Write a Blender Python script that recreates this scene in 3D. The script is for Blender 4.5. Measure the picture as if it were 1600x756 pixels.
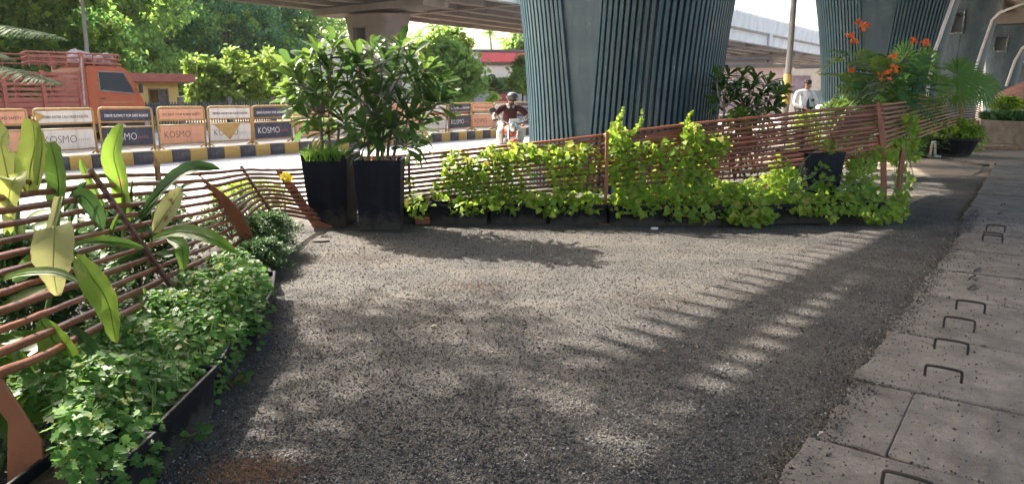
import bpy, bmesh, math, random
import numpy as np
from mathutils import Vector, Matrix, Euler

sc = bpy.context.scene
for o in list(bpy.data.objects):
    bpy.data.objects.remove(o)
COL = sc.collection
R = random.Random(11)
NR = np.random.RandomState(11)
rad = math.radians
V3 = Vector

# ------------------------------------------------------------------ camera
F, HZ, CAMH = 1120.0, 230.0, 1.55           # focal length in photo pixels, horizon above centre, eye height
TH = math.atan(HZ / F)
cam_d = bpy.data.cameras.new('camera')
cam_d.sensor_fit = 'HORIZONTAL'
cam_d.sensor_width = 36.0
cam_d.lens = 36.0 * F / 1600.0
cam_d.clip_start = 0.05
cam_d.clip_end = 3000
cam = bpy.data.objects.new('camera', cam_d)
COL.objects.link(cam)
cam.location = (0, 0, CAMH)
cam.rotation_euler = (math.pi / 2 - TH, 0, 0)
sc.camera = cam

# ------------------------------------------------------------------ light
SUN_B, SUN_E = rad(-50), rad(41)            # bearing (from +Y towards +X) and elevation
w = bpy.data.worlds.new('World')
sc.world = w
w.use_nodes = True
nt = w.node_tree
sky = nt.nodes.new('ShaderNodeTexSky')
sky.sky_type = 'NISHITA'
sky.sun_disc = False
sky.sun_elevation = SUN_E
sky.sun_rotation = SUN_B
sky.air_density = 1.3
sky.dust_density = 5.0
sky.ozone_density = 1.0
nt.links.new(sky.outputs[0], nt.nodes['Background'].inputs[0])
nt.nodes['Background'].inputs[1].default_value = 0.15
sl = bpy.data.lights.new('sun', 'SUN')
sl.energy = 3.8
sl.angle = rad(0.53)
sl.color = (1.0, 0.91, 0.78)
so = bpy.data.objects.new('sun', sl)
COL.objects.link(so)
sdir = V3((math.sin(SUN_B) * math.cos(SUN_E), math.cos(SUN_B) * math.cos(SUN_E), math.sin(SUN_E)))
so.rotation_euler = sdir.to_track_quat('Z', 'Y').to_euler()
so.location = sdir * 60
sc.view_settings.view_transform = 'Standard'
sc.view_settings.look = 'None'
sc.view_settings.exposure = 2.1
sc.view_settings.gamma = 1.0
sc.cycles.max_bounces = 8
sc.cycles.transparent_max_bounces = 8
sc.cycles.caustics_reflective = False
sc.cycles.caustics_refractive = False

# ------------------------------------------------------------------ layout helpers
def ray(u, v):
    dx, dy = (u - 800) / F, (378 - v) / F
    c, s = math.cos(TH), math.sin(TH)
    return V3((dx, c + dy * s, -s + dy * c))
def gp(u, v, z=0.0):                        # where the line of sight meets height z
    r = ray(u, v)
    return V3((0, 0, CAMH)) + r * ((z - CAMH) / r.z)
def at(u, v, y):                            # the point at depth y
    r = ray(u, v)
    return V3((0, 0, CAMH)) + r * (y / r.y)
RB = rad(36.6)                              # bearing of the road
D = V3((math.sin(RB), math.cos(RB), 0))
N = V3((-math.cos(RB), math.sin(RB), 0))
ROADZ = math.pi / 2 - RB                    # z-rotation that turns local X into D
def rp(s, n, z=0.0):
    return D * s + N * n + V3((0, 0, z))
def lerp(a, b, t):
    return a + (b - a) * t
def catmull(P, k):
    out = []
    n = len(P)
    for i in range(n - 1):
        p0, p1, p2, p3 = P[max(i - 1, 0)], P[i], P[i + 1], P[min(i + 2, n - 1)]
        for j in range(k):
            t = j / k
            out.append(0.5 * ((2 * p1) + (p2 - p0) * t + (2 * p0 - 5 * p1 + 4 * p2 - p3) * t * t + (3 * p1 - p0 - 3 * p2 + p3) * t ** 3))
    out.append(P[-1].copy())
    return out

# ------------------------------------------------------------------ objects
def props(o, label=None, cat=None, group=None, kind=None):
    if label: o['label'] = label
    if cat: o['category'] = cat
    if group: o['group'] = group
    if kind: o['kind'] = kind
    return o
def thing(name, label, cat, loc=(0, 0, 0), rz=0.0, group=None):
    o = bpy.data.objects.new(name, None)
    COL.objects.link(o)
    o.location = loc
    o.rotation_euler = (0, 0, rz)
    o.empty_display_size = 0.1
    return props(o, label, cat, group)
def link(name, me, parent=None):
    o = bpy.data.objects.new(name, me)
    COL.objects.link(o)
    if parent is not None: o.parent = parent
    return o
def copy_tree(o, parent=None):
    c = o.copy()
    COL.objects.link(c)
    if parent is not None: c.parent = parent
    for ch in list(o.children):
        copy_tree(ch, c)
    return c
def wloc(p):
    l = V3((0, 0, 0))
    while p is not None:
        l += p.location
        p = p.parent
    return l

class MB:
    """collects shapes, then links them as one mesh object"""
    def __init__(s):
        s.v, s.f, s.m = [], [], []
    def add(s, vs, fs, mi=0):
        b = len(s.v)
        s.v.extend([tuple(p) for p in vs])
        s.f.extend([tuple(i + b for i in f) for f in fs])
        s.m.extend([mi] * len(fs))
        return s
    def box(s, c, size, rot=None, mi=0, taper=1.0):
        hx, hy, hz = size[0] / 2, size[1] / 2, size[2] / 2
        vs = []
        for z, k in ((-hz, taper), (hz, 1.0)):
            for x, y in ((-hx, -hy), (hx, -hy), (hx, hy), (-hx, hy)):
                p = V3((x * k, y * k, z))
                if rot is not None: p = rot @ p
                vs.append(V3(c) + p)
        return s.add(vs, [(3, 2, 1, 0), (4, 5, 6, 7), (0, 1, 5, 4), (1, 2, 6, 5), (2, 3, 7, 6), (3, 0, 4, 7)], mi)
    def tube(s, P, r, n=8, mi=0, cap=True):
        P = [V3(p) for p in P]
        rs = r if isinstance(r, (list, tuple)) else [r] * len(P)
        vs, fs = [], []
        up = None
        for i, p in enumerate(P):
            t = (P[min(i + 1, len(P) - 1)] - P[max(i - 1, 0)])
            if t.length < 1e-9: t = V3((0, 0, 1))
            t.normalize()
            if up is None:
                up = V3((0, 0, 1)) if abs(t.z) < 0.9 else V3((1, 0, 0))
            a = up - t * up.dot(t)
            if a.length < 1e-6: a = t.orthogonal()
            a.normalize()
            b = t.cross(a)
            up = a
            for k in range(n):
                q = 2 * math.pi * k / n
                vs.append(p + (a * math.cos(q) + b * math.sin(q)) * rs[i])
        for i in range(len(P) - 1):
            for k in range(n):
                fs.append((i * n + k, i * n + (k + 1) % n, (i + 1) * n + (k + 1) % n, (i + 1) * n + k))
        if cap:
            fs.append(tuple(range(n - 1, -1, -1)))
            fs.append(tuple((len(P) - 1) * n + k for k in range(n)))
        return s.add(vs, fs, mi)
    def lathe(s, c, prof, n=16, mi=0, axis=None):
        vs, fs = [], []
        M = axis if axis is not None else Matrix.Identity(3)
        for r, z in prof:
            for k in range(n):
                q = 2 * math.pi * k / n
                vs.append(V3(c) + M @ V3((r * math.cos(q), r * math.sin(q), z)))
        for i in range(len(prof) - 1):
            for k in range(n):
                fs.append((i * n + k, i * n + (k + 1) % n, (i + 1) * n + (k + 1) % n, (i + 1) * n + k))
        fs.append(tuple(range(n - 1, -1, -1)))
        fs.append(tuple((len(prof) - 1) * n + k for k in range(n)))
        return s.add(vs, fs, mi)
    def ball(s, c, r, n=10, m=7, mi=0, rot=None):
        rx, ry, rz_ = (r, r, r) if not isinstance(r, (tuple, list)) else r
        vs, fs = [], []
        for j in range(m + 1):
            ph = math.pi * j / m
            for k in range(n):
                q = 2 * math.pi * k / n
                p = V3((rx * math.sin(ph) * math.cos(q), ry * math.sin(ph) * math.sin(q), -rz_ * math.cos(ph)))
                if rot is not None: p = rot @ p
                vs.append(V3(c) + p)
        for j in range(m):
            for k in range(n):
                fs.append((j * n + k, j * n + (k + 1) % n, (j + 1) * n + (k + 1) % n, (j + 1) * n + k))
        return s.add(vs, fs, mi)
    def prism(s, poly, off, mi=0):
        """extrudes a closed 3D polygon by the vector off"""
        n = len(poly)
        off = V3(off)
        vs = [V3(p) for p in poly] + [V3(p) + off for p in poly]
        nrm = V3((0, 0, 0))
        for i in range(n):
            nrm += V3(poly[i]).cross(V3(poly[(i + 1) % n]))
        fs = [tuple(range(n)), tuple(range(2 * n - 1, n - 1, -1))]
        for i in range(n):
            fs.append((i, i + n, (i + 1) % n + n, (i + 1) % n))
        if nrm.dot(off) > 0:
            fs = [tuple(reversed(f)) for f in fs]
        return s.add(vs, fs, mi)
    def mesh(s, name, mats, smooth=False, off=None, bevel=0.0, seg=1):
        me = bpy.data.meshes.new(name)
        vs = s.v if off is None else [(a - off[0], b - off[1], c - off[2]) for a, b, c in s.v]
        me.from_pydata(vs, [], s.f)
        for mt in (mats if isinstance(mats, (list, tuple)) else [mats]):
            me.materials.append(mt)
        if any(s.m):
            me.polygons.foreach_set('material_index', s.m)
        if bevel > 0:
            bm = bmesh.new()
            bm.from_mesh(me)
            bmesh.ops.remove_doubles(bm, verts=bm.verts, dist=1e-5)
            es = [e for e in bm.edges if len(e.link_faces) == 2 and e.calc_face_angle(0) > 0.5]
            bmesh.ops.bevel(bm, geom=es, offset=bevel, segments=seg, affect='EDGES', profile=0.6)
            bm.to_mesh(me)
            bm.free()
        if smooth:
            me.polygons.foreach_set('use_smooth', [True] * len(me.polygons))
        me.update()
        return me
    def build(s, name, mats, parent=None, smooth=False, bevel=0.0, seg=1, world=True):
        off = wloc(parent) if (parent is not None and world) else None
        return link(name, s.mesh(name, mats, smooth, off, bevel, seg), parent)

def np_mesh(name, V, Fc, mat, smooth=False):
    """V (n,3), Fc (m,k): one mesh of m k-gons"""
    V = np.asarray(V, dtype=np.float32)
    Fc = np.asarray(Fc, dtype=np.int32)
    me = bpy.data.meshes.new(name)
    m, k = Fc.shape
    me.vertices.add(len(V))
    me.vertices.foreach_set('co', V.ravel())
    me.loops.add(m * k)
    me.loops.foreach_set('vertex_index', Fc.ravel())
    me.polygons.add(m)
    me.polygons.foreach_set('loop_start', np.arange(m, dtype=np.int32) * k)
    me.polygons.foreach_set('use_smooth', np.full(m, smooth))
    me.materials.append(mat)
    me.update(calc_edges=True)
    return me
def frames(Y, Z):
    """rotation matrices (n,3,3) with columns X,Y,Z from directions Y and rough normals Z"""
    Y = Y / (np.linalg.norm(Y, axis=1, keepdims=True) + 1e-9)
    X = np.cross(Y, Z)
    X /= (np.linalg.norm(X, axis=1, keepdims=True) + 1e-9)
    Z = np.cross(X, Y)
    return np.stack([X, Y, Z], axis=2)
def spread(tv, tf, P, Rm, S):
    """copies of a template (tv, tf) at points P with rotations Rm and scales S"""
    tv = np.asarray(tv, float)
    tf = np.asarray(tf, int)
    n = len(P)
    S = np.asarray(S, float)
    if S.ndim == 1: S = S[:, None]
    V = np.einsum('nij,nkj->nki', Rm, tv[None] * S[:, None, :]) + P[:, None, :]
    Fc = tf[None] + (np.arange(n) * len(tv))[:, None, None]
    return V.reshape(-1, 3), Fc.reshape(-1, tf.shape[1])
def unit(n):
    a = NR.normal(size=(n, 3))
    return a / np.linalg.norm(a, axis=1, keepdims=True)

# ------------------------------------------------------------------ materials
def newmat(name):
    m = bpy.data.materials.new(name)
    m.use_nodes = True
    return m, m.node_tree, m.node_tree.nodes, m.node_tree.links, m.node_tree.nodes['Principled BSDF']
def ramp(ns, stops):
    r = ns.new('ShaderNodeValToRGB')
    e = r.color_ramp.elements
    while len(e) > 1: e.remove(e[-1])
    for i, (p, c) in enumerate(stops):
        x = e[0] if i == 0 else e.new(p)
        x.position = p
        x.color = (*c, 1)
    return r
def mat(name, c1, c2=None, scale=6.0, rough=0.7, metal=0.0, bump=0.0, bscale=60.0, detail=6.0, stain=None, sscale=2.0, samt=0.55, obj_var=0.0, coord='Object', spec=0.5, chip=None, streak=None, base=None, grain=0.0):
    """two-tone noise paint or stone, optional dark stains, fine bump"""
    m, t, ns, ls, p = newmat(name)
    tc = ns.new('ShaderNodeTexCoord')
    nz = ns.new('ShaderNodeTexNoise')
    nz.inputs['Scale'].default_value = scale
    nz.inputs['Detail'].default_value = detail
    nz.inputs['Roughness'].default_value = 0.62
    ls.new(tc.outputs[coord], nz.inputs['Vector'])
    rp_ = ramp(ns, [(0.32, c1), (0.68, c2 or c1)])
    ls.new(nz.outputs[0], rp_.inputs[0])
    col = rp_.outputs[0]
    if stain:
        n2 = ns.new('ShaderNodeTexNoise')
        n2.inputs['Scale'].default_value = sscale
        n2.inputs['Detail'].default_value = 8
        n2.inputs['Roughness'].default_value = 0.7
        ls.new(tc.outputs[coord], n2.inputs['Vector'])
        r2 = ramp(ns, [(0.5, (0, 0, 0)), (0.72, (samt,) * 3)])
        ls.new(n2.outputs[0], r2.inputs[0])
        mx = ns.new('ShaderNodeMixRGB')
        ls.new(r2.outputs[0], mx.inputs[0])
        ls.new(col, mx.inputs[1])
        mx.inputs[2].default_value = (*stain, 1)
        col = mx.outputs[0]
    if obj_var:
        oi = ns.new('ShaderNodeObjectInfo')
        mr = ns.new('ShaderNodeMapRange')
        mr.inputs[3].default_value = 1 - obj_var
        mr.inputs[4].default_value = 1 + obj_var
        ls.new(oi.outputs['Random'], mr.inputs[0])
        hs = ns.new('ShaderNodeHueSaturation')
        ls.new(mr.outputs[0], hs.inputs['Value'])
        ls.new(col, hs.inputs['Color'])
        col = hs.outputs[0]
    if grain:
        n9 = ns.new('ShaderNodeTexNoise'); n9.inputs['Scale'].default_value = 130; n9.inputs['Detail'].default_value = 6; n9.inputs['Roughness'].default_value = 0.8
        ls.new(tc.outputs[coord], n9.inputs['Vector'])
        m9 = ns.new('ShaderNodeMapRange'); m9.inputs[1].default_value = 0.36; m9.inputs[2].default_value = 0.64; m9.inputs[3].default_value = 1 - grain; m9.inputs[4].default_value = 1 + grain
        ls.new(n9.outputs[0], m9.inputs[0])
        h9 = ns.new('ShaderNodeHueSaturation'); ls.new(m9.outputs[0], h9.inputs['Value']); ls.new(col, h9.inputs['Color'])
        col = h9.outputs[0]
    if streak:                               # rain streaks running down
        mp = ns.new('ShaderNodeMapping'); mp.inputs['Scale'].default_value = (5, 5, 0.28)
        ls.new(tc.outputs[coord], mp.inputs[0])
        n6 = ns.new('ShaderNodeTexNoise'); n6.inputs['Scale'].default_value = 1.6; n6.inputs['Detail'].default_value = 7; n6.inputs['Roughness'].default_value = 0.65
        ls.new(mp.outputs[0], n6.inputs['Vector'])
        r6 = ramp(ns, [(0.5, (0, 0, 0)), (0.68, (0.6,) * 3)]); ls.new(n6.outputs[0], r6.inputs[0])
        m6 = ns.new('ShaderNodeMixRGB'); ls.new(r6.outputs[0], m6.inputs[0]); ls.new(col, m6.inputs[1]); m6.inputs[2].default_value = (*streak, 1)
        col = m6.outputs[0]
    if base:                                 # mud splashed up from the ground: (colour, height)
        sz = ns.new('ShaderNodeSeparateXYZ'); ls.new(tc.outputs[coord], sz.inputs[0])
        n7 = ns.new('ShaderNodeTexNoise'); n7.inputs['Scale'].default_value = 9; n7.inputs['Detail'].default_value = 8
        ls.new(tc.outputs[coord], n7.inputs['Vector'])
        mz = ns.new('ShaderNodeMapRange'); mz.inputs[1].default_value = 0; mz.inputs[2].default_value = base[1]; mz.inputs[3].default_value = 0.42; mz.inputs[4].default_value = -0.15
        ls.new(sz.outputs[2], mz.inputs[0])
        az = ns.new('ShaderNodeMath'); az.operation = 'ADD'; ls.new(mz.outputs[0], az.inputs[0]); ls.new(n7.outputs[0], az.inputs[1])
        r7 = ramp(ns, [(0.52, (0, 0, 0)), (0.8, (0.75,) * 3)]); ls.new(az.outputs[0], r7.inputs[0])
        m7 = ns.new('ShaderNodeMixRGB'); ls.new(r7.outputs[0], m7.inputs[0]); ls.new(col, m7.inputs[1]); m7.inputs[2].default_value = (*base[0], 1)
        col = m7.outputs[0]
    if chip:                                 # small flecks where the paint has come off
        n4 = ns.new('ShaderNodeTexNoise')
        n4.inputs['Scale'].default_value = 16
        n4.inputs['Detail'].default_value = 9
        n4.inputs['Roughness'].default_value = 0.75
        ls.new(tc.outputs[coord], n4.inputs['Vector'])
        r4 = ramp(ns, [(0.655, (0, 0, 0)), (0.69, (0.85,) * 3)])
        ls.new(n4.outputs[0], r4.inputs[0])
        m4 = ns.new('ShaderNodeMixRGB')
        ls.new(r4.outputs[0], m4.inputs[0]); ls.new(col, m4.inputs[1])
        m4.inputs[2].default_value = (*chip, 1)
        col = m4.outputs[0]
    ls.new(col, p.inputs['Base Color'])
    p.inputs['Roughness'].default_value = rough
    p.inputs['Specular IOR Level'].default_value = spec
    p.inputs['Metallic'].default_value = metal
    if bump:
        n3 = ns.new('ShaderNodeTexNoise')
        n3.inputs['Scale'].default_value = bscale
        n3.inputs['Detail'].default_value = 5
        ls.new(tc.outputs[coord], n3.inputs['Vector'])
        b = ns.new('ShaderNodeBump')
        b.inputs['Strength'].default_value = bump
        b.inputs['Distance'].default_value = 0.01
        ls.new(n3.outputs[0], b.inputs['Height'])
        ls.new(b.outputs[0], p.inputs['Normal'])
    return m
def leafmat(name, cols, rough=0.45, transl=0.4, tint=1.35, mott=0.25, mscale=14.0, tip=None, hue=0.487, veins=False):
    """leaf with a colour of its own per leaf, mottling and light passing through"""
    m, t, ns, ls, p = newmat(name)
    oi = ns.new('ShaderNodeObjectInfo')
    ge = ns.new('ShaderNodeNewGeometry')
    ad = ns.new('ShaderNodeMath'); ad.operation = 'ADD'
    fr = ns.new('ShaderNodeMath'); fr.operation = 'FRACT'
    ls.new(oi.outputs['Random'], ad.inputs[0])
    ls.new(ge.outputs['Random Per Island'], ad.inputs[1])
    ls.new(ad.outputs[0], fr.inputs[0])
    k = len(cols)
    rp_ = ramp(ns, [(i / max(k - 1, 1), c) for i, c in enumerate(cols)])
    ls.new(fr.outputs[0], rp_.inputs[0])
    tc = ns.new('ShaderNodeTexCoord')
    nz = ns.new('ShaderNodeTexNoise')
    nz.inputs['Scale'].default_value = mscale
    nz.inputs['Detail'].default_value = 4
    ls.new(tc.outputs['Object'], nz.inputs['Vector'])
    mr = ns.new('ShaderNodeMapRange')
    mr.inputs[1].default_value = 0.3; mr.inputs[2].default_value = 0.7
    mr.inputs[3].default_value = 1 - mott; mr.inputs[4].default_value = 1 + mott
    ls.new(nz.outputs[0], mr.inputs[0])
    hs = ns.new('ShaderNodeHueSaturation')
    ls.new(mr.outputs[0], hs.inputs['Value'])
    ls.new(rp_.outputs[0], hs.inputs['Color'])
    col = hs.outputs[0]
    if veins:                                # side veins and a dry rim, laid out along the blade
        at_ = ns.new('ShaderNodeAttribute'); at_.attribute_name = 'blade'
        sx = ns.new('ShaderNodeSeparateXYZ'); ls.new(at_.outputs['Vector'], sx.inputs[0])
        ab = ns.new('ShaderNodeMath'); ab.operation = 'ABSOLUTE'; ls.new(sx.outputs[0], ab.inputs[0])
        m1 = ns.new('ShaderNodeMath'); m1.operation = 'MULTIPLY'; m1.inputs[1].default_value = 260.0; ls.new(sx.outputs[1], m1.inputs[0])
        m2 = ns.new('ShaderNodeMath'); m2.operation = 'MULTIPLY_ADD'; m2.inputs[1].default_value = -38.0; ls.new(ab.outputs[0], m2.inputs[0]); ls.new(m1.outputs[0], m2.inputs[2])
        sn = ns.new('ShaderNodeMath'); sn.operation = 'SINE'; ls.new(m2.outputs[0], sn.inputs[0])
        mv = ns.new('ShaderNodeMapRange'); mv.inputs[1].default_value = -1; mv.inputs[3].default_value = 0.93; mv.inputs[4].default_value = 1.05
        ls.new(sn.outputs[0], mv.inputs[0])
        h3 = ns.new('ShaderNodeHueSaturation'); ls.new(mv.outputs[0], h3.inputs['Value']); ls.new(col, h3.inputs['Color'])
        col = h3.outputs[0]
        bv = ns.new('ShaderNodeBump'); bv.inputs['Strength'].default_value = 0.14; bv.inputs['Distance'].default_value = 0.004
        ls.new(sn.outputs[0], bv.inputs['Height']); ls.new(bv.outputs[0], p.inputs['Normal'])
        n5 = ns.new('ShaderNodeTexNoise'); n5.inputs['Scale'].default_value = 30; n5.inputs['Detail'].default_value = 5
        ls.new(tc.outputs['Object'], n5.inputs['Vector'])
        mxm = ns.new('ShaderNodeMath'); mxm.operation = 'MAXIMUM'; ls.new(ab.outputs[0], mxm.inputs[0]); ls.new(sx.outputs[1], mxm.inputs[1])
        ad5 = ns.new('ShaderNodeMath'); ad5.operation = 'MULTIPLY_ADD'; ad5.inputs[1].default_value = 0.34; ls.new(n5.outputs[0], ad5.inputs[0]); ls.new(mxm.outputs[0], ad5.inputs[2])
        mr5 = ns.new('ShaderNodeMapRange'); mr5.inputs[1].default_value = 1.14; mr5.inputs[2].default_value = 1.2
        ls.new(ad5.outputs[0], mr5.inputs[0])
        mx5 = ns.new('ShaderNodeMixRGB'); ls.new(mr5.outputs[0], mx5.inputs[0]); ls.new(col, mx5.inputs[1]); mx5.inputs[2].default_value = (0.26, 0.15, 0.07, 1)
        col = mx5.outputs[0]
    if tip:                                  # dry brown blotches that belong to the leaf
        n2 = ns.new('ShaderNodeTexNoise')
        n2.inputs['Scale'].default_value = 9
        n2.inputs['Detail'].default_value = 6
        ls.new(tc.outputs['Object'], n2.inputs['Vector'])
        r2 = ramp(ns, [(0.6, (0, 0, 0)), (0.68, (1, 1, 1))])
        ls.new(n2.outputs[0], r2.inputs[0])
        mx = ns.new('ShaderNodeMixRGB')
        ls.new(r2.outputs[0], mx.inputs[0]); ls.new(col, mx.inputs[1])
        mx.inputs[2].default_value = (*tip, 1)
        col = mx.outputs[0]
    ls.new(col, p.inputs['Base Color'])
    p.inputs['Roughness'].default_value = rough
    p.inputs['Specular IOR Level'].default_value = 0.3
    h2 = ns.new('ShaderNodeHueSaturation')
    h2.inputs['Value'].default_value = tint
    h2.inputs['Hue'].default_value = hue
    ls.new(col, h2.inputs['Color'])
    tr = ns.new('ShaderNodeBsdfTranslucent')
    ls.new(h2.outputs[0], tr.inputs[0])
    mx = ns.new('ShaderNodeMixShader')
    mx.inputs[0].default_value = transl
    ls.new(p.outputs[0], mx.inputs[1])
    ls.new(tr.outputs[0], mx.inputs[2])
    ls.new(mx.outputs[0], ns['Material Output'].inputs[0])
    return m

M = {}
M['rod'] = mat('rod_paint', (0.19, 0.058, 0.033), (0.30, 0.105, 0.058), 9, 0.38, bump=0.35, bscale=40, obj_var=0.35, stain=(0.09, 0.04, 0.028), sscale=6, samt=0.7, chip=(0.34, 0.24, 0.17))
M['plate'] = mat('rust_plate', (0.235, 0.075, 0.03), (0.30, 0.105, 0.045), 3, 0.5, bump=0.1, bscale=90, stain=(0.09, 0.035, 0.02), sscale=4, samt=0.6)
M['bar'] = mat('brown_bar', (0.10, 0.04, 0.03), (0.17, 0.07, 0.045), 8, 0.5)
M['planter'] = mat('planter_black', (0.005, 0.006, 0.012), (0.009, 0.010, 0.018), 5, 0.55, spec=0.15, bump=0.06, bscale=120, stain=(0.045, 0.042, 0.04), sscale=6, samt=0.35, base=((0.075, 0.062, 0.05), 0.3), streak=(0.022, 0.022, 0.026))
M['trough'] = mat('trough_plastic', (0.006, 0.006, 0.009), (0.012, 0.012, 0.015), 6, 0.6, spec=0.2, bump=0.1, bscale=90, stain=(0.06, 0.052, 0.045), sscale=5, samt=0.45, base=((0.07, 0.058, 0.047), 0.16))
M['soil'] = mat('soil', (0.035, 0.022, 0.014), (0.08, 0.055, 0.035), 18, 0.95, bump=1.0, bscale=50)
M['pier'] = mat('pier_paint', (0.044, 0.078, 0.098), (0.066, 0.103, 0.124), 2.2, 0.5, bump=0.08, bscale=60, stain=(0.13, 0.17, 0.19), sscale=1.6, samt=0.6, streak=(0.03, 0.045, 0.055), chip=(0.4, 0.39, 0.38))
M['rib'] = mat('rib_paint', (0.03, 0.075, 0.10), (0.052, 0.112, 0.14), 3, 0.42, bump=0.06, bscale=60, stain=(0.05, 0.085, 0.11), sscale=2, samt=0.6, chip=(0.4, 0.39, 0.38), streak=(0.11, 0.13, 0.14))
M['chip'] = mat('chipped_plaster', (0.45, 0.44, 0.42), (0.62, 0.6, 0.57), 8, 0.8)
M['deck'] = mat('deck_concrete', (0.22, 0.19, 0.175), (0.31, 0.275, 0.25), 0.5, 0.85, bump=0.15, bscale=8, stain=(0.13, 0.11, 0.10), sscale=0.35, samt=0.7, coord='Object')
M['deck_pale'] = mat('parapet_concrete', (0.42, 0.42, 0.42), (0.52, 0.52, 0.51), 0.7, 0.85, stain=(0.27, 0.26, 0.25), sscale=0.5, samt=0.6)
M['kerb_y'] = mat('kerb_yellow', (0.42, 0.26, 0.07), (0.52, 0.34, 0.10), 5, 0.8, stain=(0.2, 0.14, 0.07), sscale=4, samt=0.6)
M['kerb_k'] = mat('kerb_black', (0.045, 0.04, 0.055), (0.075, 0.07, 0.08), 5, 0.8, stain=(0.17, 0.15, 0.14), sscale=4, samt=0.5)
M['kerb_top'] = mat('kerb_concrete', (0.085, 0.078, 0.07), (0.125, 0.115, 0.105), 4, 0.9, stain=(0.06, 0.055, 0.05), sscale=1.5)
M['steel_y'] = mat('barricade_yellow', (0.31, 0.185, 0.055), (0.40, 0.25, 0.08), 6, 0.55, stain=(0.16, 0.085, 0.04), sscale=5, samt=0.5)
M['b_orange'] = mat('board_orange', (0.55, 0.25, 0.15), (0.62, 0.31, 0.2), 3, 0.6, stain=(0.3, 0.16, 0.11), sscale=3, samt=0.6, streak=(0.36, 0.2, 0.14), grain=0.12)
M['b_white'] = mat('board_white', (0.55, 0.5, 0.48), (0.62, 0.58, 0.56), 3, 0.6, stain=(0.3, 0.26, 0.24), sscale=3, samt=0.6, streak=(0.38, 0.34, 0.31), grain=0.1)
M['b_navy'] = mat('board_navy', (0.016, 0.017, 0.045), (0.026, 0.028, 0.06), 3, 0.6, stain=(0.08, 0.07, 0.08), sscale=3, samt=0.6, streak=(0.05, 0.048, 0.07), grain=0.15)
M['ink'] = mat('ink_dark', (0.03, 0.025, 0.03), rough=0.6)
M['ink_w'] = mat('ink_white', (0.72, 0.7, 0.68), rough=0.6)
M['ink_r'] = mat('ink_red', (0.45, 0.12, 0.08), rough=0.6)
M['ink_g'] = mat('ink_grey', (0.35, 0.28, 0.25), rough=0.6)
M['t_red'] = mat('truck_paint', (0.36, 0.068, 0.018), (0.43, 0.095, 0.03), 3, 0.42, stain=(0.3, 0.13, 0.09), sscale=2, samt=0.5)
M['t_rail'] = mat('truck_rail', (0.28, 0.065, 0.04), (0.38, 0.11, 0.07), 5, 0.5, stain=(0.28, 0.14, 0.1), sscale=3)
M['glass'] = mat('dark_glass', (0.02, 0.03, 0.035), (0.03, 0.04, 0.05), 2, 0.08)
M['black'] = mat('black_rubber', (0.015, 0.015, 0.016), (0.03, 0.03, 0.03), 10, 0.7)
M['chrome'] = mat('bright_metal', (0.5, 0.5, 0.5), rough=0.25, metal=1.0)
M['grey'] = mat('grey_metal', (0.22, 0.22, 0.22), (0.3, 0.3, 0.3), 4, 0.5, metal=0.3)
M['wht'] = mat('white_paint', (0.62, 0.61, 0.59), (0.7, 0.69, 0.67), 4, 0.6, stain=(0.4, 0.37, 0.33), sscale=3, samt=0.4)
M['tarp'] = mat('tarp_bundle', (0.35, 0.2, 0.15), (0.5, 0.42, 0.4), 6, 0.85, bump=0.5, bscale=12)
M['booth'] = mat('booth_yellow', (0.62, 0.38, 0.10), (0.7, 0.47, 0.16), 1.5, 0.8, stain=(0.4, 0.26, 0.12), sscale=1)
M['booth_r'] = mat('booth_roof_red', (0.33, 0.085, 0.05), (0.4, 0.12, 0.08), 2, 0.7)
M['bark'] = mat('bark', (0.10, 0.075, 0.055), (0.2, 0.16, 0.125), 7, 0.9, bump=0.6, bscale=25)
M['bark_pale'] = mat('bark_pale', (0.15, 0.125, 0.10), (0.25, 0.21, 0.175), 9, 0.85, bump=0.4, bscale=30, stain=(0.14, 0.11, 0.08), sscale=6)
M['stem'] = mat('green_stem', (0.10, 0.16, 0.04), (0.16, 0.22, 0.06), 8, 0.6)
M['slab'] = mat('slab_concrete', (0.125, 0.11, 0.096), (0.235, 0.21, 0.185), 4.5, 0.92, bump=1.0, bscale=38, stain=(0.075, 0.064, 0.056), sscale=1.7, samt=0.9, grain=0.3, obj_var=0.14)
M['rebar'] = mat('rebar', (0.02, 0.017, 0.015), (0.045, 0.035, 0.028), 20, 0.7, bump=0.4, bscale=90)
M['wall'] = mat('white_wall', (0.6, 0.57, 0.53), (0.68, 0.65, 0.6), 0.4, 0.9, stain=(0.5, 0.46, 0.42), sscale=0.2)
M['redpanel'] = mat('red_panel', (0.55, 0.07, 0.08), (0.62, 0.11, 0.12), 0.5, 0.6)
M['blue'] = mat('blue_paint', (0.03, 0.12, 0.45), rough=0.6)
M['skin'] = mat('skin', (0.26, 0.13, 0.085), (0.32, 0.165, 0.11), 8, 0.55)
M['hair'] = mat('hair', (0.012, 0.01, 0.009), (0.025, 0.02, 0.018), 30, 0.5)
M['maroon'] = mat('maroon_cloth', (0.035, 0.006, 0.010), (0.055, 0.010, 0.015), 12, 0.85, bump=0.4, bscale=25)
M['shirt'] = mat('white_cloth', (0.62, 0.64, 0.68), (0.72, 0.73, 0.76), 10, 0.85, bump=0.4, bscale=25)
M['pale_cloth'] = mat('pale_trousers', (0.52, 0.5, 0.47), (0.62, 0.6, 0.57), 10, 0.85, bump=0.4, bscale=25)
M['dark_cloth'] = mat('dark_trousers', (0.015, 0.017, 0.022), (0.03, 0.032, 0.04), 10, 0.85)
M['navy_cloth'] = mat('navy_tie', (0.012, 0.02, 0.05), rough=0.6)
M['helmet'] = mat('helmet_grey', (0.05, 0.045, 0.043), (0.075, 0.068, 0.065), 4, 0.25)
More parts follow.
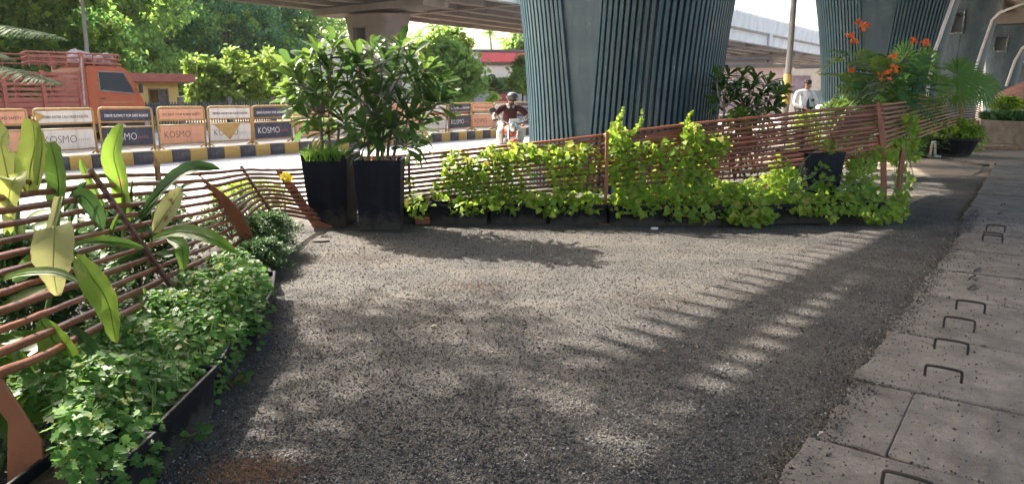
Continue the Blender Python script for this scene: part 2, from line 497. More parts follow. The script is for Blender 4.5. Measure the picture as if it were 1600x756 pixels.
M['orange_flower'] = leafmat('flame_petal', [(0.78, 0.17, 0.04), (0.82, 0.24, 0.05), (0.75, 0.13, 0.05)], 0.6, 0.2, 1.0)
M['white_flower'] = leafmat('white_petal', [(0.75, 0.72, 0.6), (0.8, 0.8, 0.75)], 0.5, 0.35, 1.05)
M['yellow_flower'] = leafmat('yellow_petal', [(0.75, 0.6, 0.03), (0.8, 0.66, 0.05)], 0.5, 0.3, 1.05)
M['dry'] = leafmat('dry_leaf', [(0.42, 0.24, 0.12), (0.5, 0.33, 0.17), (0.34, 0.18, 0.09)], 0.75, 0.25, 1.1)
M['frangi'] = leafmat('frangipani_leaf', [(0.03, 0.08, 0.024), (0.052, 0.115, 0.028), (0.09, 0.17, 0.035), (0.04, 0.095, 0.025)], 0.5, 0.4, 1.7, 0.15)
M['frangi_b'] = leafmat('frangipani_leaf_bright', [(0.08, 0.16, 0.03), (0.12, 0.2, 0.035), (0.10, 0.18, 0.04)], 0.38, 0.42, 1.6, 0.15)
M['vine'] = leafmat('vine_leaf', [(0.17, 0.30, 0.035), (0.23, 0.37, 0.045), (0.31, 0.41, 0.065), (0.12, 0.23, 0.03)], 0.55, 0.58, 1.6, 0.15)
M['vine_y'] = leafmat('vine_leaf_old', [(0.3, 0.3, 0.06), (0.36, 0.27, 0.07), (0.24, 0.27, 0.05)], 0.6, 0.45, 1.4, 0.2)
M['cover'] = leafmat('cover_leaf', [(0.06, 0.165, 0.036), (0.10, 0.235, 0.05), (0.17, 0.33, 0.085), (0.075, 0.195, 0.042), (0.15, 0.3, 0.07), (0.11, 0.24, 0.05), (0.085, 0.2, 0.045), (0.12, 0.25, 0.055), (0.3, 0.3, 0.07)], 0.45, 0.5, 1.6, 0.12)
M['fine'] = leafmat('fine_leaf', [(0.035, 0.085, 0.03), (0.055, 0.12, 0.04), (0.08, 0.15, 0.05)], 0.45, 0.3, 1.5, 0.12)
M['lily'] = leafmat('ginger_leaf', [(0.09, 0.19, 0.03), (0.13, 0.24, 0.035), (0.075, 0.16, 0.03)], 0.4, 0.45, 1.6, 0.15, 5, veins=True)
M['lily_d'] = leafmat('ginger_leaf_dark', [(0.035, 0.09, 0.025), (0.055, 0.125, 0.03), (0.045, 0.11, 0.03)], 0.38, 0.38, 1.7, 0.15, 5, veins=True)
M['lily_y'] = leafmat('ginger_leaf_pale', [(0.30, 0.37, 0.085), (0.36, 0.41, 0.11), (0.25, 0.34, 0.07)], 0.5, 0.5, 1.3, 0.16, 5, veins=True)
M['lily_m'] = leafmat('ginger_leaf_lime', [(0.13, 0.25, 0.035), (0.17, 0.29, 0.04)], 0.42, 0.5, 1.4, 0.16, 5, tip=(0.34, 0.30, 0.08), veins=True)
M['lily_p'] = leafmat('ginger_leaf_faded', [(0.42, 0.42, 0.18), (0.38, 0.40, 0.15)], 0.6, 0.4, 1.15, 0.12, 8, tip=(0.20, 0.11, 0.05), veins=True)
M['tree_d'] = leafmat('tree_leaf_dark', [(0.05, 0.15, 0.045), (0.10, 0.21, 0.055), (0.20, 0.31, 0.065), (0.055, 0.14, 0.045)], 0.6, 0.5, 1.9, 0.2, 0.5, hue=0.5)
M['tree_m'] = leafmat('tree_leaf_mid', [(0.10, 0.2, 0.045), (0.15, 0.26, 0.055), (0.24, 0.35, 0.075)], 0.6, 0.5, 1.8, 0.2, 0.5)
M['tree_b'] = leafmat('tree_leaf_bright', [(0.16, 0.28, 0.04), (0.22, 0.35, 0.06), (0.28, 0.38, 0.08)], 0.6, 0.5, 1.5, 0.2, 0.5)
M['tree_g'] = leafmat('tree_leaf_bluish', [(0.065, 0.165, 0.08), (0.11, 0.23, 0.10), (0.18, 0.32, 0.12)], 0.6, 0.5, 2.0, 0.2, 0.5, hue=0.51)
M['frond'] = leafmat('frond_leaf', [(0.05, 0.14, 0.05), (0.075, 0.18, 0.06)], 0.65, 0.4, 1.5, 0.1)
M['palm'] = leafmat('fan_leaf', [(0.05, 0.14, 0.02), (0.075, 0.18, 0.025)], 0.38, 0.42, 1.6, 0.1, 4)
# ================================================================== GROUND
def sheet(name, quads, m, z):
    b = MB()
    for q in quads:
        b.add([(p.x, p.y, z) for p in q], [tuple(range(len(q)))])
    o = b.build(name, m)
    return props(o, kind='structure')

def mk_ground():
    m, t, ns, ls, p = newmat('earth')
    tc = ns.new('ShaderNodeTexCoord')
    n1 = ns.new('ShaderNodeTexNoise'); n1.inputs['Scale'].default_value = 0.35; n1.inputs['Detail'].default_value = 10
    ls.new(tc.outputs['Object'], n1.inputs['Vector'])
    r = ramp(ns, [(0.3, (0.16, 0.125, 0.09)), (0.5, (0.24, 0.2, 0.155)), (0.7, (0.2, 0.18, 0.15))])
    ls.new(n1.outputs[0], r.inputs[0]); ls.new(r.outputs[0], p.inputs['Base Color'])
    p.inputs['Roughness'].default_value = 0.95
    n2 = ns.new('ShaderNodeTexNoise'); n2.inputs['Scale'].default_value = 40; n2.inputs['Detail'].default_value = 4
    ls.new(tc.outputs['Object'], n2.inputs['Vector'])
    b = ns.new('ShaderNodeBump'); b.inputs['Strength'].default_value = 0.5; b.inputs['Distance'].default_value = 0.01
    ls.new(n2.outputs[0], b.inputs['Height']); ls.new(b.outputs[0], p.inputs['Normal'])
    return m
M['earth'] = mk_ground()
sheet('ground', [[V3((-700, -700, 0)), V3((700, -700, 0)), V3((700, 700, 0)), V3((-700, 700, 0))]], M['earth'], -0.03)

M['road'] = mat('road_concrete', (0.5, 0.47, 0.44), (0.58, 0.55, 0.51), 0.6, 0.9, bump=0.3, bscale=40, stain=(0.24, 0.22, 0.2), sscale=0.4, samt=0.5)
M['gutter'] = mat('gutter_concrete', (0.17, 0.16, 0.15), (0.24, 0.225, 0.21), 1.2, 0.9, stain=(0.1, 0.09, 0.08), sscale=0.8)
def strip(n0, n1, s0=-80, s1=420):
    return [rp(s0, n0), rp(s1, n0), rp(s1, n1), rp(s0, n1)]
sheet('road', [strip(8.4, 16.0)], M['road'], -0.022)
sheet('road', [strip(19.2, 33.0)], M['road'], -0.022)
sheet('gutter', [strip(15.9, 16.6)], M['gutter'], -0.018)
sheet('sand_patch', [[gp(1300, 292), gp(1330, 262), gp(1450, 246), gp(1545, 240), gp(1530, 268), gp(1480, 292), gp(1420, 318)]],
      mat('sand', (0.19, 0.15, 0.11), (0.27, 0.225, 0.17), 1.5, 0.95, bump=0.4, bscale=60, stain=(0.1, 0.085, 0.07), sscale=1.2), -0.010)

# ---- kerb of painted blocks and the median behind it
kerb = props(thing('kerb', None, None, rp(3, 16.7)), kind='structure')
kb = MB().box((0, 0, 0), (0.446, 0.22, 0.30)).mesh('kerb_block', M['kerb_y'], bevel=0.012)
kk = kb.copy(); kk.materials[0] = M['kerb_k']
for i in range(96):
    o = link('kerb_block', kb if i % 2 else kk, kerb)
    o.location = D * (i * 0.45 - 2.0) + N * R.uniform(-0.006, 0.006) + V3((0, 0, 0.115))
    o.rotation_euler = (0, 0, ROADZ + R.uniform(-0.008, 0.008))
b = MB()
b.box((0, 0, 0), (60, 2.05, 0.28), Matrix.Rotation(ROADZ, 3, 'Z'))
o = b.build('median', M['kerb_top']); o.location = rp(25, 17.85, 0.11); props(o, kind='structure')

# ---- gravel bed
def gheight(s, n):
    z = 0.012 * np.sin(s * 1.1 + 0.6 * n) * np.cos(n * 1.3 - 0.4 * s) + 0.006 * np.sin(3.1 * s + 1.7) * np.sin(2.7 * n + 0.5)
    # shallow raked ridges along the covers
    k = np.exp(-((n - 1.75) / 0.75) ** 2) * np.clip((s - 3.0) / 1.0, 0, 1)
    return z + 0.010 * k * np.sin(2 * np.pi * s / 0.27 + 0.8 * np.sin(n * 2.1)) - 0.004 * k
def mk_gravel():
    m, t, ns, ls, p = newmat('gravel')
    tc = ns.new('ShaderNodeTexCoord')
    out = None
    vs = []
    for sc_, seed in ((115, 0.0), (210, 3.7)):
        vo = ns.new('ShaderNodeTexVoronoi'); vo.inputs['Scale'].default_value = sc_
        mp = ns.new('ShaderNodeMapping'); mp.inputs['Location'].default_value = (seed, seed, 0)
        ls.new(tc.outputs['Object'], mp.inputs[0]); ls.new(mp.outputs[0], vo.inputs['Vector'])
        vs.append(vo)
    sp = ns.new('ShaderNodeSeparateColor'); ls.new(vs[0].outputs['Color'], sp.inputs[0])
    r1 = ramp(ns, [(0.0, (0.016, 0.015, 0.017)), (0.45, (0.055, 0.051, 0.049)), (0.8, (0.115, 0.106, 0.10)), (1.0, (0.30, 0.28, 0.265))])
    ls.new(sp.outputs[0], r1.inputs[0])
    s2 = ns.new('ShaderNodeSeparateColor'); ls.new(vs[1].outputs['Color'], s2.inputs[0])
    r2 = ramp(ns, [(0.0, (0.03, 0.028, 0.027)), (0.6, (0.10, 0.093, 0.085)), (1.0, (0.24, 0.225, 0.21))])
    ls.new(s2.outputs[1], r2.inputs[0])
    mx = ns.new('ShaderNodeMixRGB'); mx.inputs[0].default_value = 0.5
    ls.new(r1.outputs[0], mx.inputs[1]); ls.new(r2.outputs[0], mx.inputs[2])
    # dust trodden into the stones
    n1 = ns.new('ShaderNodeTexNoise'); n1.inputs['Scale'].default_value = 0.75; n1.inputs['Detail'].default_value = 7; n1.inputs['Roughness'].default_value = 0.6
    ls.new(tc.outputs['Object'], n1.inputs['Vector'])
    rr = ramp(ns, [(0.45, (0, 0, 0)), (0.62, (0.6, 0.6, 0.6))]); ls.new(n1.outputs[0], rr.inputs[0])
    m2 = ns.new('ShaderNodeMixRGB'); ls.new(rr.outputs[0], m2.inputs[0]); ls.new(mx.outputs[0], m2.inputs[1]); m2.inputs[2].default_value = (0.125, 0.108, 0.090, 1)
    # drifts of darker and paler stone
    n8 = ns.new('ShaderNodeTexNoise'); n8.inputs['Scale'].default_value = 1.5; n8.inputs['Detail'].default_value = 6; n8.inputs['Roughness'].default_value = 0.6
    ls.new(tc.outputs['Object'], n8.inputs['Vector'])
    m8 = ns.new('ShaderNodeMapRange'); m8.inputs[1].default_value = 0.35; m8.inputs[2].default_value = 0.65; m8.inputs[3].default_value = 0.5; m8.inputs[4].default_value = 1.05
    ls.new(n8.outputs[0], m8.inputs[0])
    h8 = ns.new('ShaderNodeHueSaturation'); ls.new(m8.outputs[0], h8.inputs['Value']); ls.new(m2.outputs[0], h8.inputs['Color'])
    ls.new(h8.outputs[0], p.inputs['Base Color'])
    p.inputs['Roughness'].default_value = 0.75
    inv = ns.new('ShaderNodeMath'); inv.operation = 'MULTIPLY'; inv.inputs[1].default_value = -1
    ls.new(vs[0].outputs['Distance'], inv.inputs[0])
    b = ns.new('ShaderNodeBump'); b.inputs['Strength'].default_value = 1.0; b.inputs['Distance'].default_value = 0.012
    ls.new(inv.outputs[0], b.inputs['Height']); ls.new(b.outputs[0], p.inputs['Normal'])
    return m
M['gravel'] = mk_gravel()
ss, nn_ = np.meshgrid(np.linspace(-4, 16.5, 420), np.linspace(-0.2, 8.3, 130), indexing='ij')
zz = gheight(ss, nn_)
P = ss[..., None] * np.array(D) + nn_[..., None] * np.array(N)
P[..., 2] = zz
idx = np.arange(420 * 130).reshape(420, 130)
Fq = np.stack([idx[:-1, :-1], idx[1:, :-1], idx[1:, 1:], idx[:-1, 1:]], -1).reshape(-1, 4)
o = link('gravel_bed', np_mesh('gravel_bed', P.reshape(-1, 3), Fq, M['gravel'], True)); props(o, kind='structure')

# loose stones lying on the bed
ms, t, ns, ls, p = newmat('stone_chips')
ge = ns.new('ShaderNodeNewGeometry')
r = ramp(ns, [(0.0, (0.02, 0.019, 0.021)), (0.5, (0.052, 0.048, 0.046)), (0.85, (0.11, 0.102, 0.095)), (1.0, (0.33, 0.31, 0.29))])
ls.new(ge.outputs['Random Per Island'], r.inputs[0]); ls.new(r.outputs[0], p.inputs['Base Color']); p.inputs['Roughness'].default_value = 0.7
M['chips'] = ms
M['crumb'] = mat('earth_crumb', (0.16, 0.085, 0.045), (0.24, 0.14, 0.08), 20, 0.95)
M['crumb_dark'] = mat('joint_dirt', (0.03, 0.024, 0.019), (0.07, 0.055, 0.045), 20, 0.95)
oct_v = [(1, 0, 0), (0, 1, 0), (-1, 0, 0), (0, -1, 0), (0.1, 0.1, 0.7), (0, 0, -0.6)]
oct_f = [(0, 1, 4), (1, 2, 4), (2, 3, 4), (3, 0, 4), (1, 0, 5), (2, 1, 5), (3, 2, 5), (0, 3, 5)]
def chips(name, pts, size, m, smin=0.5):
    n = len(pts)
    Rm = frames(unit(n), unit(n))
    S = (np.clip(NR.lognormal(0, 0.4, n), smin, 2.6) * size)[:, None] * NR.uniform(0.6, 1.2, (n, 3))
    V, Fc = spread(oct_v, oct_f, pts, Rm, S)
    o = link(name, np_mesh(name, V, Fc, m))
    return props(o, kind='stuff')
n = 170000
rr_ = 2.3 + 8.5 * NR.rand(n) ** 1.7
aa = NR.uniform(rad(-42), rad(40), n)
x, y = rr_ * np.sin(aa), rr_ * np.cos(aa)
s_, n_ = x * D.x + y * D.y, x * N.x + y * N.y
k = (n_ > 0.62 + 0.05 * np.sin(s_ * 4) + 0.03 * np.sin(s_ * 11)) & (n_ < 6.5)
pts = np.stack([x, y, gheight(s_, n_) + 0.002], 1)[k]
chips('gravel', pts, 0.0044, M['chips'])

# a cover cast against corrugated sheet keeps its ribs
M['slab_rib'] = M['slab'].copy(); M['slab_rib'].name = 'slab_concrete_ribbed'
t_ = M['slab_rib'].node_tree; pb_ = t_.nodes['Principled BSDF']
tc_ = t_.nodes.new('ShaderNodeTexCoord'); mp_ = t_.nodes.new('ShaderNodeMapping'); mp_.inputs['Rotation'].default_value = (0, 0, RB)
wv_ = t_.nodes.new('ShaderNodeTexWave'); wv_.inputs['Scale'].default_value = 2.6; wv_.inputs['Distortion'].default_value = 3.0; wv_.inputs['Detail'].default_value = 3
t_.links.new(tc_.outputs['Object'], mp_.inputs[0]); t_.links.new(mp_.outputs[0], wv_.inputs['Vector'])
bp_ = t_.nodes.new('ShaderNodeBump'); bp_.inputs['Strength'].default_value = 0.22; bp_.inputs['Distance'].default_value = 0.02
t_.links.new(wv_.outputs[0], bp_.inputs['Height'])
if pb_.inputs['Normal'].links: t_.links.new(pb_.inputs['Normal'].links[0].from_socket, bp_.inputs['Normal'])
t_.links.new(bp_.outputs[0], pb_.inputs['Normal'])
# rusty earth spilled on the stones at the lower left, and fainter spills
for (u, v, r_, n) in ((385, 738, 0.16, 2600), (740, 448, 0.35, 900), (560, 405, 0.4, 900), (1010, 470, 0.3, 500)):
    c = gp(u, v)
    q = NR.normal(0, 0.5, (n, 2)) * r_
    pts = np.stack([c.x + q[:, 0] * 1.5, c.y + q[:, 1] * 0.8, np.zeros(n)], 1)
    pts[:, 2] = gheight(pts[:, 0] * D.x + pts[:, 1] * D.y, pts[:, 0] * N.x + pts[:, 1] * N.y) + 0.004
    chips('earth_crumbs', pts, 0.0036, M['crumb'])
# ---- covers of the drain: slabs with lifting handles
pave = props(thing('pavement', None, None, (0, 0, 0)), kind='structure')
seams = [-1.0, 0.05, 1.02, 2.02, 3.22, 4.07, 5.08, 6.2, 7.22, 8.3, 9.42, 10.45, 11.9, 13.3, 14.6, 15.9, 17.1, 18.4, 19.6, 20.8]
hand = [(3.02, 0), (4.43, 0), (4.95, 0), (5.46, 0), (6.0, 0), (6.66, 1), (7.04, 1), (7.36, 1), (9.12, 2), (9.0, 0), (9.75, 0), (11.2, 1), (12.1, 1), (2.2, 0)]
slabs = []
for a, c in zip(seams[:-1], seams[1:]):
    g0, g1 = a + R.uniform(0.003, 0.007), c - R.uniform(0.003, 0.007)
    gap = 0.05 if abs(a - 13.3) < 0.01 or abs(a - 9.42) < 0.01 else 0
    g0 += gap
    nl = 0.69 + R.uniform(-0.03, 0.03) + (0.02 * max(0, a - 8))
    nr = -1.75
    out = []
    for i in range(15):                       # near edge, chipped at the seams
        q = (i / 14) ** 1.6
        ch = 0.045 * max(0, 1 - abs(q - 0.09) / 0.07) if abs(a - 3.22) < 0.01 else (R.uniform(0, 0.022) if R.random() < 0.3 else 0)
        out.append((g0 + R.uniform(-0.006, 0.008) + ch, lerp(nl, nr, q)))
    for i in range(5):
        out.append((lerp(g0, g1, (i + 0.5) / 5), nr))
    for i in range(13):
        q = (1 - i / 12) ** 1.6; q = 1 - q
        q = 1 - (1 - i / 12) ** 1.6 if False else i / 12
        out.append((g1 + R.uniform(-0.008, 0.006), lerp(nr, nl, q)))
    for i in range(6):                        # broken left edge
        out.append((lerp(g1, g0, (i + 1) / 7), nl + R.uniform(-0.025, 0.02)))
    z0 = 0.035 + R.uniform(-0.006, 0.006)
    ts, tn = R.uniform(-0.008, 0.008), R.uniform(-0.004, 0.004)
    H_ = lambda s, n_: rp(s, n_, z0 + ts * (s - a) + tn * n_)
    so_ = None
    if abs(a - 3.22) < 0.01:      # cracked through near the left edge
        nc = 0.40 if a < 4 else 0.43
        pieces = [[(s, max(n_, nc + 0.001 + 0.004 * math.sin(s * 30))) for s, n_ in out if n_ > nc - 0.16], [(s, min(n_, nc - 0.001 + 0.004 * math.sin(s * 30))) for s, n_ in out if n_ < nc + 0.16]]
        for i_, pc in enumerate(pieces):
            q_ = []
            for p_ in pc:
                if not q_ or (abs(p_[0] - q_[-1][0]) + abs(p_[1] - q_[-1][1])) > 0.004: q_.append(p_)
            if i_ == 1:
                z_ = V3((0, 0, 0.001))
                so_ = MB().prism([H_(*p_) + z_ for p_ in q_], (0, 0, -0.12)).build('slab', M['slab_rib'], pave, bevel=0.005)
            else:
                MB().prism([H_(*p_) for p_ in q_], (0, 0, -0.12)).build('slab', M['slab'], pave, bevel=0.005)
    else:
        so_ = MB().prism([H_(s, n_) for s, n_ in out], (0, 0, -0.12)).build('slab', M['slab'], pave, bevel=0.007)
    slabs.append((a, c, so_, z0))
for s, kind in hand:
    s -= 0.09
    for a, c, so_, z0 in slabs:
        if a <= s < c:
            nc = 0.30 + R.uniform(-0.025, 0.025) + 0.012 * (s - 4)
            if kind == 1:
                P = [rp(s, nc + 0.05, z0), rp(s + 0.01, nc + 0.045, z0 + 0.012), rp(s + 0.15, nc + 0.02, z0 + 0.014), rp(s + 0.16, nc + 0.02, z0)]
            else:
                h = 0.075 if s > 4 else 0.085
                l = R.uniform(-0.04, 0.04)
                wd = 0.085
                P = [rp(s, nc + wd, z0 - 0.01), rp(s + l * .6, nc + wd, z0 + h * 0.75), rp(s + l, nc + wd - 0.02, z0 + h), rp(s + l, nc - wd + 0.02, z0 + h), rp(s + l * .6, nc - wd, z0 + h * 0.75), rp(s, nc - wd, z0 - 0.01)]
            MB().tube(catmull(P, 4) if kind != 1 else P, 0.0078, 7).build('handle', M['rebar'], so_, smooth=True)
            break
# grit and pebbles on the covers
n = 3200
s_ = NR.uniform(1.6, 11, n)
n_ = 0.7 - NR.gamma(1.2, 0.5, n)
k = n_ > -1.7
pts = (s_[:, None] * np.array(D) + n_[:, None] * np.array(N))[k]
pts[:, 2] = 0.045
chips('grit', pts, 0.0046, M['chips'])
n = 5200
s_ = NR.uniform(1.6, 12, n)
n_ = 0.66 + NR.normal(0, 0.05, n)
pts = s_[:, None] * np.array(D) + n_[:, None] * np.array(N)
pts[:, 2] = 0.035
chips('grit', pts, 0.0052, M['chips'])
sheet('pavement_bed', [strip(-1.74, 0.6, -1, 20)], M['soil'], 0.022)
# dirt packed along the joints
pts = []
for a in seams[2:-4]:
    for k in range(170):
        q = R.random()
        pts.append(tuple(rp(a + R.gauss(0, 0.014 + 0.02 * (R.random() < 0.3)), 0.66 - 2.2 * q, 0.037)))
chips('grit', np.array(pts), 0.0042, M['crumb_dark'])
# right of the covers the verge goes on
sheet('verge', [strip(-12, -1.72, -20, 60)], M['earth'], -0.012)

# pale flat stones and scraps
def flat_stone(c, size, label, m):
    poly = []
    for i in range(9):
        q = 2 * math.pi * i / 9
        k_ = R.uniform(0.75, 1.1)
        poly.append(c + V3((math.cos(q) * size * k_, math.sin(q) * size * 0.6 * k_, 0.03)))
    o = MB().prism(poly, (0, 0, -0.028)).build('flat_stone', m, bevel=0.006)
    return props(o, label, 'stone')
flat_stone(gp(500, 379), 0.10, 'pale flat stone lying on the gravel near the two tall planters', M['kerb_top'])
flat_stone(gp(1022, 359), 0.05, 'small white scrap on the gravel before the black troughs', M['wht'])
flat_stone(gp(1282, 683), 0.016, 'small white pebble at the gravel edge beside the drain covers', M['wht'])

# ================================================================== PIERS
def pier_ring(z, top):
    t = max(0.0, z - 0.8) / (top - 0.8)
    a = 1.50 * (1 + 0.10 * t + 0.52 * t * t)
    b_ = 1.25 * (1 + 0.08 * t + 0.28 * t * t)
    return a, b_
PT = 6.5
def pier_pt(z, ph, off=0.0):
    a, b_ = pier_ring(z, PT)
    c, s = math.cos(ph), math.sin(ph)
    e = 2 / 2.7
    x = (a + off) * math.copysign(abs(c) ** e, c)
    y = (b_ + off) * math.copysign(abs(s) ** e, s)
    return V3((x, y, z))
ZS = [0, 0.4, 0.9, 1.5, 2.1, 2.7, 3.3, 3.9, 4.5, 5.1, 5.7, 6.2, PT]
NPH = 72
b = MB()
for z in ZS:
    b.v.extend([tuple(pier_pt(z, 2 * math.pi * i / NPH)) for i in range(NPH)])
for j in range(len(ZS) - 1):
    for i in range(NPH):
        b.f.append((j * NPH + i, j * NPH + (i + 1) % NPH, (j + 1) * NPH + (i + 1) % NPH, (j + 1) * NPH + i))
b.f.append(tuple(range(NPH - 1, -1, -1)))
b.f.append(tuple((len(ZS) - 1) * NPH + i for i in range(NPH)))
b.m = [0] * len(b.f)
core = link('tmp_core', b.mesh('pier_core', M['pier']))
cut = link('tmp_cut', MB().box((0, 0, 5.2), (1.15, 9, 0.95), taper=0.85).mesh('cut', M['pier']))
mod = core.modifiers.new('hole', 'BOOLEAN'); mod.operation = 'DIFFERENCE'; mod.object = cut; mod.solver = 'EXACT'
dg = bpy.context.evaluated_depsgraph_get()
core_me = bpy.data.meshes.new_from_object(core.evaluated_get(dg))
core_me.name = 'pier_core'
bpy.data.objects.remove(core); bpy.data.objects.remove(cut)

def PW_(z): return 0.06 + 0.095 * z
def make_pier(label, loc, rz, zs=1.0, group=None, ribs=True, m=None):
    t = thing('flyover_pier', label, 'pier', loc, rz)
    o = link('core', core_me, t)
    # panel on each end face, with the frame of the opening
    for sg in (-1, 1):
        bb = MB()
        vs = []
        zz_ = [0.0, 1.2, 2.4, 3.4, 4.2, 4.62]
        for z in zz_:
            w_ = PW_(z)
            a, b_ = pier_ring(z, PT)
            for x in (-w_, w_):
                vs.append((x, sg * (b_ + 0.035), z))
            for x in (-w_, w_):
                vs.append((x, sg * (b_ - 0.12), z))
        fs = []
        for j in range(len(zz_) - 1):
            q = j * 4; q2 = q + 4
            f_ = [(q, q + 1, q2 + 1, q2), (q + 1, q + 3, q2 + 3, q2 + 1), (q + 2, q, q2, q2 + 2)]
            fs += f_ if sg < 0 else [tuple(reversed(x)) for x in f_]
        q = (len(zz_) - 1) * 4
        fs.append((q, q + 1, q + 3, q + 2) if sg < 0 else (q + 2, q + 3, q + 1, q))
        bb.add(vs, fs).build('panel', M['pier'], t, world=False)
        a, b_ = pier_ring(5.2, PT)
        fr = MB()
        y_ = sg * (b_ + 0.02)
        for x in (-0.66, 0.66):
            fr.box((x, y_, 5.2), (0.1, 0.34, 1.15))
        fr.box((0, y_, 4.66), (1.2, 0.33, 0.09)); fr.box((0, y_, 5.73), (1.2, 0.33, 0.09))
        fr.build('opening_frame', M['pier'], t, world=False)
        ch = MB()
        for k_ in range(16):
            x = R.uniform(-0.68, 0.68)
            ch.box((x, y_ + sg * 0.17, 4.66 + R.uniform(-0.035, 0.035)), (R.uniform(0.03, 0.13), 0.012, R.uniform(0.015, 0.04)))
        for k_ in range(8):
            ch.box((R.choice((-0.66, 0.66)), y_ + sg * 0.172, R.uniform(4.7, 5.7)), (R.uniform(0.02, 0.05), 0.012, R.uniform(0.04, 0.16)))
        ch.build('chipped_paint', M['chip'], t, world=False)
    if ribs:
        # ribs fan out from the edges of the panels round both flanks
        e = 2 / 2.7
        def phe(z):
            return math.acos(min(1, ((PW_(z) + 0.03) / pier_ring(z, PT)[0]) ** (1 / e)))
        K = 400
        f0 = phe(0.9)
        acc = [0.0]
        for i in range(K):
            acc.append(acc[-1] + (pier_pt(0.9, f0 * i / K) - pier_pt(0.9, f0 * (i + 1) / K)).length)
        nr = 23
        fr_ = []
        for j in range(nr + 1):
            tgt = acc[-1] * j / nr
            i = min(range(K + 1), key=lambda q: abs(acc[q] - tgt))
            fr_.append(i / K)
        for sx in (1, -1):
            for sy in (1, -1):
                for j, f_ in enumerate(fr_):
                    if j == 0 and sy < 0: continue
                    rows = []
                    for z in ZS[:-1]:
                        ph = f_ * phe(z)
                        def P_(q):
                            p_ = pier_pt(z, q); return V3((p_.x * sx, p_.y * sy, p_.z))
                        p0 = P_(ph)
                        tg = (P_(ph + 0.004) - P_(max(ph - 0.004, -1))).normalized()
                        nm = V3((tg.y, -tg.x, 0))
                        if nm.dot(V3((p0.x, p0.y, 0))) < 0: nm = -nm
                        wz = (pier_ring(z, PT)[0] + pier_ring(z, PT)[1]) / 2.75
                        rows.append([p0 - tg * 0.034 * wz - nm * 0.04, p0 - tg * 0.026 * wz + nm * 0.085, p0 + tg * 0.026 * wz + nm * 0.085, p0 + tg * 0.034 * wz - nm * 0.04])
                    vs = [p for r_ in rows for p in r_]
                    fs = []
                    for q in range(len(rows) - 1):
                        for k_ in range(3):
                            fs.append((q * 4 + k_, q * 4 + k_ + 1, q * 4 + 4 + k_ + 1, q * 4 + 4 + k_))
                    MB().add(vs, fs).build('rib', M['rib'], t, world=False)
    t.scale = (1, 1, zs)
    return t
def bearing_pt(u, r):
    q = ray(u, 148)
    q.z = 0
    return q.normalized() * r
P1 = bearing_pt(972, 12.9)
P2 = bearing_pt(1370, 26)
P3 = bearing_pt(1490, 46)
P4 = bearing_pt(1562, 66)
P5 = bearing_pt(1600, 88)
pz = rad(46)                                  # local x (the broad way) stands across the deck: yaw of the deck axis
def pyaw(bdeg): return math.pi / 2 - rad(bdeg) - math.pi / 2
pier1 = make_pier('nearest blue ribbed flyover pier, rising out of the frame behind the vines', P1, pyaw(38))
pier2 = copy_tree(pier1); pier2.location = P2; pier2.rotation_euler.z = pyaw(35)
props(pier2, 'second blue ribbed flyover pier behind the orange flowering shrub')
pier3 = copy_tree(pier1); pier3.location = P3; pier3.rotation_euler.z = pyaw(50); pier3.scale = (0.72, 0.72, 1)
props(pier3, 'third blue flyover pier with pale square opening, right of the fan palm')
pier4 = copy_tree(pier1); pier4.location = P4; pier4.rotation_euler.z = pyaw(52); pier4.scale = (0.62, 0.62, 1)
props(pier4, 'fourth flyover pier, dim, between two slanting white downpipes')
pier5 = copy_tree(pier1); pier5.location = P5; pier5.rotation_euler.z = pyaw(52); pier5.scale = (0.62, 0.62, 1)
props(pier5, 'farthest flyover pier in the shade at the right edge')
for q in (pier3, pier4, pier5):                # these are plain painted faces
    for c in list(q.children):
        if c.name.startswith('rib'): bpy.data.objects.remove(c)
M['pier_grey'] = mat('far_pier_concrete', (0.2, 0.16, 0.145), (0.27, 0.22, 0.2), 1.2, 0.8, stain=(0.15, 0.12, 0.11), sscale=0.6)

# downpipes up the right side of the piers
def pipe(P, label, r=0.085):
    o = MB().tube(P, r, 10).build('downpipe', M['wht'], smooth=True)
    return props(o, label, 'pipe')
pipe([at(1446, 160, 21.3), at(1459, 85, 21.3), at(1489, 0, 21.4), at(1512, -60, 21.5)], 'slanting pale downpipe on the right edge of the second pier', 0.05)
pipe([at(1514, 140, 35.5), at(1535, 75, 35.5), at(1550, 32, 35.5), at(1562, 20, 35.0), at(1610, 2, 33.0)], 'slanting pale downpipe between the third and fourth piers', 0.06)
pipe([at(1572, 135, 52), at(1586, 95, 52), at(1597, 76, 52), at(1612, 68, 49)], 'thin pale downpipe at the right edge before the farthest pier', 0.09)

# ================================================================== DECKS
def deck(name, label, path, prof, m, widen=True):
    """a cross-section (offset to the left, height) swept along a path"""
    b = MB()
    rows = []
    for i, p in enumerate(path):
        d_ = (path[min(i + 1, len(path) - 1)] - path[max(i - 1, 0)]).normalized()
        l = V3((-d_.y, d_.x, 0))
        ex = 5.0 * min(1, max(0, (i - 8.5) / 7.5)) if widen else 0
        rows.append([p + l * (a + (ex if a > 1.5 else 0)) + V3((0, 0, z)) for a, z in prof])
    k_ = len(prof)
    vs = [q for r_ in rows for q in r_]
    fs = []
    for i in range(len(rows) - 1):
        for j in range(k_):
            fs.append((i * k_ + j, (i + 1) * k_ + j, (i + 1) * k_ + (j + 1) % k_, i * k_ + (j + 1) % k_))
    fs.append(tuple(range(k_))); fs.append(tuple(range(len(rows) * k_ - 1, (len(rows) - 1) * k_ - 1, -1)))
    return b.add(vs, fs)
def dirv(bd): return V3((math.sin(rad(bd)), math.cos(rad(bd)), 0))
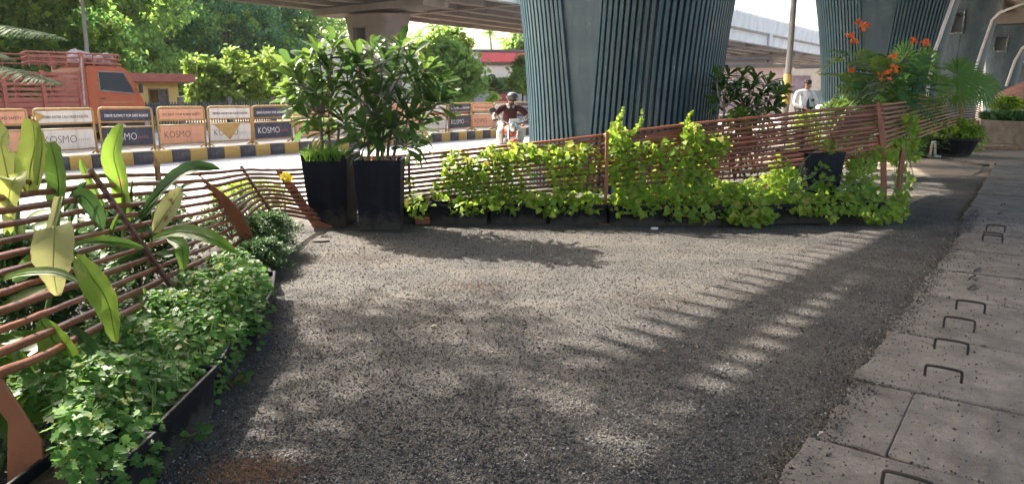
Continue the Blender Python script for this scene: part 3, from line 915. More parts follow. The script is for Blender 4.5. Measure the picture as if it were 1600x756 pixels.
# deck above the garden
far = [P1 - dirv(37) * 34, P1 - dirv(38) * 15, P1 + V3((0, 0, 0)), lerp(P1, P2, 0.5), P2.copy(), P3.copy(), P4.copy(), P5.copy(), P5 + dirv(38.5) * 60]
path = catmull(far, 4)
DZ = 7.35
LW, RW = 3.25, 12.0                           # reach to the left and to the right of the piers
t = thing('flyover', 'flyover deck on blue piers covering the gravel garden', 'flyover', (0, 0, 0))
deck('slab', None, path, [(LW, DZ + 0.75), (LW, DZ + 0.55), (-RW, DZ + 0.55), (-RW, DZ + 0.75)], M['deck']).build('deck_slab', M['deck'], t)
for off in (3.1, 0.4, -2.6, -5.3, -8.0, -11.0):
    deck('g', None, path, [(off - 0.35, DZ + 0.55), (off + 0.35, DZ + 0.55), (off + 0.28, DZ), (off - 0.28, DZ)], M['deck']).build('girder', M['deck'], t)
deck('p', None, path, [(LW + 0.02, DZ + 0.55), (LW + 0.02, DZ + 1.8), (LW - 0.25, DZ + 1.8), (LW - 0.25, DZ + 0.755)], M['deck_pale']).build('parapet', M['deck_pale'], t)
for q, bd in ((P1, 45), (P2, 39), (P3, 37), (P4, 38), (P5, 38)):
    Rm = Matrix.Rotation(-rad(bd), 3, 'Z')
    b = MB()
    # cap: tapered hammerhead that carries the girders
    for sg in (1,):
        poly = [V3((-2.3, 0, 6.56)), V3((2.3, 0, 6.56)), V3((11.5, 0, 7.0)), V3((11.5, 0, 7.34)), V3((-3.7, 0, 7.34)), V3((-3.7, 0, 7.0))]
        poly = [q + Rm @ (V3((p_.x, -1.1, p_.z))) for p_ in poly]
        b.prism(poly, Rm @ V3((0, 2.2, 0)))
    b.build('pier_cap', M['deck'], t)
# unseen slats on a beam, added to cast striped shade on the gravel
wk = thing('shade_slats', 'slats on a beam beside the flyover deck, unseen, added to stripe the gravel', 'shade_slats', (0, 0, 0))
zb = DZ + 0.42
wb = V3((-6.15, 9.58, zb)); wd = dirv(42.4)
wl = V3((-wd.y, wd.x, 0))
beam = MB()
beam.box(tuple(wb + wd * 4.9), (0.28, 9.9, 0.12), Matrix.Rotation(-rad(42.4), 3, 'Z'))
beam.build('beam', M['grey'], wk)
sm = MB().box((0, 0, 0), (1.55, 0.10, 0.06)).mesh('slat', M['grey'])
for i in range(36):
    o = link('slat', sm, wk)
    o.location = wb + wd * (i * 0.275 + 0.05) - wl * 0.12 + V3((0, 0, 0.1))
    o.rotation_euler = (0, 0, -rad(47) + R.uniform(-0.02, 0.02))

# second flyover beyond the road
t2 = thing('flyover', 'pale flyover crossing behind the trees and the road, with notched parapet', 'flyover', (0, 0, 0))
s0, s1, n1, n2 = -70, 260, 30.0, 46.8
def sbox(name, n_a, n_b, z0, z1, m, a=s0, c=s1):
    o = MB().box((0, 0, 0), (c - a, n_b - n_a, z1 - z0)).build(name, m, t2, world=False)
    o.location = rp((a + c) / 2, (n_a + n_b) / 2, (z0 + z1) / 2); o.rotation_euler = (0, 0, ROADZ)
    return o
sbox('deck_slab', n1 + 0.1, n2, 8.9, 9.35, M['deck'])
for i, nn in enumerate((30.75, 33.6, 36.4, 39.2, 42.0, 44.8)):
    sbox('girder', nn - 0.38, nn + 0.38, 7.66, 8.895, M['deck_pale'] if i == 0 else M['deck'])
sbox('parapet', n1, n1 + 0.3, 9.1, 10.75, M['deck_pale'])
sbox('parapet', n2 + 0.003, n2 + 0.3, 9.1, 10.75, M['deck_pale'])
for s in range(-66, 260, 27):
    sbox('diaphragm', n1 + 0.34, n2 - 0.4, 7.60, 8.88, M['deck'], s - 0.3, s + 0.3)
    sbox('bracket', n1 + 0.03, n1 + 0.33, 7.62, 9.09, M['deck_pale'], s - 0.55, s + 0.55)
pm = MB().box((0, 0, 0), (0.5, 0.24, 0.22)).mesh('coping_block', M['deck_pale'])
for i in range(150):
    o = link('coping_block', pm, t2)
    o.location = rp(-10 + i * 1.0, n1 + 0.15, 10.861); o.rotation_euler = (0, 0, ROADZ)
for u, r_ in ((594, 53), (1185, 122)):
    q = bearing_pt(u, r_)
    pr = copy_tree(pier1); pr.location = q; pr.rotation_euler.z = pyaw(36.6); pr.scale.z = 6.9 / PT
    for c in list(pr.children):
        if c.name.startswith('rib'):
            bpy.data.objects.remove(c)
        else:
            c.data = c.data.copy(); c.data.materials[0] = M['pier_grey']
    pr['label'] = 'brown grey pier of the far flyover, behind the frangipani crowns' if u < 800 else 'hazy far pier under the pale flyover, above the dark shrub'
    sbox('pier_cap', q.dot(N) - 5.5, q.dot(N) + 5.5, 7.15, 7.6, M['deck'], q.dot(D) - 1.2, q.dot(D) + 1.2)

# ---- haze over the whole place
hm = bpy.data.materials.new('haze'); hm.use_nodes = True
for n_ in list(hm.node_tree.nodes):
    if n_.type == 'BSDF_PRINCIPLED': hm.node_tree.nodes.remove(n_)
pv = hm.node_tree.nodes.new('ShaderNodeVolumePrincipled')
pv.inputs['Color'].default_value = (0.93, 0.94, 0.96, 1)
pv.inputs['Density'].default_value = 0.0002
pv.inputs['Anisotropy'].default_value = 0.3
hm.node_tree.links.new(pv.outputs[0], hm.node_tree.nodes['Material Output'].inputs['Volume'])
hz = MB().box((0, 0, 12.0), (1420, 1420, 26.2)).build('haze', hm)
props(hz, kind='stuff')
# ================================================================== PEOPLE
def skin(name, joints, edges, m, sub=2, root=0):
    """one continuous skinned body from joints {key: (x, y, z, r[, r2])}"""
    keys = list(joints)
    ix = {k: i for i, k in enumerate(keys)}
    me = bpy.data.meshes.new(name)
    me.from_pydata([joints[k][:3] for k in keys], [(ix[a], ix[b]) for a, b in edges], [])
    o = bpy.data.objects.new(name, me)
    COL.objects.link(o)
    md = o.modifiers.new('skin', 'SKIN'); md.use_smooth_shade = True
    sl_ = me.skin_vertices[0].data
    for k in keys:
        j = joints[k]
        sl_[ix[k]].radius = (j[3], j[4] if len(j) > 4 else j[3])
        sl_[ix[k]].use_root = (ix[k] == root)
    sb = o.modifiers.new('sub', 'SUBSURF'); sb.levels = sub; sb.render_levels = sub
    dg = bpy.context.evaluated_depsgraph_get()
    out = bpy.data.meshes.new_from_object(o.evaluated_get(dg))
    bpy.data.objects.remove(o)
    out.materials.clear(); out.materials.append(m)
    out.polygons.foreach_set('use_smooth', [True] * len(out.polygons))
    out.name = name
    return out
def hand(J, E, key, wrist, d, side, curl=0.6, s=1.0):
    """palm and five fingers that curl"""
    d = V3(d).normalized(); sd = V3(side).normalized(); dn = d.cross(sd).normalized()
    if dn.z > 0: dn = -dn
    w_ = V3(wrist)
    J[key + 'palm'] = (*(w_ + d * 0.05), 0.032 * s, 0.018 * s)
    E.append((key + 'wrist', key + 'palm'))
    for i, ln in enumerate((0.070, 0.078, 0.073, 0.058)):
        k0 = w_ + d * 0.085 + sd * (i - 1.5) * 0.021
        k1 = k0 + (d * (1 - curl) + dn * curl).normalized() * ln * 0.55
        k2 = k1 + (d * (0.3 - curl) + dn).normalized() * ln * 0.45
        J[f'{key}f{i}a'] = (*k0, 0.0095); J[f'{key}f{i}b'] = (*k1, 0.0085); J[f'{key}f{i}c'] = (*k2, 0.0075)
        E += [(key + 'palm', f'{key}f{i}a'), (f'{key}f{i}a', f'{key}f{i}b'), (f'{key}f{i}b', f'{key}f{i}c')]
    t0 = w_ + d * 0.035 - sd * 0.035; t1 = t0 + (d * 0.6 - sd * 0.5 + dn * 0.5).normalized() * 0.045
    J[key + 'ta'] = (*t0, 0.011); J[key + 'tb'] = (*t1, 0.009)
    E += [(key + 'palm', key + 'ta'), (key + 'ta', key + 'tb')]
def figure(label, loc, rz, P, cloth, hair_m, group=None, beard=False, helmet=False, half_sleeve=True, tie=False):
    """P: joint positions (front is -y)"""
    t = thing('person', label, 'person', loc, rz)
    J, E = {}, []
    def add(k, p, r1, r2=None, par=None):
        J[k] = (*p, r1, r2 or r1)
        if par: E.append((par, k))
    add('pelvis', P['pelvis'], 0.15, 0.115)
    add('waist', lerp(V3(P['pelvis']), V3(P['chest']), 0.42), 0.135, 0.10, 'pelvis')
    add('chest', P['chest'], 0.155, 0.115, 'waist')
    add('collar', lerp(V3(P['chest']), V3(P['neck']), 0.72), 0.085, 0.07, 'chest')
    add('neck', P['neck'], 0.055, None, 'collar')
    hd = V3(P['head'])
    up = (hd - V3(P['neck'])).normalized(); fw = V3(P.get('face', (0, -1, 0))).normalized()
    add('jaw', V3(P['neck']) + up * 0.07 + fw * 0.025, 0.058, 0.066, 'neck')
    add('skull', hd + up * 0.02, 0.076, 0.088, 'jaw')
    add('crown', hd + up * 0.085, 0.052, 0.06, 'skull')
    for s_ in ('l', 'r'):
        add(s_ + 'sh', P[s_ + 'sh'], 0.062, None, 'collar')
        el, wr, sh = V3(P[s_ + 'el']), V3(P[s_ + 'wr']), V3(P[s_ + 'sh'])
        add(s_ + 'ua', lerp(sh, el, 0.5), 0.050, None, s_ + 'sh')
        add(s_ + 'el', el, 0.042, None, s_ + 'ua')
        add(s_ + 'fa', lerp(el, wr, 0.35), 0.042, None, s_ + 'el')
        add(s_ + 'wrist', wr, 0.027, 0.022, s_ + 'fa')
        hd_ = P.get(s_ + 'hand', tuple(wr - el))
        hand(J, E, s_, wr, hd_, V3((1 if s_ == 'r' else -1, 0, 0)), P.get('curl', 0.6))
        hip, kn, an = V3(P[s_ + 'hip']), V3(P[s_ + 'kn']), V3(P[s_ + 'an'])
        add(s_ + 'hip', hip, 0.095, None, 'pelvis')
        add(s_ + 'th', lerp(hip, kn, 0.5), 0.078, None, s_ + 'hip')
        add(s_ + 'kn', kn, 0.058, None, s_ + 'th')
        add(s_ + 'cf', lerp(kn, an, 0.35), 0.056, None, s_ + 'kn')
        add(s_ + 'an', an, 0.038, None, s_ + 'cf')
        ft = V3(P.get(s_ + 'ft', tuple(an + V3((0, -0.17, -0.05)))))
        add(s_ + 'ft', ft, 0.036, 0.03, s_ + 'an')
    body = link('body', skin('body', J, E, M['skin']), t)
    # shirt
    S, SE = {}, []
    def sadd(k, kk, g, par=None, p=None):
        j = J[kk]
        S[k] = (*(p or j[:3]), j[3] + g, j[4] + g)
        if par: SE.append((par, k))
    sadd('pelvis', 'pelvis', 0.012, None, tuple(lerp(V3(P['pelvis']), V3(P['chest']), 0.02)))
    sadd('waist', 'waist', 0.028, 'pelvis'); sadd('chest', 'chest', 0.02, 'waist'); sadd('collar', 'collar', 0.014, 'chest')
    for s_ in ('l', 'r'):
        sadd(s_ + 'sh', s_ + 'sh', 0.018, 'collar'); sadd(s_ + 'ua', s_ + 'ua', 0.020, s_ + 'sh')
        if half_sleeve:
            q = lerp(V3(P[s_ + 'sh']), V3(P[s_ + 'el']), 0.78)
            S[s_ + 'cuff'] = (*q, 0.066, 0.066); SE.append((s_ + 'ua', s_ + 'cuff'))
        else:
            sadd(s_ + 'el', s_ + 'el', 0.016, s_ + 'ua'); sadd(s_ + 'fa', s_ + 'fa', 0.012, s_ + 'el'); sadd(s_ + 'wr', s_ + 'wrist', 0.012, s_ + 'fa', tuple(lerp(V3(P[s_ + 'el']), V3(P[s_ + 'wr']), 0.9)))
    sh = link('shirt', skin('shirt', S, SE, M[cloth[0]]), t)
    # open collar
    nk = V3(P['neck'])
    b = MB()
    for sg in (-1, 1):
        b.prism([nk + V3((sg * 0.015, -0.075, -0.03)), nk + V3((sg * 0.075, -0.045, 0.005)), nk + V3((sg * 0.085, -0.055, -0.05)), nk + V3((sg * 0.04, -0.10, -0.075))], V3((0, 0.006, 0.004)))
    b.build('collar', M[cloth[0]] if not P.get('collar') else M[P['collar']], t, world=False)
    T, TE = {}, []
    def tadd(k, g, par=None, p=None):
        j = J[k]; T[k] = (*(p or j[:3]), j[3] + g, j[4] + g)
        if par: TE.append((par, k))
    tadd('pelvis', 0.02)
    for s_ in ('l', 'r'):
        tadd(s_ + 'hip', 0.02, 'pelvis'); tadd(s_ + 'th', 0.022, s_ + 'hip'); tadd(s_ + 'kn', 0.022, s_ + 'th'); tadd(s_ + 'cf', 0.022, s_ + 'kn'); tadd(s_ + 'an', 0.026, s_ + 'cf')
    link('trousers', skin('trousers', T, TE, M[cloth[1]]), t)
    for s_ in ('l', 'r'):
        j = J[s_ + 'ft']; a = V3(J[s_ + 'an'][:3])
        q = V3(j[:3]); dd = (q - a); dd.z = 0
        MB().ball(tuple(lerp(a, q, 0.6) + V3((0, 0, -0.035))), (0.052, 0.14, 0.045), 10, 7, rot=Matrix.Rotation(math.atan2(-dd.x, dd.y) + math.pi, 3, 'Z')).build('shoe', M['black'], t, world=False, smooth=True)
    # face
    side = up.cross(fw).normalized()
    Rf_ = Matrix((side, -fw, up)).transposed()
    eye = hd + up * 0.005 + fw * 0.088
    for sg in (-1, 1):
        e = MB().ball(tuple(eye + side * 0.032 * sg - fw * 0.004), 0.012, 8, 6).build('eye', M['wht'], t, world=False, smooth=True)
        MB().ball(tuple(eye + side * 0.032 * sg + fw * 0.005), 0.006, 8, 6).build('iris', M['black'], e, world=False, smooth=True)
        MB().ball(tuple(eye + side * 0.032 * sg + up * 0.022), (0.018, 0.006, 0.004), 8, 5, rot=Rf_).build('eyebrow', M['hair'], t, world=False)
        MB().ball(tuple(hd + side * 0.082 * sg - up * 0.005), (0.012, 0.024, 0.034), 8, 6, rot=Rf_).build('ear', M['skin'], t, world=False, smooth=True)
    MB().ball(tuple(eye - up * 0.03 + fw * 0.012), (0.014, 0.02, 0.026), 8, 6, rot=Rf_).build('nose', M['skin'], t, world=False, smooth=True)
    MB().ball(tuple(hd - up * 0.062 + fw * 0.086), (0.026, 0.008, 0.008), 8, 5, rot=Rf_).build('mouth', mat('lips', (0.22, 0.08, 0.07), rough=0.5), t, world=False, smooth=True)
    if beard:
        MB().ball(tuple(hd - up * 0.085 + fw * 0.045), (0.068, 0.052, 0.045), 12, 8, rot=Rf_).build('beard', M['hair'], t, world=False, smooth=True)
        MB().ball(tuple(hd - up * 0.046 + fw * 0.09), (0.03, 0.01, 0.008), 8, 5, rot=Rf_).build('moustache', M['hair'], t, world=False, smooth=True)
    if not helmet:
        b = MB()
        b.ball(tuple(hd + up * 0.052 - fw * 0.018), (0.09, 0.098, 0.092), 14, 10, rot=Rf_)
        for i in range(40):
            q = unit(1)[0]; q[2] = abs(q[2])
            dd = Rf_ @ V3((q[0] * 0.088, q[1] * 0.094, q[2] * 0.09))
            b.ball(tuple(hd + up * 0.055 - fw * 0.018 + dd), 0.02, 6, 4)
        b.build('hair', M['hair'], t, world=False, smooth=True)
    if tie:
        ck = V3(P['chest'])
        b = MB().prism([nk + V3((-0.02, -0.098, -0.05)), nk + V3((0.02, -0.098, -0.05)), nk + V3((0.016, -0.115, -0.09)), ck + V3((0.042, -0.15, -0.25)), ck + V3((0.0, -0.152, -0.31)), ck + V3((-0.042, -0.15, -0.25)), nk + V3((-0.016, -0.115, -0.09))], V3((0, 0.008, 0)))
        b.build('tie', M['navy_cloth'], t, world=False)
    return t, J, up, fw, hd, Rf_

# ---- motorbike and its rider, coming along the road
bq = bearing_pt(797, 15.4)
RZ = rad(8)
bike = thing('motorbike', 'motorbike coming towards the camera on the bright road', 'motorbike', bq, RZ)
def bt(P, r, n, name, m, par=bike, sm_=True): return MB().tube(P, r, n).build(name, m, par, world=False, smooth=sm_)
for y, nm in ((-0.62, 'wheel'), (0.68, 'wheel')):
    w_ = MB().lathe((0, 0, 0), [(0.22, -0.045), (0.285, -0.045), (0.30, 0), (0.285, 0.045), (0.22, 0.045)], 24, axis=Matrix.Rotation(math.pi / 2, 3, 'Y')).build(nm, M['black'], bike, world=False, smooth=True)
    w_.location = (0, y, 0.30 - 0.03)
    rim = MB().lathe((0, 0, 0), [(0.19, -0.03), (0.221, -0.03), (0.221, 0.03), (0.19, 0.03)], 24, axis=Matrix.Rotation(math.pi / 2, 3, 'Y')).build('rim', M['chrome'], w_, world=False)
for sg in (-1, 1):
    bt([(sg * 0.09, -0.62, 0.28), (sg * 0.095, -0.42, 0.88)], 0.026, 8, 'fork', M['chrome'])
MB().ball((0, -0.56, 0.62), (0.10, 0.2, 0.055), 12, 8).build('mudguard', M['t_red'], bike, world=False, smooth=True)
MB().ball((0, -0.55, 0.90), (0.115, 0.10, 0.115), 14, 10).build('headlight_shell', M['black'], bike, world=False, smooth=True)
MB().lathe((0, -0.63, 0.90), [(0.1, 0), (0.105, -0.02), (0.07, -0.05), (0.0, -0.055)], 16, axis=Matrix.Rotation(-math.pi / 2, 3, 'X')).build('headlight', M['chrome'], bike, world=False, smooth=True)
MB().box((0, -0.62, 1.02), (0.2, 0.03, 0.09)).build('number_plate', M['wht'], bike, world=False)
bt([(-0.42, -0.36, 1.03), (-0.30, -0.42, 1.05), (-0.12, -0.44, 0.98), (0.12, -0.44, 0.98), (0.30, -0.42, 1.05), (0.42, -0.36, 1.03)], 0.014, 8, 'handlebar', M['chrome'])
for sg in (-1, 1):
    bt([(sg * 0.30, -0.42, 1.05), (sg * 0.43, -0.355, 1.03)], 0.02, 8, 'grip', M['black'])
    bt([(sg * 0.27, -0.43, 1.05), (sg * 0.33, -0.45, 1.16), (sg * 0.38, -0.45, 1.21)], 0.008, 6, 'mirror_stem', M['black'])
    mr = MB().ball((sg * 0.42, -0.46, 1.24), (0.075, 0.02, 0.05), 12, 8).build('mirror', M['black'], bike, world=False, smooth=True)
    MB().ball((sg * 0.42, -0.443, 1.24), (0.065, 0.006, 0.042), 12, 6).build('glass', M['chrome'], mr, world=False, smooth=True)
    MB().ball((sg * 0.2, -0.5, 0.93), (0.035, 0.03, 0.028), 8, 6).build('indicator', mat('indicator_amber', (0.6, 0.2, 0.03), rough=0.3), bike, world=False, smooth=True)
    bt([(sg * 0.12, -0.30, 0.55), (sg * 0.30, -0.33, 0.55), (sg * 0.31, -0.33, 0.35), (sg * 0.14, -0.3, 0.3)], 0.014, 7, 'crash_bar', M['chrome'])
MB().ball((0, -0.08, 0.80), (0.15, 0.3, 0.13), 14, 10).build('tank', M['t_red'], bike, world=False, smooth=True)
MB().ball((0, 0.42, 0.78), (0.14, 0.42, 0.06), 14, 8).build('seat', M['black'], bike, world=False, smooth=True)
MB().box((0, -0.05, 0.45), (0.26, 0.4, 0.34)).build('engine', M['grey'], bike, world=False, bevel=0.03, seg=2)
bt([(0.0, -0.42, 0.88), (0, -0.1, 0.70), (0, 0.5, 0.66), (0, 0.9, 0.7)], 0.028, 8, 'frame', M['black'])
bt([(0.14, -0.1, 0.35), (0.16, 0.3, 0.28), (0.17, 0.95, 0.42)], 0.04, 8, 'exhaust', M['chrome'])
PR = dict(pelvis=(0, 0.30, 0.88), chest=(0, 0.06, 1.17), neck=(0, -0.05, 1.34), head=(0.02, -0.14, 1.45), face=(0.08, -1, -0.38), lsh=(-0.21, -0.02, 1.27), lel=(-0.37, -0.14, 1.10), lwr=(-0.38, -0.30, 1.06), lhand=(0.0, -1, -0.1),
          rsh=(0.21, -0.02, 1.27), rel=(0.39, -0.14, 1.08), rwr=(0.38, -0.30, 1.06), rhand=(0.0, -1, -0.1), lhip=(-0.11, 0.24, 0.86), lkn=(-0.24, -0.16, 0.76), lan=(-0.19, 0.10, 0.40), lft=(-0.19, -0.06, 0.33),
          rhip=(0.11, 0.24, 0.86), rkn=(0.24, -0.16, 0.76), ran=(0.19, 0.10, 0.40), rft=(0.19, -0.06, 0.33), curl=0.75, collar='deck_pale')
t, J, up, fw, hd, Rf_ = figure('bearded man in a maroon polo shirt and grey helmet riding the motorbike', bq, RZ, PR, ('maroon', 'pale_cloth'), M['hair'], beard=True, helmet=True)
b = MB()
b.ball(tuple(hd + up * 0.06 - fw * 0.012), (0.122, 0.135, 0.115), 18, 12, rot=Rf_)
hl_ = b.build('helmet', M['helmet'], None, world=False, smooth=True)
hl_.location = t.location; hl_.rotation_euler = t.rotation_euler
props(hl_, 'shiny grey half helmet on the motorbike rider', 'helmet')
o = MB().tube([tuple(hd + Rf_ @ V3((math.cos(a) * 0.125, math.sin(a) * 0.138, 0.03))) for a in [i * 2 * math.pi / 20 for i in range(21)]], 0.009, 6).build('rim', M['black'], hl_, world=False)
for sg in (-1, 1):
    MB().tube([tuple(hd + Rf_ @ V3((sg * 0.1, 0.02, 0.02))), tuple(hd + Rf_ @ V3((sg * 0.075, -0.02, -0.1)))], 0.006, 5).build('strap', M['black'], hl_, world=False)

# ---- man in white with a scooter, behind the fence
mq = bearing_pt(1257, 21.5)
mq.z = 0.16
PW = dict(pelvis=(0, 0, 0.98), chest=(0.02, -0.02, 1.34), neck=(0.03, -0.03, 1.53), head=(0.045, -0.05, 1.65), face=(0.55, -1, -0.22), lsh=(-0.21, 0, 1.44), lel=(-0.30, -0.02, 1.15), lwr=(-0.14, -0.26, 1.02), lhand=(0.7, -0.7, -0.2),
          rsh=(0.22, -0.02, 1.44), rel=(0.30, -0.16, 1.18), rwr=(0.22, -0.40, 1.08), rhand=(0.3, -1, -0.1), lhip=(-0.1, 0, 0.95), lkn=(-0.11, -0.03, 0.52), lan=(-0.11, 0.02, 0.09), rhip=(0.1, 0, 0.95), rkn=(0.11, -0.04, 0.52), ran=(0.11, 0.02, 0.09))
figure('man in a white shirt and dark tie standing behind the fence', mq, rad(12), PW, ('shirt', 'dark_cloth'), M['hair'], half_sleeve=False, tie=True)
o = MB().box((0, 0, 0.04), (3.4, 2.2, 0.12)).build('plinth', M['kerb_top'], bevel=0.02); o.location = (mq.x + 0.5, mq.y, 0.0); props(o, kind='structure')
sc_ = thing('scooter', 'pale scooter at the hands of the man in white', 'scooter', mq + V3((0.62, -0.35, 0)), rad(-62))
for y in (-0.55, 0.6):
    w_ = MB().lathe((0, y, 0.22), [(0.13, -0.05), (0.2, -0.05), (0.22, 0), (0.2, 0.05), (0.13, 0.05)], 20, axis=Matrix.Rotation(math.pi / 2, 3, 'Y')).build('wheel', M['black'], sc_, world=False, smooth=True)
    MB().lathe((0, y, 0.22), [(0.1, -0.03), (0.131, -0.03), (0.131, 0.03), (0.1, 0.03)], 16, axis=Matrix.Rotation(math.pi / 2, 3, 'Y')).build('rim', M['chrome'], w_, world=False)
MB().prism([V3((-0.2, -0.34, 0.28)), V3((0.2, -0.34, 0.28)), V3((0.19, -0.42, 0.9)), V3((0.1, -0.44, 1.02)), V3((-0.1, -0.44, 1.02)), V3((-0.19, -0.42, 0.9))], (0, 0.06, 0.0)).build('leg_shield', M['wht'], sc_, world=False, bevel=0.015)
MB().box((0, -0.05, 0.28), (0.3, 0.5, 0.07)).build('footboard', M['wht'], sc_, world=False, bevel=0.02)
MB().ball((0, 0.5, 0.56), (0.2, 0.42, 0.22), 14, 10).build('rear_body', M['wht'], sc_, world=False, smooth=True)
MB().ball((0, 0.42, 0.80), (0.15, 0.38, 0.055), 14, 8).build('seat', M['black'], sc_, world=False, smooth=True)
MB().ball((0, -0.44, 1.04), (0.15, 0.1, 0.09), 12, 8).build('headlight', M['wht'], sc_, world=False, smooth=True)
MB().tube([(-0.36, -0.3, 1.06), (-0.12, -0.4, 1.06), (0.12, -0.4, 1.06), (0.36, -0.3, 1.06)], 0.018, 8).build('handlebar', M['black'], sc_, world=False, smooth=True)
for sg in (-1, 1):
    MB().tube([(sg * 0.25, -0.36, 1.06), (sg * 0.3, -0.38, 1.2)], 0.007, 5).build('mirror_stem', M['black'], sc_, world=False)
    MB().ball((sg * 0.32, -0.38, 1.24), (0.06, 0.015, 0.045), 10, 7).build('mirror', M['black'], sc_, world=False, smooth=True)
MB().tube([(0, -0.55, 0.22), (0, -0.43, 0.9)], 0.03, 8).build('fork', M['grey'], sc_, world=False)
# ================================================================== BARRICADES
_txt = {}
def text_mesh(s, size, m, offset=0.0, width=None, ext=0.0015):
    key = (s, size, m.name, offset, width)
    if key in _txt: return _txt[key]
    cu = bpy.data.curves.new('lettering', 'FONT')
    cu.body = s; cu.size = size; cu.extrude = ext; cu.offset = offset; cu.resolution_u = 3
    cu.align_x = 'LEFT'
    o = bpy.data.objects.new('tmp', cu)
    COL.objects.link(o)
    dg = bpy.context.evaluated_depsgraph_get()
    me = bpy.data.meshes.new_from_object(o.evaluated_get(dg))
    bpy.data.objects.remove(o)
    me.materials.clear(); me.materials.append(m)
    if width:
        xs = [v.co.x for v in me.vertices]
        k = width / (max(xs) - min(xs))
        for v in me.vertices: v.co.x = (v.co.x - min(xs)) * k
    me.name = 'lettering'
    _txt[key] = me
    return me
RX = Matrix.Rotation(math.pi / 2, 4, 'X')
def write(me, parent, x, y, z):
    o = link('lettering', me, parent)
    o.matrix_local = Matrix.Translation((x, y, z)) @ RX
    return o
def barricade(label, colour, ink, small, slogan, loc, rz, extra=None):
    t = thing('barricade', label, 'barricade', loc, rz, 'barricades along the far kerb')
    W, H = 1.2, 1.0
    f = MB()
    c = 0.07
    P = [V3((-W / 2, 0, 0.02)), V3((-W / 2, 0, H - c)), V3((-W / 2 + 0.02, 0, H - 0.02)), V3((-W / 2 + c, 0, H)), V3((W / 2 - c, 0, H)), V3((W / 2 - 0.02, 0, H - 0.02)), V3((W / 2, 0, H - c)), V3((W / 2, 0, 0.02))]
    f.tube(P, 0.024, 8)
    for z in (0.13, 0.57, 0.69):
        f.tube([(-W / 2, 0, z), (W / 2, 0, z)], 0.018, 6)
    f.build('frame', M['steel_y'], t, smooth=True, world=False)
    for x in (-W / 2, W / 2):
        MB().tube([(x, -0.24, 0.0), (x, -0.02, 0.10), (x, 0.02, 0.10), (x, 0.24, 0.0)], 0.02, 6).build('foot', M['steel_y'], t, world=False)
    bd = MB().box((0, -0.005, 0.35), (W - 0.07, 0.016, 0.41)).build('board', colour, t, world=False)
    hd = MB().box((0, -0.005, 0.835), (W - 0.07, 0.016, 0.25)).build('header', colour, t, world=False)
    write(text_mesh('KOSMO', 0.235, ink, -0.004, 0.66), bd, -0.47, -0.016, 0.275)
    if small: write(text_mesh('one', 0.13, small, -0.002, 0.24), bd, 0.22, -0.016, 0.30)
    if slogan: write(text_mesh(slogan, 0.085, ink, 0.0, 0.98), hd, -0.48, -0.016, 0.80)
    if extra == 'tri':
        MB().prism([V3((-0.48, -0.022, 0.56)), V3((0.27, -0.022, 0.56)), V3((-0.04, -0.022, 0.16))], (0, 0.006, 0)).build('hanging_flag', M['steel_y'], t, world=False)
    if extra == 'sticker':
        MB().prism([V3((-0.575, -0.03, 0.93)), V3((-0.40, -0.03, 0.86)), V3((-0.575, -0.03, 0.74))], (0, 0.006, 0)).build('hanging_flag', M['steel_y'], t, world=False)
    return t
K3 = [('orange', M['b_orange'], M['ink'], M['ink_g'], 'DO NOT STOP ROAD SAFETY'),
      ('white', M['b_white'], M['ink'], M['ink_g'], 'DRIVING FASTER CAN CAUSE DISASTER.'),
      ('navy', M['b_navy'], M['ink_w'], M['ink_r'], 'DRIVE SLOWLY FOR SAFE ROADS')]
where = {0: 'at the left edge of the photo', 1: 'behind the pale broad ginger leaves', 2: 'behind the tall upright lime leaf',
         3: 'before the yellow booth', 4: 'carrying a yellow hanging triangle', 5: 'just left of the left frangipani',
         6: 'seen through the left frangipani', 7: 'hidden behind the frangipani stems', 8: 'behind the right frangipani', 9: 'behind the right edge of the frangipani leaves',
         10: 'just right of the frangipani leaves', 11: 'left of the motorbike rider', 12: 'behind the arm of the motorbike rider', 13: 'right behind the rider helmet', 14: 'between the rider and the ribbed pier',
         15: 'partly behind the ribbed pier'}
protos = {}
flags = []
for k in range(-1, 22):
    cn, cm, ink, sm_, slog = K3[k % 3]
    if cn not in protos:
        protos[cn] = barricade('', cm, ink, sm_, slog, (0, 0, 0), 0)
        t = protos[cn]
    else:
        t = copy_tree(protos[cn])
    t.location = rp(4.92 + 1.3 * k + 0.6, 17.05 + R.uniform(-0.04, 0.04), 0.25)
    t.rotation_euler = (R.uniform(-0.05, 0.03), R.uniform(-0.018, 0.018), ROADZ + R.uniform(-0.05, 0.05))
    if k in where: t['label'] = f'{cn} lettered barricade on the kerb ' + where[k]
    elif k < 0: t['label'] = f'{cn} lettered barricade on the kerb outside the left edge'
    else: t['label'] = f'{cn} lettered barricade on the kerb hidden behind the nearest pier, {["first","second","third","fourth","fifth","sixth"][k - 16]} from its left side'
    flags.append((k, t)) if k in (1, 4) else None
for k, t in flags:
    if True:
        tri = [V3((-0.48, -0.022, 0.56)), V3((0.27, -0.022, 0.56)), V3((-0.04, -0.022, 0.16))] if k == 4 else [V3((-0.575, -0.03, 0.95)), V3((-0.38, -0.03, 0.86)), V3((-0.575, -0.03, 0.72))]
        MB().prism(tri, (0, 0.006, 0)).build('hanging_flag', M['steel_y'], t, world=False)

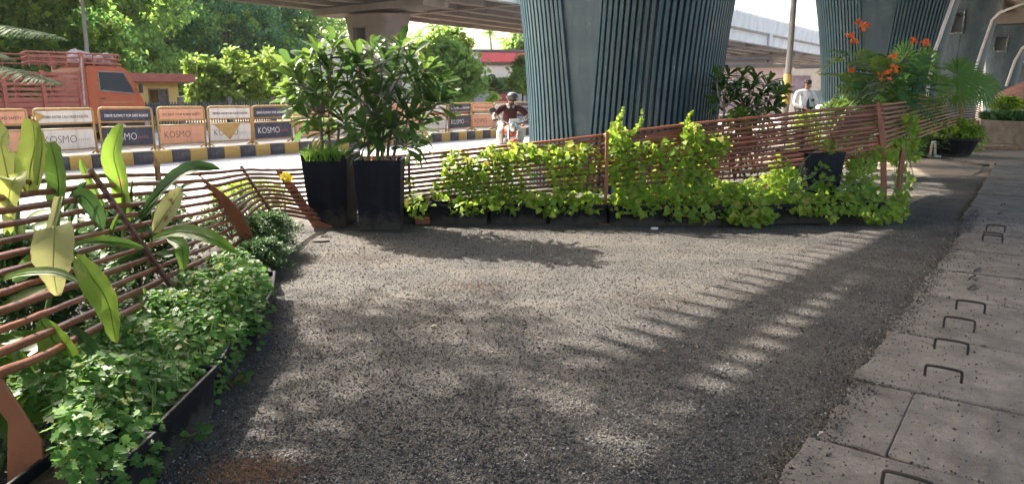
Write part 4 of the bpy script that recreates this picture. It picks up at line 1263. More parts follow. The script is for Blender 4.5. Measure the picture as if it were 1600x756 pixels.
# ================================================================== LORRY
def lorry():
    nT = 25.0
    t = thing('lorry', 'orange slat-sided lorry with a bundle roped on its cab roof', 'lorry', rp(10.75, nT, 0), ROADZ)
    B = lambda: MB()
    # local: x forward, y away, z up; the cab starts at x = 0
    def side(poly, y0, y1, name, m, par=t, bev=0.03):
        o = MB().prism([V3((x, y0, z)) for x, z in poly], (0, y1 - y0, 0)).build(name, m, par, world=False, bevel=bev, seg=2)
        return o
    cab = side([(0.02, 0.62), (1.62, 0.62), (1.80, 0.75), (1.84, 1.25), (1.66, 1.68), (1.32, 2.36), (1.2, 2.44), (0.1, 2.46), (0.02, 2.4)], 0.0, 2.05, 'cab', M['t_red'])
    wn = MB().prism([V3((0.42, -0.006, 1.70)), V3((1.50, -0.006, 1.60)), V3((1.20, -0.006, 2.24)), V3((0.42, -0.006, 2.26))], (0, 0.02, 0)).build('side_window', M['glass'], t, world=False)
    MB().tube([V3((0.40, -0.012, 1.68)), V3((1.53, -0.012, 1.58)), V3((1.22, -0.012, 2.27)), V3((0.40, -0.012, 2.28)), V3((0.40, -0.012, 1.68))], 0.02, 6).build('window_frame', M['grey'], wn, world=False)
    dr = MB().prism([V3((0.34, -0.012, 0.72)), V3((1.42, -0.012, 0.72)), V3((1.52, -0.012, 1.55)), V3((0.34, -0.012, 1.62))], (0, 0.02, 0)).build('door', M['t_red'], t, world=False, bevel=0.006)
    MB().box((0.46, -0.03, 1.42), (0.14, 0.03, 0.035)).build('handle', M['black'], dr, world=False)
    MB().box((0.95, -0.022, 1.30), (1.0, 0.012, 0.02)).build('stripe', M['kerb_y'], t, world=False)
    # windscreen follows the raked front
    MB().prism([V3((1.69, 0.15, 1.70)), V3((1.69, 1.9, 1.70)), V3((1.38, 1.85, 2.30)), V3((1.38, 0.2, 2.30))], (0.02, 0, 0.01)).build('windscreen', M['glass'], t, world=False)
    MB().box((1.84, 1.02, 0.62), (0.16, 2.1, 0.26)).build('bumper', M['grey'], t, world=False, bevel=0.02)
    for y in (0.3, 1.75):
        MB().lathe((1.85, y, 0.95), [(0.11, 0), (0.1, 0.03)], 14, axis=Matrix.Rotation(math.pi / 2, 3, 'Y')).build('headlight', M['wht'], t, world=False)
    MB().box((1.66, -0.16, 1.75), (0.1, 0.12, 0.3)).build('mirror', M['black'], t, world=False, bevel=0.02)
    MB().box((-2.6, 1.02, 0.62), (5.6, 1.0, 0.22)).build('chassis', M['black'], t, world=False)
    for x in (0.95, -3.2, -4.6):
        for y in (0.14, 1.9):
            wv = MB().lathe((x, y - 0.12, 0.44), [(0.40, 0), (0.45, 0.04), (0.45, 0.2), (0.40, 0.24)], 20, axis=Matrix.Rotation(-math.pi / 2, 3, 'X')).build('wheel', M['black'], t, world=False)
            MB().lathe((x, y - 0.125, 0.44), [(0.2, 0), (0.14, 0.05), (0.06, 0.02)], 12, axis=Matrix.Rotation(-math.pi / 2, 3, 'X')).build('rim', M['grey'], wv, world=False)
    # body: posts and horizontal slats
    MB().box((-3.0, 1.02, 0.98), (5.7, 2.1, 0.12)).build('load_floor', M['t_rail'], t, world=False)
    for y in (-0.03, 2.07):
        for x in (-0.2, -1.25, -2.3, -3.35, -4.4, -5.45):
            MB().box((x, y, 1.63), (0.1, 0.07, 1.3)).build('post', M['t_rail'], t, world=False)
        for i in range(8):
            MB().box((-2.85, y + (0.05 if y < 1 else -0.05), 1.08 + i * 0.158), (5.45, 0.03, 0.085 if i > 2 else 0.13)).build('slat', M['t_rail'], t, world=False)
    for i in range(8):
        MB().box((-0.13, 1.02, 1.10 + i * 0.172), (0.03, 2.0, 0.1)).build('slat', M['t_rail'], t, world=False)
    # tall head of the body and roof rack
    MB().box((-0.08, -0.03, 1.9), (0.11, 0.09, 1.9)).build('post', M['t_rail'], t, world=False)
    MB().box((-0.08, 2.07, 1.9), (0.11, 0.09, 1.9)).build('post', M['t_rail'], t, world=False)
    rk = MB()
    for z in (2.53, 2.68, 2.82):
        rk.tube([(-1.75, 0.0, z - 0.06), (-1.6, 0, z), (1.05, 0, z), (1.2, 0.1, z - 0.02), (1.2, 1.95, z - 0.02), (1.05, 2.05, z), (-1.6, 2.05, z), (-1.75, 2.05, z - 0.06)], 0.028, 6)
    for x in (-1.55, -1.0, -0.5, 0.3, 1.0):
        rk.tube([(x, 0, 2.4), (x, 0, 2.82)], 0.022, 6); rk.tube([(x, 2.05, 2.4), (x, 2.05, 2.82)], 0.022, 6)
    rk.build('roof_rack', M['t_rail'], t, world=False)
    bb = MB()
    for i in range(9):
        x = -0.1 + i * 0.14
        bb.ball((x, 0.55 + R.uniform(-0.15, 0.15), 2.66 + 0.10 * math.sin(i * 0.9)), (0.2, 0.5, 0.17 + R.uniform(-0.04, 0.06)), 9, 6, rot=Euler((R.uniform(-.3, .3), R.uniform(-.3, .3), R.uniform(-1, 1))).to_matrix())
    o = bb.build('load_bundle', M['tarp'], None, world=False); o.matrix_world = t.matrix_basis
    o.location = t.location; o.rotation_euler = t.rotation_euler
    props(o, 'lumpy pale bundle tied on the lorry cab roof', 'bundle')
    # rope over the bundle
    MB().tube([(-0.15, -0.08, 1.2), (-0.12, -0.09, 2.3), (-0.08, -0.05, 2.75), (0.0, 0.5, 2.98), (0.05, 1.2, 2.9)], 0.03, 6).build('rope', M['tarp'], t, world=False)
lorry()

# ================================================================== BOOTH
def booth():
    nB = 33.0
    sR = nB * math.tan(rad(53.4) - rad(36.6) + 0) 
    ang = lambda u: math.atan2(ray(u, 148).x, ray(u, 148).y) + rad(53.4)
    s0, s1 = nB * math.tan(ang(196)), nB * math.tan(ang(279))
    t = thing('booth', 'small yellow booth with flat red roof beside the lorry cab', 'booth', rp(s0, nB, 0), ROADZ)
    L = s1 - s0
    zt = 2.1
    bb = MB()
    x0, x1 = L * 0.42, L * 0.80
    bb.box((x0 / 2, 0.1, zt / 2), (x0, 0.2, zt)); bb.box(((x1 + L) / 2, 0.1, zt / 2), (L - x1, 0.2, zt))
    bb.box(((x0 + x1) / 2, 0.1, 0.5), (x1 - x0, 0.2, 1.0)); bb.box(((x0 + x1) / 2, 0.1, (zt + 1.8) / 2), (x1 - x0, 0.2, zt - 1.8))
    bb.box((0.1, 1.6, zt / 2), (0.196, 2.8, zt)); bb.box((L - 0.1, 1.6, zt / 2), (0.196, 2.8, zt))
    bb.box((L * 0.75, 3.1, zt / 2), (L * 0.5, 0.2, zt)); bb.box((L * 0.2, 3.1, zt * 0.2), (L * 0.4, 0.2, zt * 0.4))
    bb.build('wall', M['booth'], t, world=False)
    MB().box((L / 2 + 0.1, 1.5, zt + 0.19), (L + 0.9, 4.2, 0.38)).build('roof', M['booth_r'], t, world=False, bevel=0.02)
    wn = MB().box(((x0 + x1) / 2 + (x1 - x0) * 0.28, 0.08, 1.4), ((x1 - x0) * 0.42, 0.05, 0.8)).build('shutter', M['bark'], t, world=False)
    fr = MB()
    for x in (x0 + 0.03, (x0 + x1) / 2, x1 - 0.03):
        fr.box((x, 0.03, 1.4), (0.07, 0.08, 0.85))
    for z in (1.02, 1.78):
        fr.box(((x0 + x1) / 2, 0.03, z), (x1 - x0, 0.075, 0.06))
    fr.build('window_frame', M['bark'], t, world=False)
    MB().box(((x0 + x1) / 2, -0.3, 0.86), (x1 - x0 + 1.4, 0.5, 0.5)).build('counter', M['black'], t, world=False)
booth()

# ================================================================== BUILDING, WALL, FENCE, POLES
def building():
    t = thing('building', 'long white building with a red band under its roof, left of the nearest pier', 'building', (-12, 95, 0), rad(6))
    w = MB(); w.box((14, 8, 3.3), (46, 16, 6.6)); w.build('wall', M['wall'], t, world=False)
    MB().box((14, 7.9, 6.75), (46.6, 16.6, 0.3)).build('roof_edge', M['kerb_top'], t, world=False)
    MB().box((21, -0.3, 5.9), (26, 0.6, 1.15)).build('red_band', M['redpanel'], t, world=False)
    MB().box((21, -0.12, 5.05), (26, 0.24, 0.3)).build('ledge', M['kerb_top'], t, world=False)
    MB().box((14, -0.1, 3.2), (45.8, 0.22, 0.25)).build('ledge', M['kerb_top'], t, world=False)
    t.location = (-12, 95, 0.35)
    for i in range(9):
        x = -6 + i * 4.6
        f = MB().box((x, -0.02, 1.4), (1.7, 0.12, 1.5)).build('window', M['grey'], t, world=False)
        MB().box((x, -0.09, 1.4), (1.5, 0.03, 1.3)).build('pane', M['glass'], f, world=False)
building()
def house(u, r_, w_, h_, label, m, roof):
    q = bearing_pt(u, r_)
    t = thing('house', label, 'house', q, -math.atan2(q.x, q.y))
    MB().box((0, 3, h_ / 2), (w_, 6, h_)).build('wall', m, t, world=False)
    MB().box((0, 3, h_ + 0.12), (w_ + 0.6, 6.6, 0.24)).build('roof', roof, t, world=False)
    for i in (-1, 1):
        f = MB().box((i * w_ * 0.25, -0.02, h_ * 0.6), (w_ * 0.2, 0.1, h_ * 0.26)).build('window', M['wht'], t, world=False)
        MB().box((i * w_ * 0.25, -0.08, h_ * 0.6), (w_ * 0.17, 0.03, h_ * 0.22)).build('pane', M['glass'], f, world=False)
house(532, 75, 3.8, 6.9, 'narrow pale house above the left frangipani crown', M['wall'], M['kerb_top'])
house(1132, 70, 7, 4.6, 'dim house under the pale flyover, just right of the nearest pier', M['pier_grey'], M['kerb_top'])
house(1178, 55, 5.2, 3.4, 'pinkish wall house behind the dark shrub under the flyover', mat('pink_wall', (0.42, 0.3, 0.28), (0.5, 0.37, 0.34), 0.5, 0.9, stain=(0.3, 0.22, 0.2), sscale=0.3), M['kerb_top'])
house(1222, 64, 4.2, 3.0, 'low white house left of the lamp pole', M['wall'], M['kerb_top'])
house(1300, 75, 10, 4.0, 'grey house behind the second pier', M['pier_grey'], M['kerb_top'])

cw = thing('compound_wall', 'low red compound wall with posters behind the barricades', 'wall', rp(42, 38, 0), ROADZ)
for i in range(14):
    x = i * 2.5
    MB().box((x, 0, 0.8), (2.46, 0.15, 1.6)).build('panel', [M['redpanel'], M['redpanel'], M['b_white'], M['redpanel'], M['wall'], M['redpanel'], M['blue']][i % 7], cw, world=False)
    MB().box((x + 1.25, -0.05, 0.9), (0.16, 0.2, 1.85)).build('post', M['grey'], cw, world=False)
MB().box((16, 0, 1.9), (34, 0.1, 0.08)).build('rail', M['black'], cw, world=False)

pf = thing('picket_fence', 'pale picket railing with dark posts in front of the bright bushes', 'fence', rp(12, 30, 0), ROADZ)
pk = MB().box((0, 0, 0.62), (0.05, 0.03, 1.24)).mesh('picket', M['kerb_top'])
for i in range(74):
    o = link('picket', pk, pf); o.location = (i * 0.125, 0, 0.0)
for i in range(5):
    MB().box((i * 2.3 + 0.05, 0.05, 0.72), (0.2, 0.16, 1.44)).build('post', M['bark'], pf, world=False)
for z in (0.3, 1.05):
    MB().box((4.6, 0.03, z), (9.4, 0.03, 0.06)).build('rail', M['kerb_top'], pf, world=False)

def pole(label, P, r0, r1, m=M['grey'], band=None):
    t = thing('lamp_pole', label, 'pole', P[0])
    n = len(P)
    MB().tube(P, [lerp(r0, r1, i / (n - 1)) for i in range(n)], 10).build('shaft', m, t, smooth=True)
    MB().lathe(P[0], [(r0 * 1.9, 0), (r0 * 1.9, 0.05), (r0 * 1.2, 0.12)], 10).build('base', m, t)
    if band:
        MB().tube([lerp(V3(P[0]), V3(P[-1]), band[0]), lerp(V3(P[0]), V3(P[-1]), band[1])], r0 * 1.12, 12).build('band', M['booth'], t)
    return t
q = bearing_pt(1229, 27)
pole('slim grey lamp pole right of the nearest pier, with an ochre band', [V3((q.x, q.y, 0)), V3((q.x + 0.02, q.y, 9.5))], 0.12, 0.075, M['grey'], (0.13, 0.235))
q = bearing_pt(146, 36)
pole('leaning pale pole behind the lorry', [V3((q.x, q.y, 0)), at(136, 80, 36.2), at(125, -30, 36.4)], 0.11, 0.08, M['deck_pale'])
q = bearing_pt(733, 58)
pole('thin dark pole in front of the red band building', [V3((q.x, q.y, 0)), V3((q.x, q.y, 5.4))], 0.07, 0.06, M['bark'])

hd = thing('hoarding', 'pale notice hoarding with a purple picture behind the man in white', 'hoarding', bearing_pt(1251, 33), -rad(22))
MB().box((0, 0, 1.5), (1.5, 0.1, 2.2)).build('board', M['b_white'], hd, world=False)
MB().box((-0.05, -0.06, 1.95), (0.75, 0.03, 0.72)).build('picture', mat('poster_purple', (0.16, 0.12, 0.18), (0.3, 0.25, 0.3), 3, 0.7), hd, world=False)
for x in (-0.6, 0.6):
    MB().box((x, 0.08, 0.2), (0.07, 0.05, 0.5)).build('leg', M['grey'], hd, world=False)
hd = thing('hoarding', 'blue grey sheet hoarding between the man in white and the second pier', 'hoarding', bearing_pt(1277, 30), -rad(23))
MB().box((0, 0, 1.05), (0.75, 0.08, 1.3)).build('board', mat('sheet_blue', (0.16, 0.24, 0.27), (0.24, 0.32, 0.34), 2, 0.6), hd, world=False)
for x in (-0.3, 0.3):
    MB().box((x, 0.06, 0.2), (0.05, 0.04, 0.46)).build('leg', M['grey'], hd, world=False)

# ================================================================== TREES
DIA_V = [(-0.5, 0, 0), (0, -0.55, 0.08), (0.5, 0, 0.0), (0, 0.8, 0.1)]
def crown_mesh(name, lobes, nleaf, leaf, m, clump=0.55, per=26, lit_leaf=None):
    """lobes: (centre, radii); leaves sit in clumps through the outer part of each lobe"""
    vol = np.array([l[1][0] * l[1][1] * l[1][2] for l in lobes]) ** 0.67
    cnt = np.maximum((vol / vol.sum() * nleaf / per).astype(int), 3)
    PS, NS = [], []
    for (c, r_), k in zip(lobes, cnt):
        u_ = unit(k)
        rad_ = NR.uniform(0.45, 1.0, k) ** 0.6
        C = np.array(c) + u_ * rad_[:, None] * np.array(r_)
        cl = clump * NR.uniform(0.5, 1.3, k)
        pts = np.repeat(C, per, 0) + NR.normal(0, 0.5, (k * per, 3)) * np.repeat(cl, per)[:, None] * np.array([1, 1, 0.6])
        nm = np.repeat(u_, per, 0) + np.array([0, 0, 0.6]) + NR.normal(0, 0.55, (k * per, 3))
        PS.append(pts); NS.append(nm)
    P_ = np.concatenate(PS); Nn = np.concatenate(NS)
    Rm = frames(unit(len(P_)) + np.array([0, 0, -0.3]), Nn)
    V, Fc = spread(DIA_V, [(0, 1, 2, 3)], P_, Rm, leaf * NR.uniform(0.6, 1.3, len(P_)))
    me = np_mesh(name, V, Fc, m)
    if lit_leaf:                                 # random clumps in a second leaf tone, imitating sunlit foliage
        me.materials.append(lit_leaf)
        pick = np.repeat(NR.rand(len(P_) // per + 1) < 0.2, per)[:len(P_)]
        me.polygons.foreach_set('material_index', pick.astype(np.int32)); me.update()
    return me
def tree(name, label, base, h, lobes, nleaf, leaf, m, bark=None, tr=0.25, group=None, clump=0.8, lean=(0, 0)):
    """lobes given relative to the base as (x, y, z, rx, ry, rz)"""
    base = V3(base)
    t = thing(name, label, 'tree', base, 0, group)
    L = [((base.x + a, base.y + b_, base.z + c), (d_, e, f_)) for a, b_, c, d_, e, f_ in lobes]
    bk = bark or M['bark']
    top = V3((base.x + lean[0], base.y + lean[1], base.z + h * 0.62))
    P = catmull([base, lerp(base, top, 0.4) + V3((R.uniform(-.1, .1) * h * .2, 0, 0)), top], 4)
    MB().tube(P, [lerp(tr, tr * 0.45, i / (len(P) - 1)) for i in range(len(P))], 9).build('trunk', bk, t, smooth=True)
    for (c, r_) in L:
        st = P[R.randint(3, len(P) - 2)]
        cc = V3(c)
        Q = catmull([st, lerp(st, cc, 0.5) + V3((0, 0, -0.06 * h)), cc], 3)
        MB().tube(Q, [lerp(tr * 0.4, tr * 0.1, i / (len(Q) - 1)) for i in range(len(Q))], 6).build('limb', bk, t, smooth=True)
    me = crown_mesh('crown', L, nleaf, leaf, m, clump, lit_leaf=M['tree_b'] if m != M['tree_b'] else M['tree_m'])
    off = np.array(base)
    co = np.empty(len(me.vertices) * 3, dtype=np.float32); me.vertices.foreach_get('co', co)
    co = (co.reshape(-1, 3) - off).astype(np.float32); me.vertices.foreach_set('co', co.ravel()); me.update()
    link('crown', me, t)
    return t
def lobes(w, h0, h1, n, dp=None):
    out = []
    for i in range(n):
        z = lerp(h0, h1, (i + 0.5) / n)
        q = (z - h0) / (h1 - h0)
        rr = w * (0.95 - 0.5 * q * q)
        a = R.uniform(0, 6.28)
        out.append((math.cos(a) * rr * 0.62, math.sin(a) * rr * 0.5, z, rr * R.uniform(0.45, 0.7), rr * R.uniform(0.45, 0.7), (h1 - h0) * R.uniform(0.14, 0.22)))
    return out
G = 'tall trees beyond the far road'
spec = [  # u, distance, crown width, crown bottom, top, material, name, label
    (-70, 46, 5.0, 2.0, 14, 'tree_d', 'tree', 'dark tree outside the left edge behind the lorry'),
    (30, 52, 5.5, 2.2, 15, 'tree_d', 'tree', 'dark loose tree behind the lorry body'),
    (110, 72, 6.0, 3.0, 18, 'tree_d', 'tree', 'dark tree with a pale trunk behind the lorry cab'),
    (185, 70, 6.0, 3.2, 15, 'tree_m', 'tree', 'tree with yellowish leaf edges above the lorry cab roof'),
    (245, 80, 6.0, 1.5, 16, 'tree_d', 'tree', 'dark tree standing behind the yellow booth'),
    (300, 84, 6.6, 0.8, 17, 'tree_g', 'tree', 'bluish green tree rising behind the bright bushes'),
    (360, 84, 6.4, 0.8, 17, 'tree_g', 'tree', 'dense creeper hung tree left of the frangipani'),
    (420, 86, 6.2, 0.6, 16, 'tree_g', 'tree', 'bluish tree seen just under the flyover soffit'),
    (475, 88, 5.6, 0.6, 14.5, 'tree_m', 'tree', 'tree behind the top of the left frangipani'),
    (330, 96, 7.0, 4, 19, 'tree_m', 'tree', 'tallest tree far behind the creeper hung trees'),
    (215, 94, 7.0, 4, 19, 'tree_m', 'tree', 'tall tree filling the gap above the booth'),
]
for u, r_, w_, h0, h1, m_, nm, lab in spec:
    q = bearing_pt(u, r_)
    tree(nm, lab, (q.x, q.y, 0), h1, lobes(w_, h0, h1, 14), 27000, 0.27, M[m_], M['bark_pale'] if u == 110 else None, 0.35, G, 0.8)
G = 'bright bushes behind the picket railing'
for u, r_, w_, h1, lab in ((318, 54, 1.8, 3.7, 'bright bush at the right end of the booth'), (345, 55, 2.2, 3.8, 'bright loose bush behind the picket railing middle'),
                      (385, 54, 2.2, 4.4, 'yellow green bush, tallest behind the picket railing'), (428, 56, 2.4, 4.3, 'bright bush just left of the left frangipani'), (470, 57, 2.4, 3.6, 'bright bush hidden behind the left frangipani')):
    q = bearing_pt(u, r_)
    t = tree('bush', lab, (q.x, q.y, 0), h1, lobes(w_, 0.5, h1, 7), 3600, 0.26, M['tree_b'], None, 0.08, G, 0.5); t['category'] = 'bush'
def at_tree(name, lab, u, r_, pts, nleaf, leaf, m_, tr=0.12, clump=0.5):
    """pts: (u, v, radius in photo pixels) of the lobes"""
    q = bearing_pt(u, r_)
    k = q.y / F
    L = []
    for a, v, rp_ in pts:
        p_ = at(a, v, q.y)
        L.append((p_.x - q.x, R.uniform(-0.5, 0.5) * rp_ * k, p_.z, rp_ * k, rp_ * k, rp_ * k * 0.8))
    h = max(l[2] for l in L)
    return tree(name, lab, (q.x, q.y, 0), h, L, nleaf, leaf, M[m_], None, tr, None, clump)
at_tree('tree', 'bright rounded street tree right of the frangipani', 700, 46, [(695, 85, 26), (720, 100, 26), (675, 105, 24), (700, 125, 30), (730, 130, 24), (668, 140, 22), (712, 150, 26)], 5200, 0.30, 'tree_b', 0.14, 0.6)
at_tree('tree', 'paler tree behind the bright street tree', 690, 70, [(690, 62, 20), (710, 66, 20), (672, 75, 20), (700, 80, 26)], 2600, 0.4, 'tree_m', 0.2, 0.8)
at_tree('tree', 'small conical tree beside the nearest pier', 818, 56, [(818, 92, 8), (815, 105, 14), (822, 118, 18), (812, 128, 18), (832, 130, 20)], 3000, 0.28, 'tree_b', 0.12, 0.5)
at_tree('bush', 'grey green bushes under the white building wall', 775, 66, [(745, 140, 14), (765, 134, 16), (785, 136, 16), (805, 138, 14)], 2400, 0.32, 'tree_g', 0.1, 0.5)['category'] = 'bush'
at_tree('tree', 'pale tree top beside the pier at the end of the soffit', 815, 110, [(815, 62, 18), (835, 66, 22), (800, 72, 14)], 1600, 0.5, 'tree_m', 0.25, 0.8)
at_tree('bush', 'small bright bush between the barricades and the red wall', 768, 40, [(766, 158, 7), (770, 150, 6)], 400, 0.18, 'tree_b', 0.04, 0.2)['category'] = 'bush'
# far wood closing the view
NL = 30000
a = NR.uniform(rad(-48), rad(-13.5), NL)
r_ = NR.uniform(100, 118, NL)
z = NR.uniform(0, 1, NL) ** 0.8 * (12 + 3.0 * np.sin(a * 31) + 2 * np.sin(a * 67 + 1))
pts = np.stack([r_ * np.sin(a), r_ * np.cos(a), z + 0.2], 1)
V, Fc = spread(DIA_V, [(0, 1, 2, 3)], pts, frames(unit(NL), unit(NL) + np.array([0, -0.5, 0.6])), NR.uniform(0.6, 1.4, NL))
o = link('far_woods', np_mesh('far_woods', V, Fc, M['tree_d'])); props(o, kind='stuff')

def coconut(label, u, v, r_, crown=3.2):
    q = bearing_pt(u, r_)
    top = at(u, v, q.y)
    t = thing('coconut_palm', label, 'palm tree', q)
    P = catmull([q, lerp(q, top, 0.5) + V3((0.5, 0, 0)), top], 4)
    MB().tube(P, [lerp(0.26, 0.16, i / (len(P) - 1)) for i in range(len(P))], 8).build('trunk', M['bark_pale'], t, smooth=True)
    for i in range(17):
        az = i * 2.4 + R.uniform(-.2, .2)
        el = R.uniform(-0.35, 1.15)
        L = crown * R.uniform(0.8, 1.15)
        d_ = V3((math.cos(az), math.sin(az), 0))
        sp = [top + d_ * (L * t_ * math.cos(el)) + V3((0, 0, L * (t_ * math.sin(el) - 0.55 * t_ * t_))) for t_ in [j / 7 for j in range(8)]]
        b = MB(); b.tube(sp, [0.05 * (1 - j / 8.5) for j in range(8)], 4)
        side = d_.cross(V3((0, 0, 1)))
        for j in range(1, 8):
            for k in range(3):
                pp = lerp(sp[j - 1], sp[j], k / 3)
                tt = (sp[j] - sp[j - 1]).normalized()
                for sg in (-1, 1):
                    ll = 0.75 * math.sin(math.pi * min(0.95, (j + k / 3) / 8 + 0.1))
                    e = pp + (side * sg * 0.8 + tt * 0.5 + V3((0, 0, -0.45))) * ll
                    b.add([pp - tt * 0.05, pp + tt * 0.05, e], [(0, 1, 2)])
        b.build('frond', M['tree_m'], t)
coconut('coconut palm, tallest, above the bright street tree', 676, 42, 105, 3.4)
coconut('coconut palm rising left of the red band building', 714, 50, 110, 3.2)
coconut('coconut palm above the red band building', 765, 52, 118, 3.0)
coconut('coconut palm in the gap beside the brown pier', 520, 42, 95, 3.2)
coconut('coconut palm low behind the building roof', 790, 66, 125, 2.8)
coconut('coconut palm partly behind the paler tree', 655, 58, 112, 3.0)

# overhanging flame tree at the left, mostly outside the frame
def frond(name, parent, P0, d, L, m, pin=12, wid=0.34, droop=0.35, leaflet=0.11):
    """twice-cut frond: rachis with feather-like side pieces"""
    d = d.normalized()
    sp = [P0 + d * (L * t_) + V3((0, 0, -droop * L * t_ * t_)) for t_ in [j / 9 for j in range(10)]]
    b = MB(); b.tube(sp, [0.006 * (1 - j / 11) + 0.0012 for j in range(10)], 4)
    side = d.cross(V3((0, 0, 1))).normalized()
    for j in range(pin * 2):
        q = (j + 1) / (pin * 2 + 1)
        f_ = q * 9; i = min(int(f_), 8)
        pp = lerp(sp[i], sp[i + 1], f_ - i); tt = (sp[i + 1] - sp[i]).normalized()
        for sg in (-1, 1):
            ll = wid * math.sin(math.pi * (0.12 + 0.84 * q)) * R.uniform(0.88, 1.05)
            e = (side * sg * 0.85 + tt * 0.5 + V3((0, 0, R.uniform(-0.3, -0.1)))).normalized()
            w_ = L / (pin * 2) * 0.42
            a, c = pp, pp + e * ll
            md = lerp(a, c, 0.5) + V3((0, 0, 0.01))
            b.add([a - tt * w_ * .5, md - tt * w_, c, md + tt * w_, a + tt * w_ * .5], [(0, 1, 3, 4), (1, 2, 3)])
    return b.build(name, m, parent)
def flame_tree():
    base = V3((-7.2, 5.6, 0))
    t = thing('flame_tree', 'feathery leaved tree whose fronds hang in at the upper left edge', 'tree', base)
    top = V3((-5.9, 6.3, 3.6))
    MB().tube(catmull([base, V3((-6.7, 5.9, 1.8)), top], 4), [0.14, .13, .12, .11, .1, .095, .09, .085, .08], 9).build('trunk', M['bark'], t, smooth=True)
    ends = [V3((-3.9, 5.0, 2.75))]
    for e in ends:
        MB().tube(catmull([top, lerp(top, e, 0.5) + V3((0, 0, 0.25)), e], 4), [0.06, .055, .05, .045, .04, .035, .03, .025, .02], 6).build('limb', M['bark'], t, smooth=True)
        for i in range(12):
            az = R.uniform(0, 6.28)
            st = lerp(top, e, R.uniform(0.72, 1.0)) + V3((0, 0, R.uniform(0, 0.2)))
            if e is ends[0]: continue
            frond('frond', t, st, V3((math.cos(az), math.sin(az), R.uniform(0.0, 0.5))), R.uniform(0.55, 0.8), M['frond'], 9, 0.2, 0.3)
    # high crown out of view, added to dapple the gravel with shade
    hub = V3((-7.0, 7.2, 5.6))
    MB().tube(catmull([top, lerp(top, hub, 0.5), hub], 4), [0.1, .1, .095, .09, .085, .08, .08, .075, .07], 8).build('limb', M['bark'], t, smooth=True)
    L = []
    for cx, cy, cz, r_ in ((-7.6, 8.6, 7.9, 0.9), (-8.3, 10.6, 8.2, 0.9), (-6.8, 9.2, 8.1, 0.8), (-7.5, 9.9, 8.4, 0.8), (-6.8, 8.2, 7.3, 0.6), (-8.0, 11.0, 8.6, 0.7)):
        c = V3((cx, cy, cz))
        MB().tube(catmull([hub, lerp(hub, c, 0.5) + V3((0, 0, 0.2)), c], 4), [lerp(0.05, 0.015, i / 8) for i in range(9)], 6).build('limb', M['bark'], t, smooth=True)
        L.append((tuple(c - base), (r_, r_, r_ * 0.5)))
    link('crown', crown_mesh('crown', L, 2200, 0.10, M['frond'], 0.35, 18), t)
    # the fronds seen in the picture
    for a, c, y0, y1 in (((-60, 38), (102, 62), 4.3, 4.0), ((-70, 98), (95, 132), 4.2, 3.8), ((-70, 70), (12, 95), 4.6, 4.3), ((-50, 55), (60, 52), 4.5, 4.2)):
        p0, p1 = at(a[0], a[1], y0), at(c[0], c[1], y1)
        MB().tube(catmull([ends[0], lerp(ends[0], p0, 0.6) + V3((0, 0, 0.05)), p0], 3), 0.008, 5).build('limb', M['stem'], t)
        d_ = p1 - p0
        L = d_.length
        frond('frond', t, p0, (d_ + V3((0, 0, 0.12 * L))), L, M['frond'], 24, 0.19, 0.13)
flame_tree()
# ================================================================== ROD FENCES
NROD = 12
def rod_fence(name, label, stations, spans, rods=NROD, r=0.0168, jit=0.0035, loc=None):
    """stations: (top point, bottom point); rods run along them, broken at the spans"""
    t = thing('rod_fence', label, 'fence', loc or stations[0][1] * 1.0)
    for i in range(rods):
        f_ = i / (rods - 1)
        ctr = [lerp(a, b_, f_) for a, b_ in stations]
        for a, c in spans:
            pts = ctr[a:c + 1]
            ext = catmull(ctr, 6)[a * 6:c * 6 + 1]
            n = len(ext)
            o0, o1 = R.uniform(-0.03, 0.03), R.uniform(-0.03, 0.03)
            d0 = (ext[0] - ext[1]).normalized(); d1 = (ext[-1] - ext[-2]).normalized()
            P = [p + V3((R.uniform(-1, 1), R.uniform(-1, 1), R.uniform(-1, 1))) * jit * 0.5 for p in ext]
            P[0] = P[0] + d0 * (0.03 + o0); P[-1] = P[-1] + d1 * (0.03 + o1)
            w_ = V3((0, 0, R.uniform(-jit, jit)))
            kn = R.randint(0, 4); rr__ = r * R.uniform(0.88, 1.12)
            MB().tube([p + w_ for p in P], [rr__ * (1.1 if (i_ + kn) % 5 == 0 else 1.0) * R.uniform(0.97, 1.03) for i_ in range(len(P))], 8).build('rod', M['rod'], t, smooth=True)
    return t
def flat_post(fence, edge, y0, thick, name='post', m=None):
    """a cut steel plate standing across the fence: outline given as 3D points"""
    return MB().prism(edge, thick).build(name, m or M['plate'], fence, bevel=0.002)

# ---- left fence: leans away over the planting
Ls = [(V3((-2.36, 1.2, 1.22)), V3((-1.62, 1.2, 0.80))),
      (V3((-2.44, 2.4, 1.18)), V3((-1.80, 2.4, 0.59))),
      (at(60, 283, 3.95), at(120, 528, 3.05)),
      (at(150, 275, 4.75), at(272, 448, 4.6)),
      (at(312, 272, 6.55), at(385, 385, 6.5)),
      (at(384, 266, 7.6), at(428, 336, 7.4)),
      (at(436, 266, 8.5), at(492, 342, 8.35)),
      (at(500, 262, 9.2), at(530, 336, 9.0)),
      (at(549, 246, 9.25), at(550, 336, 9.2))]
left = rod_fence('rod_fence', 'brown rod fence leaning over the ginger leaves at the left', Ls, [(0, 3), (3, 4), (4, 6), (6, 8)], loc=V3((-1.7, 2.4, 0)))
# nearest plate: upright foot, then leaning away
def plate(fence, poly_px, y, back=0.012):
    pts = [at(u, v, y) for u, v in poly_px]
    return flat_post(fence, pts, y, V3((0, back, 0)))
plate(left, [(10, 800), (75, 800), (68, 756), (65, 690), (0, 590), (-120, 420), (-310, 250), (-325, 262), (-150, 455), (-10, 632), (12, 660)], 2.4)
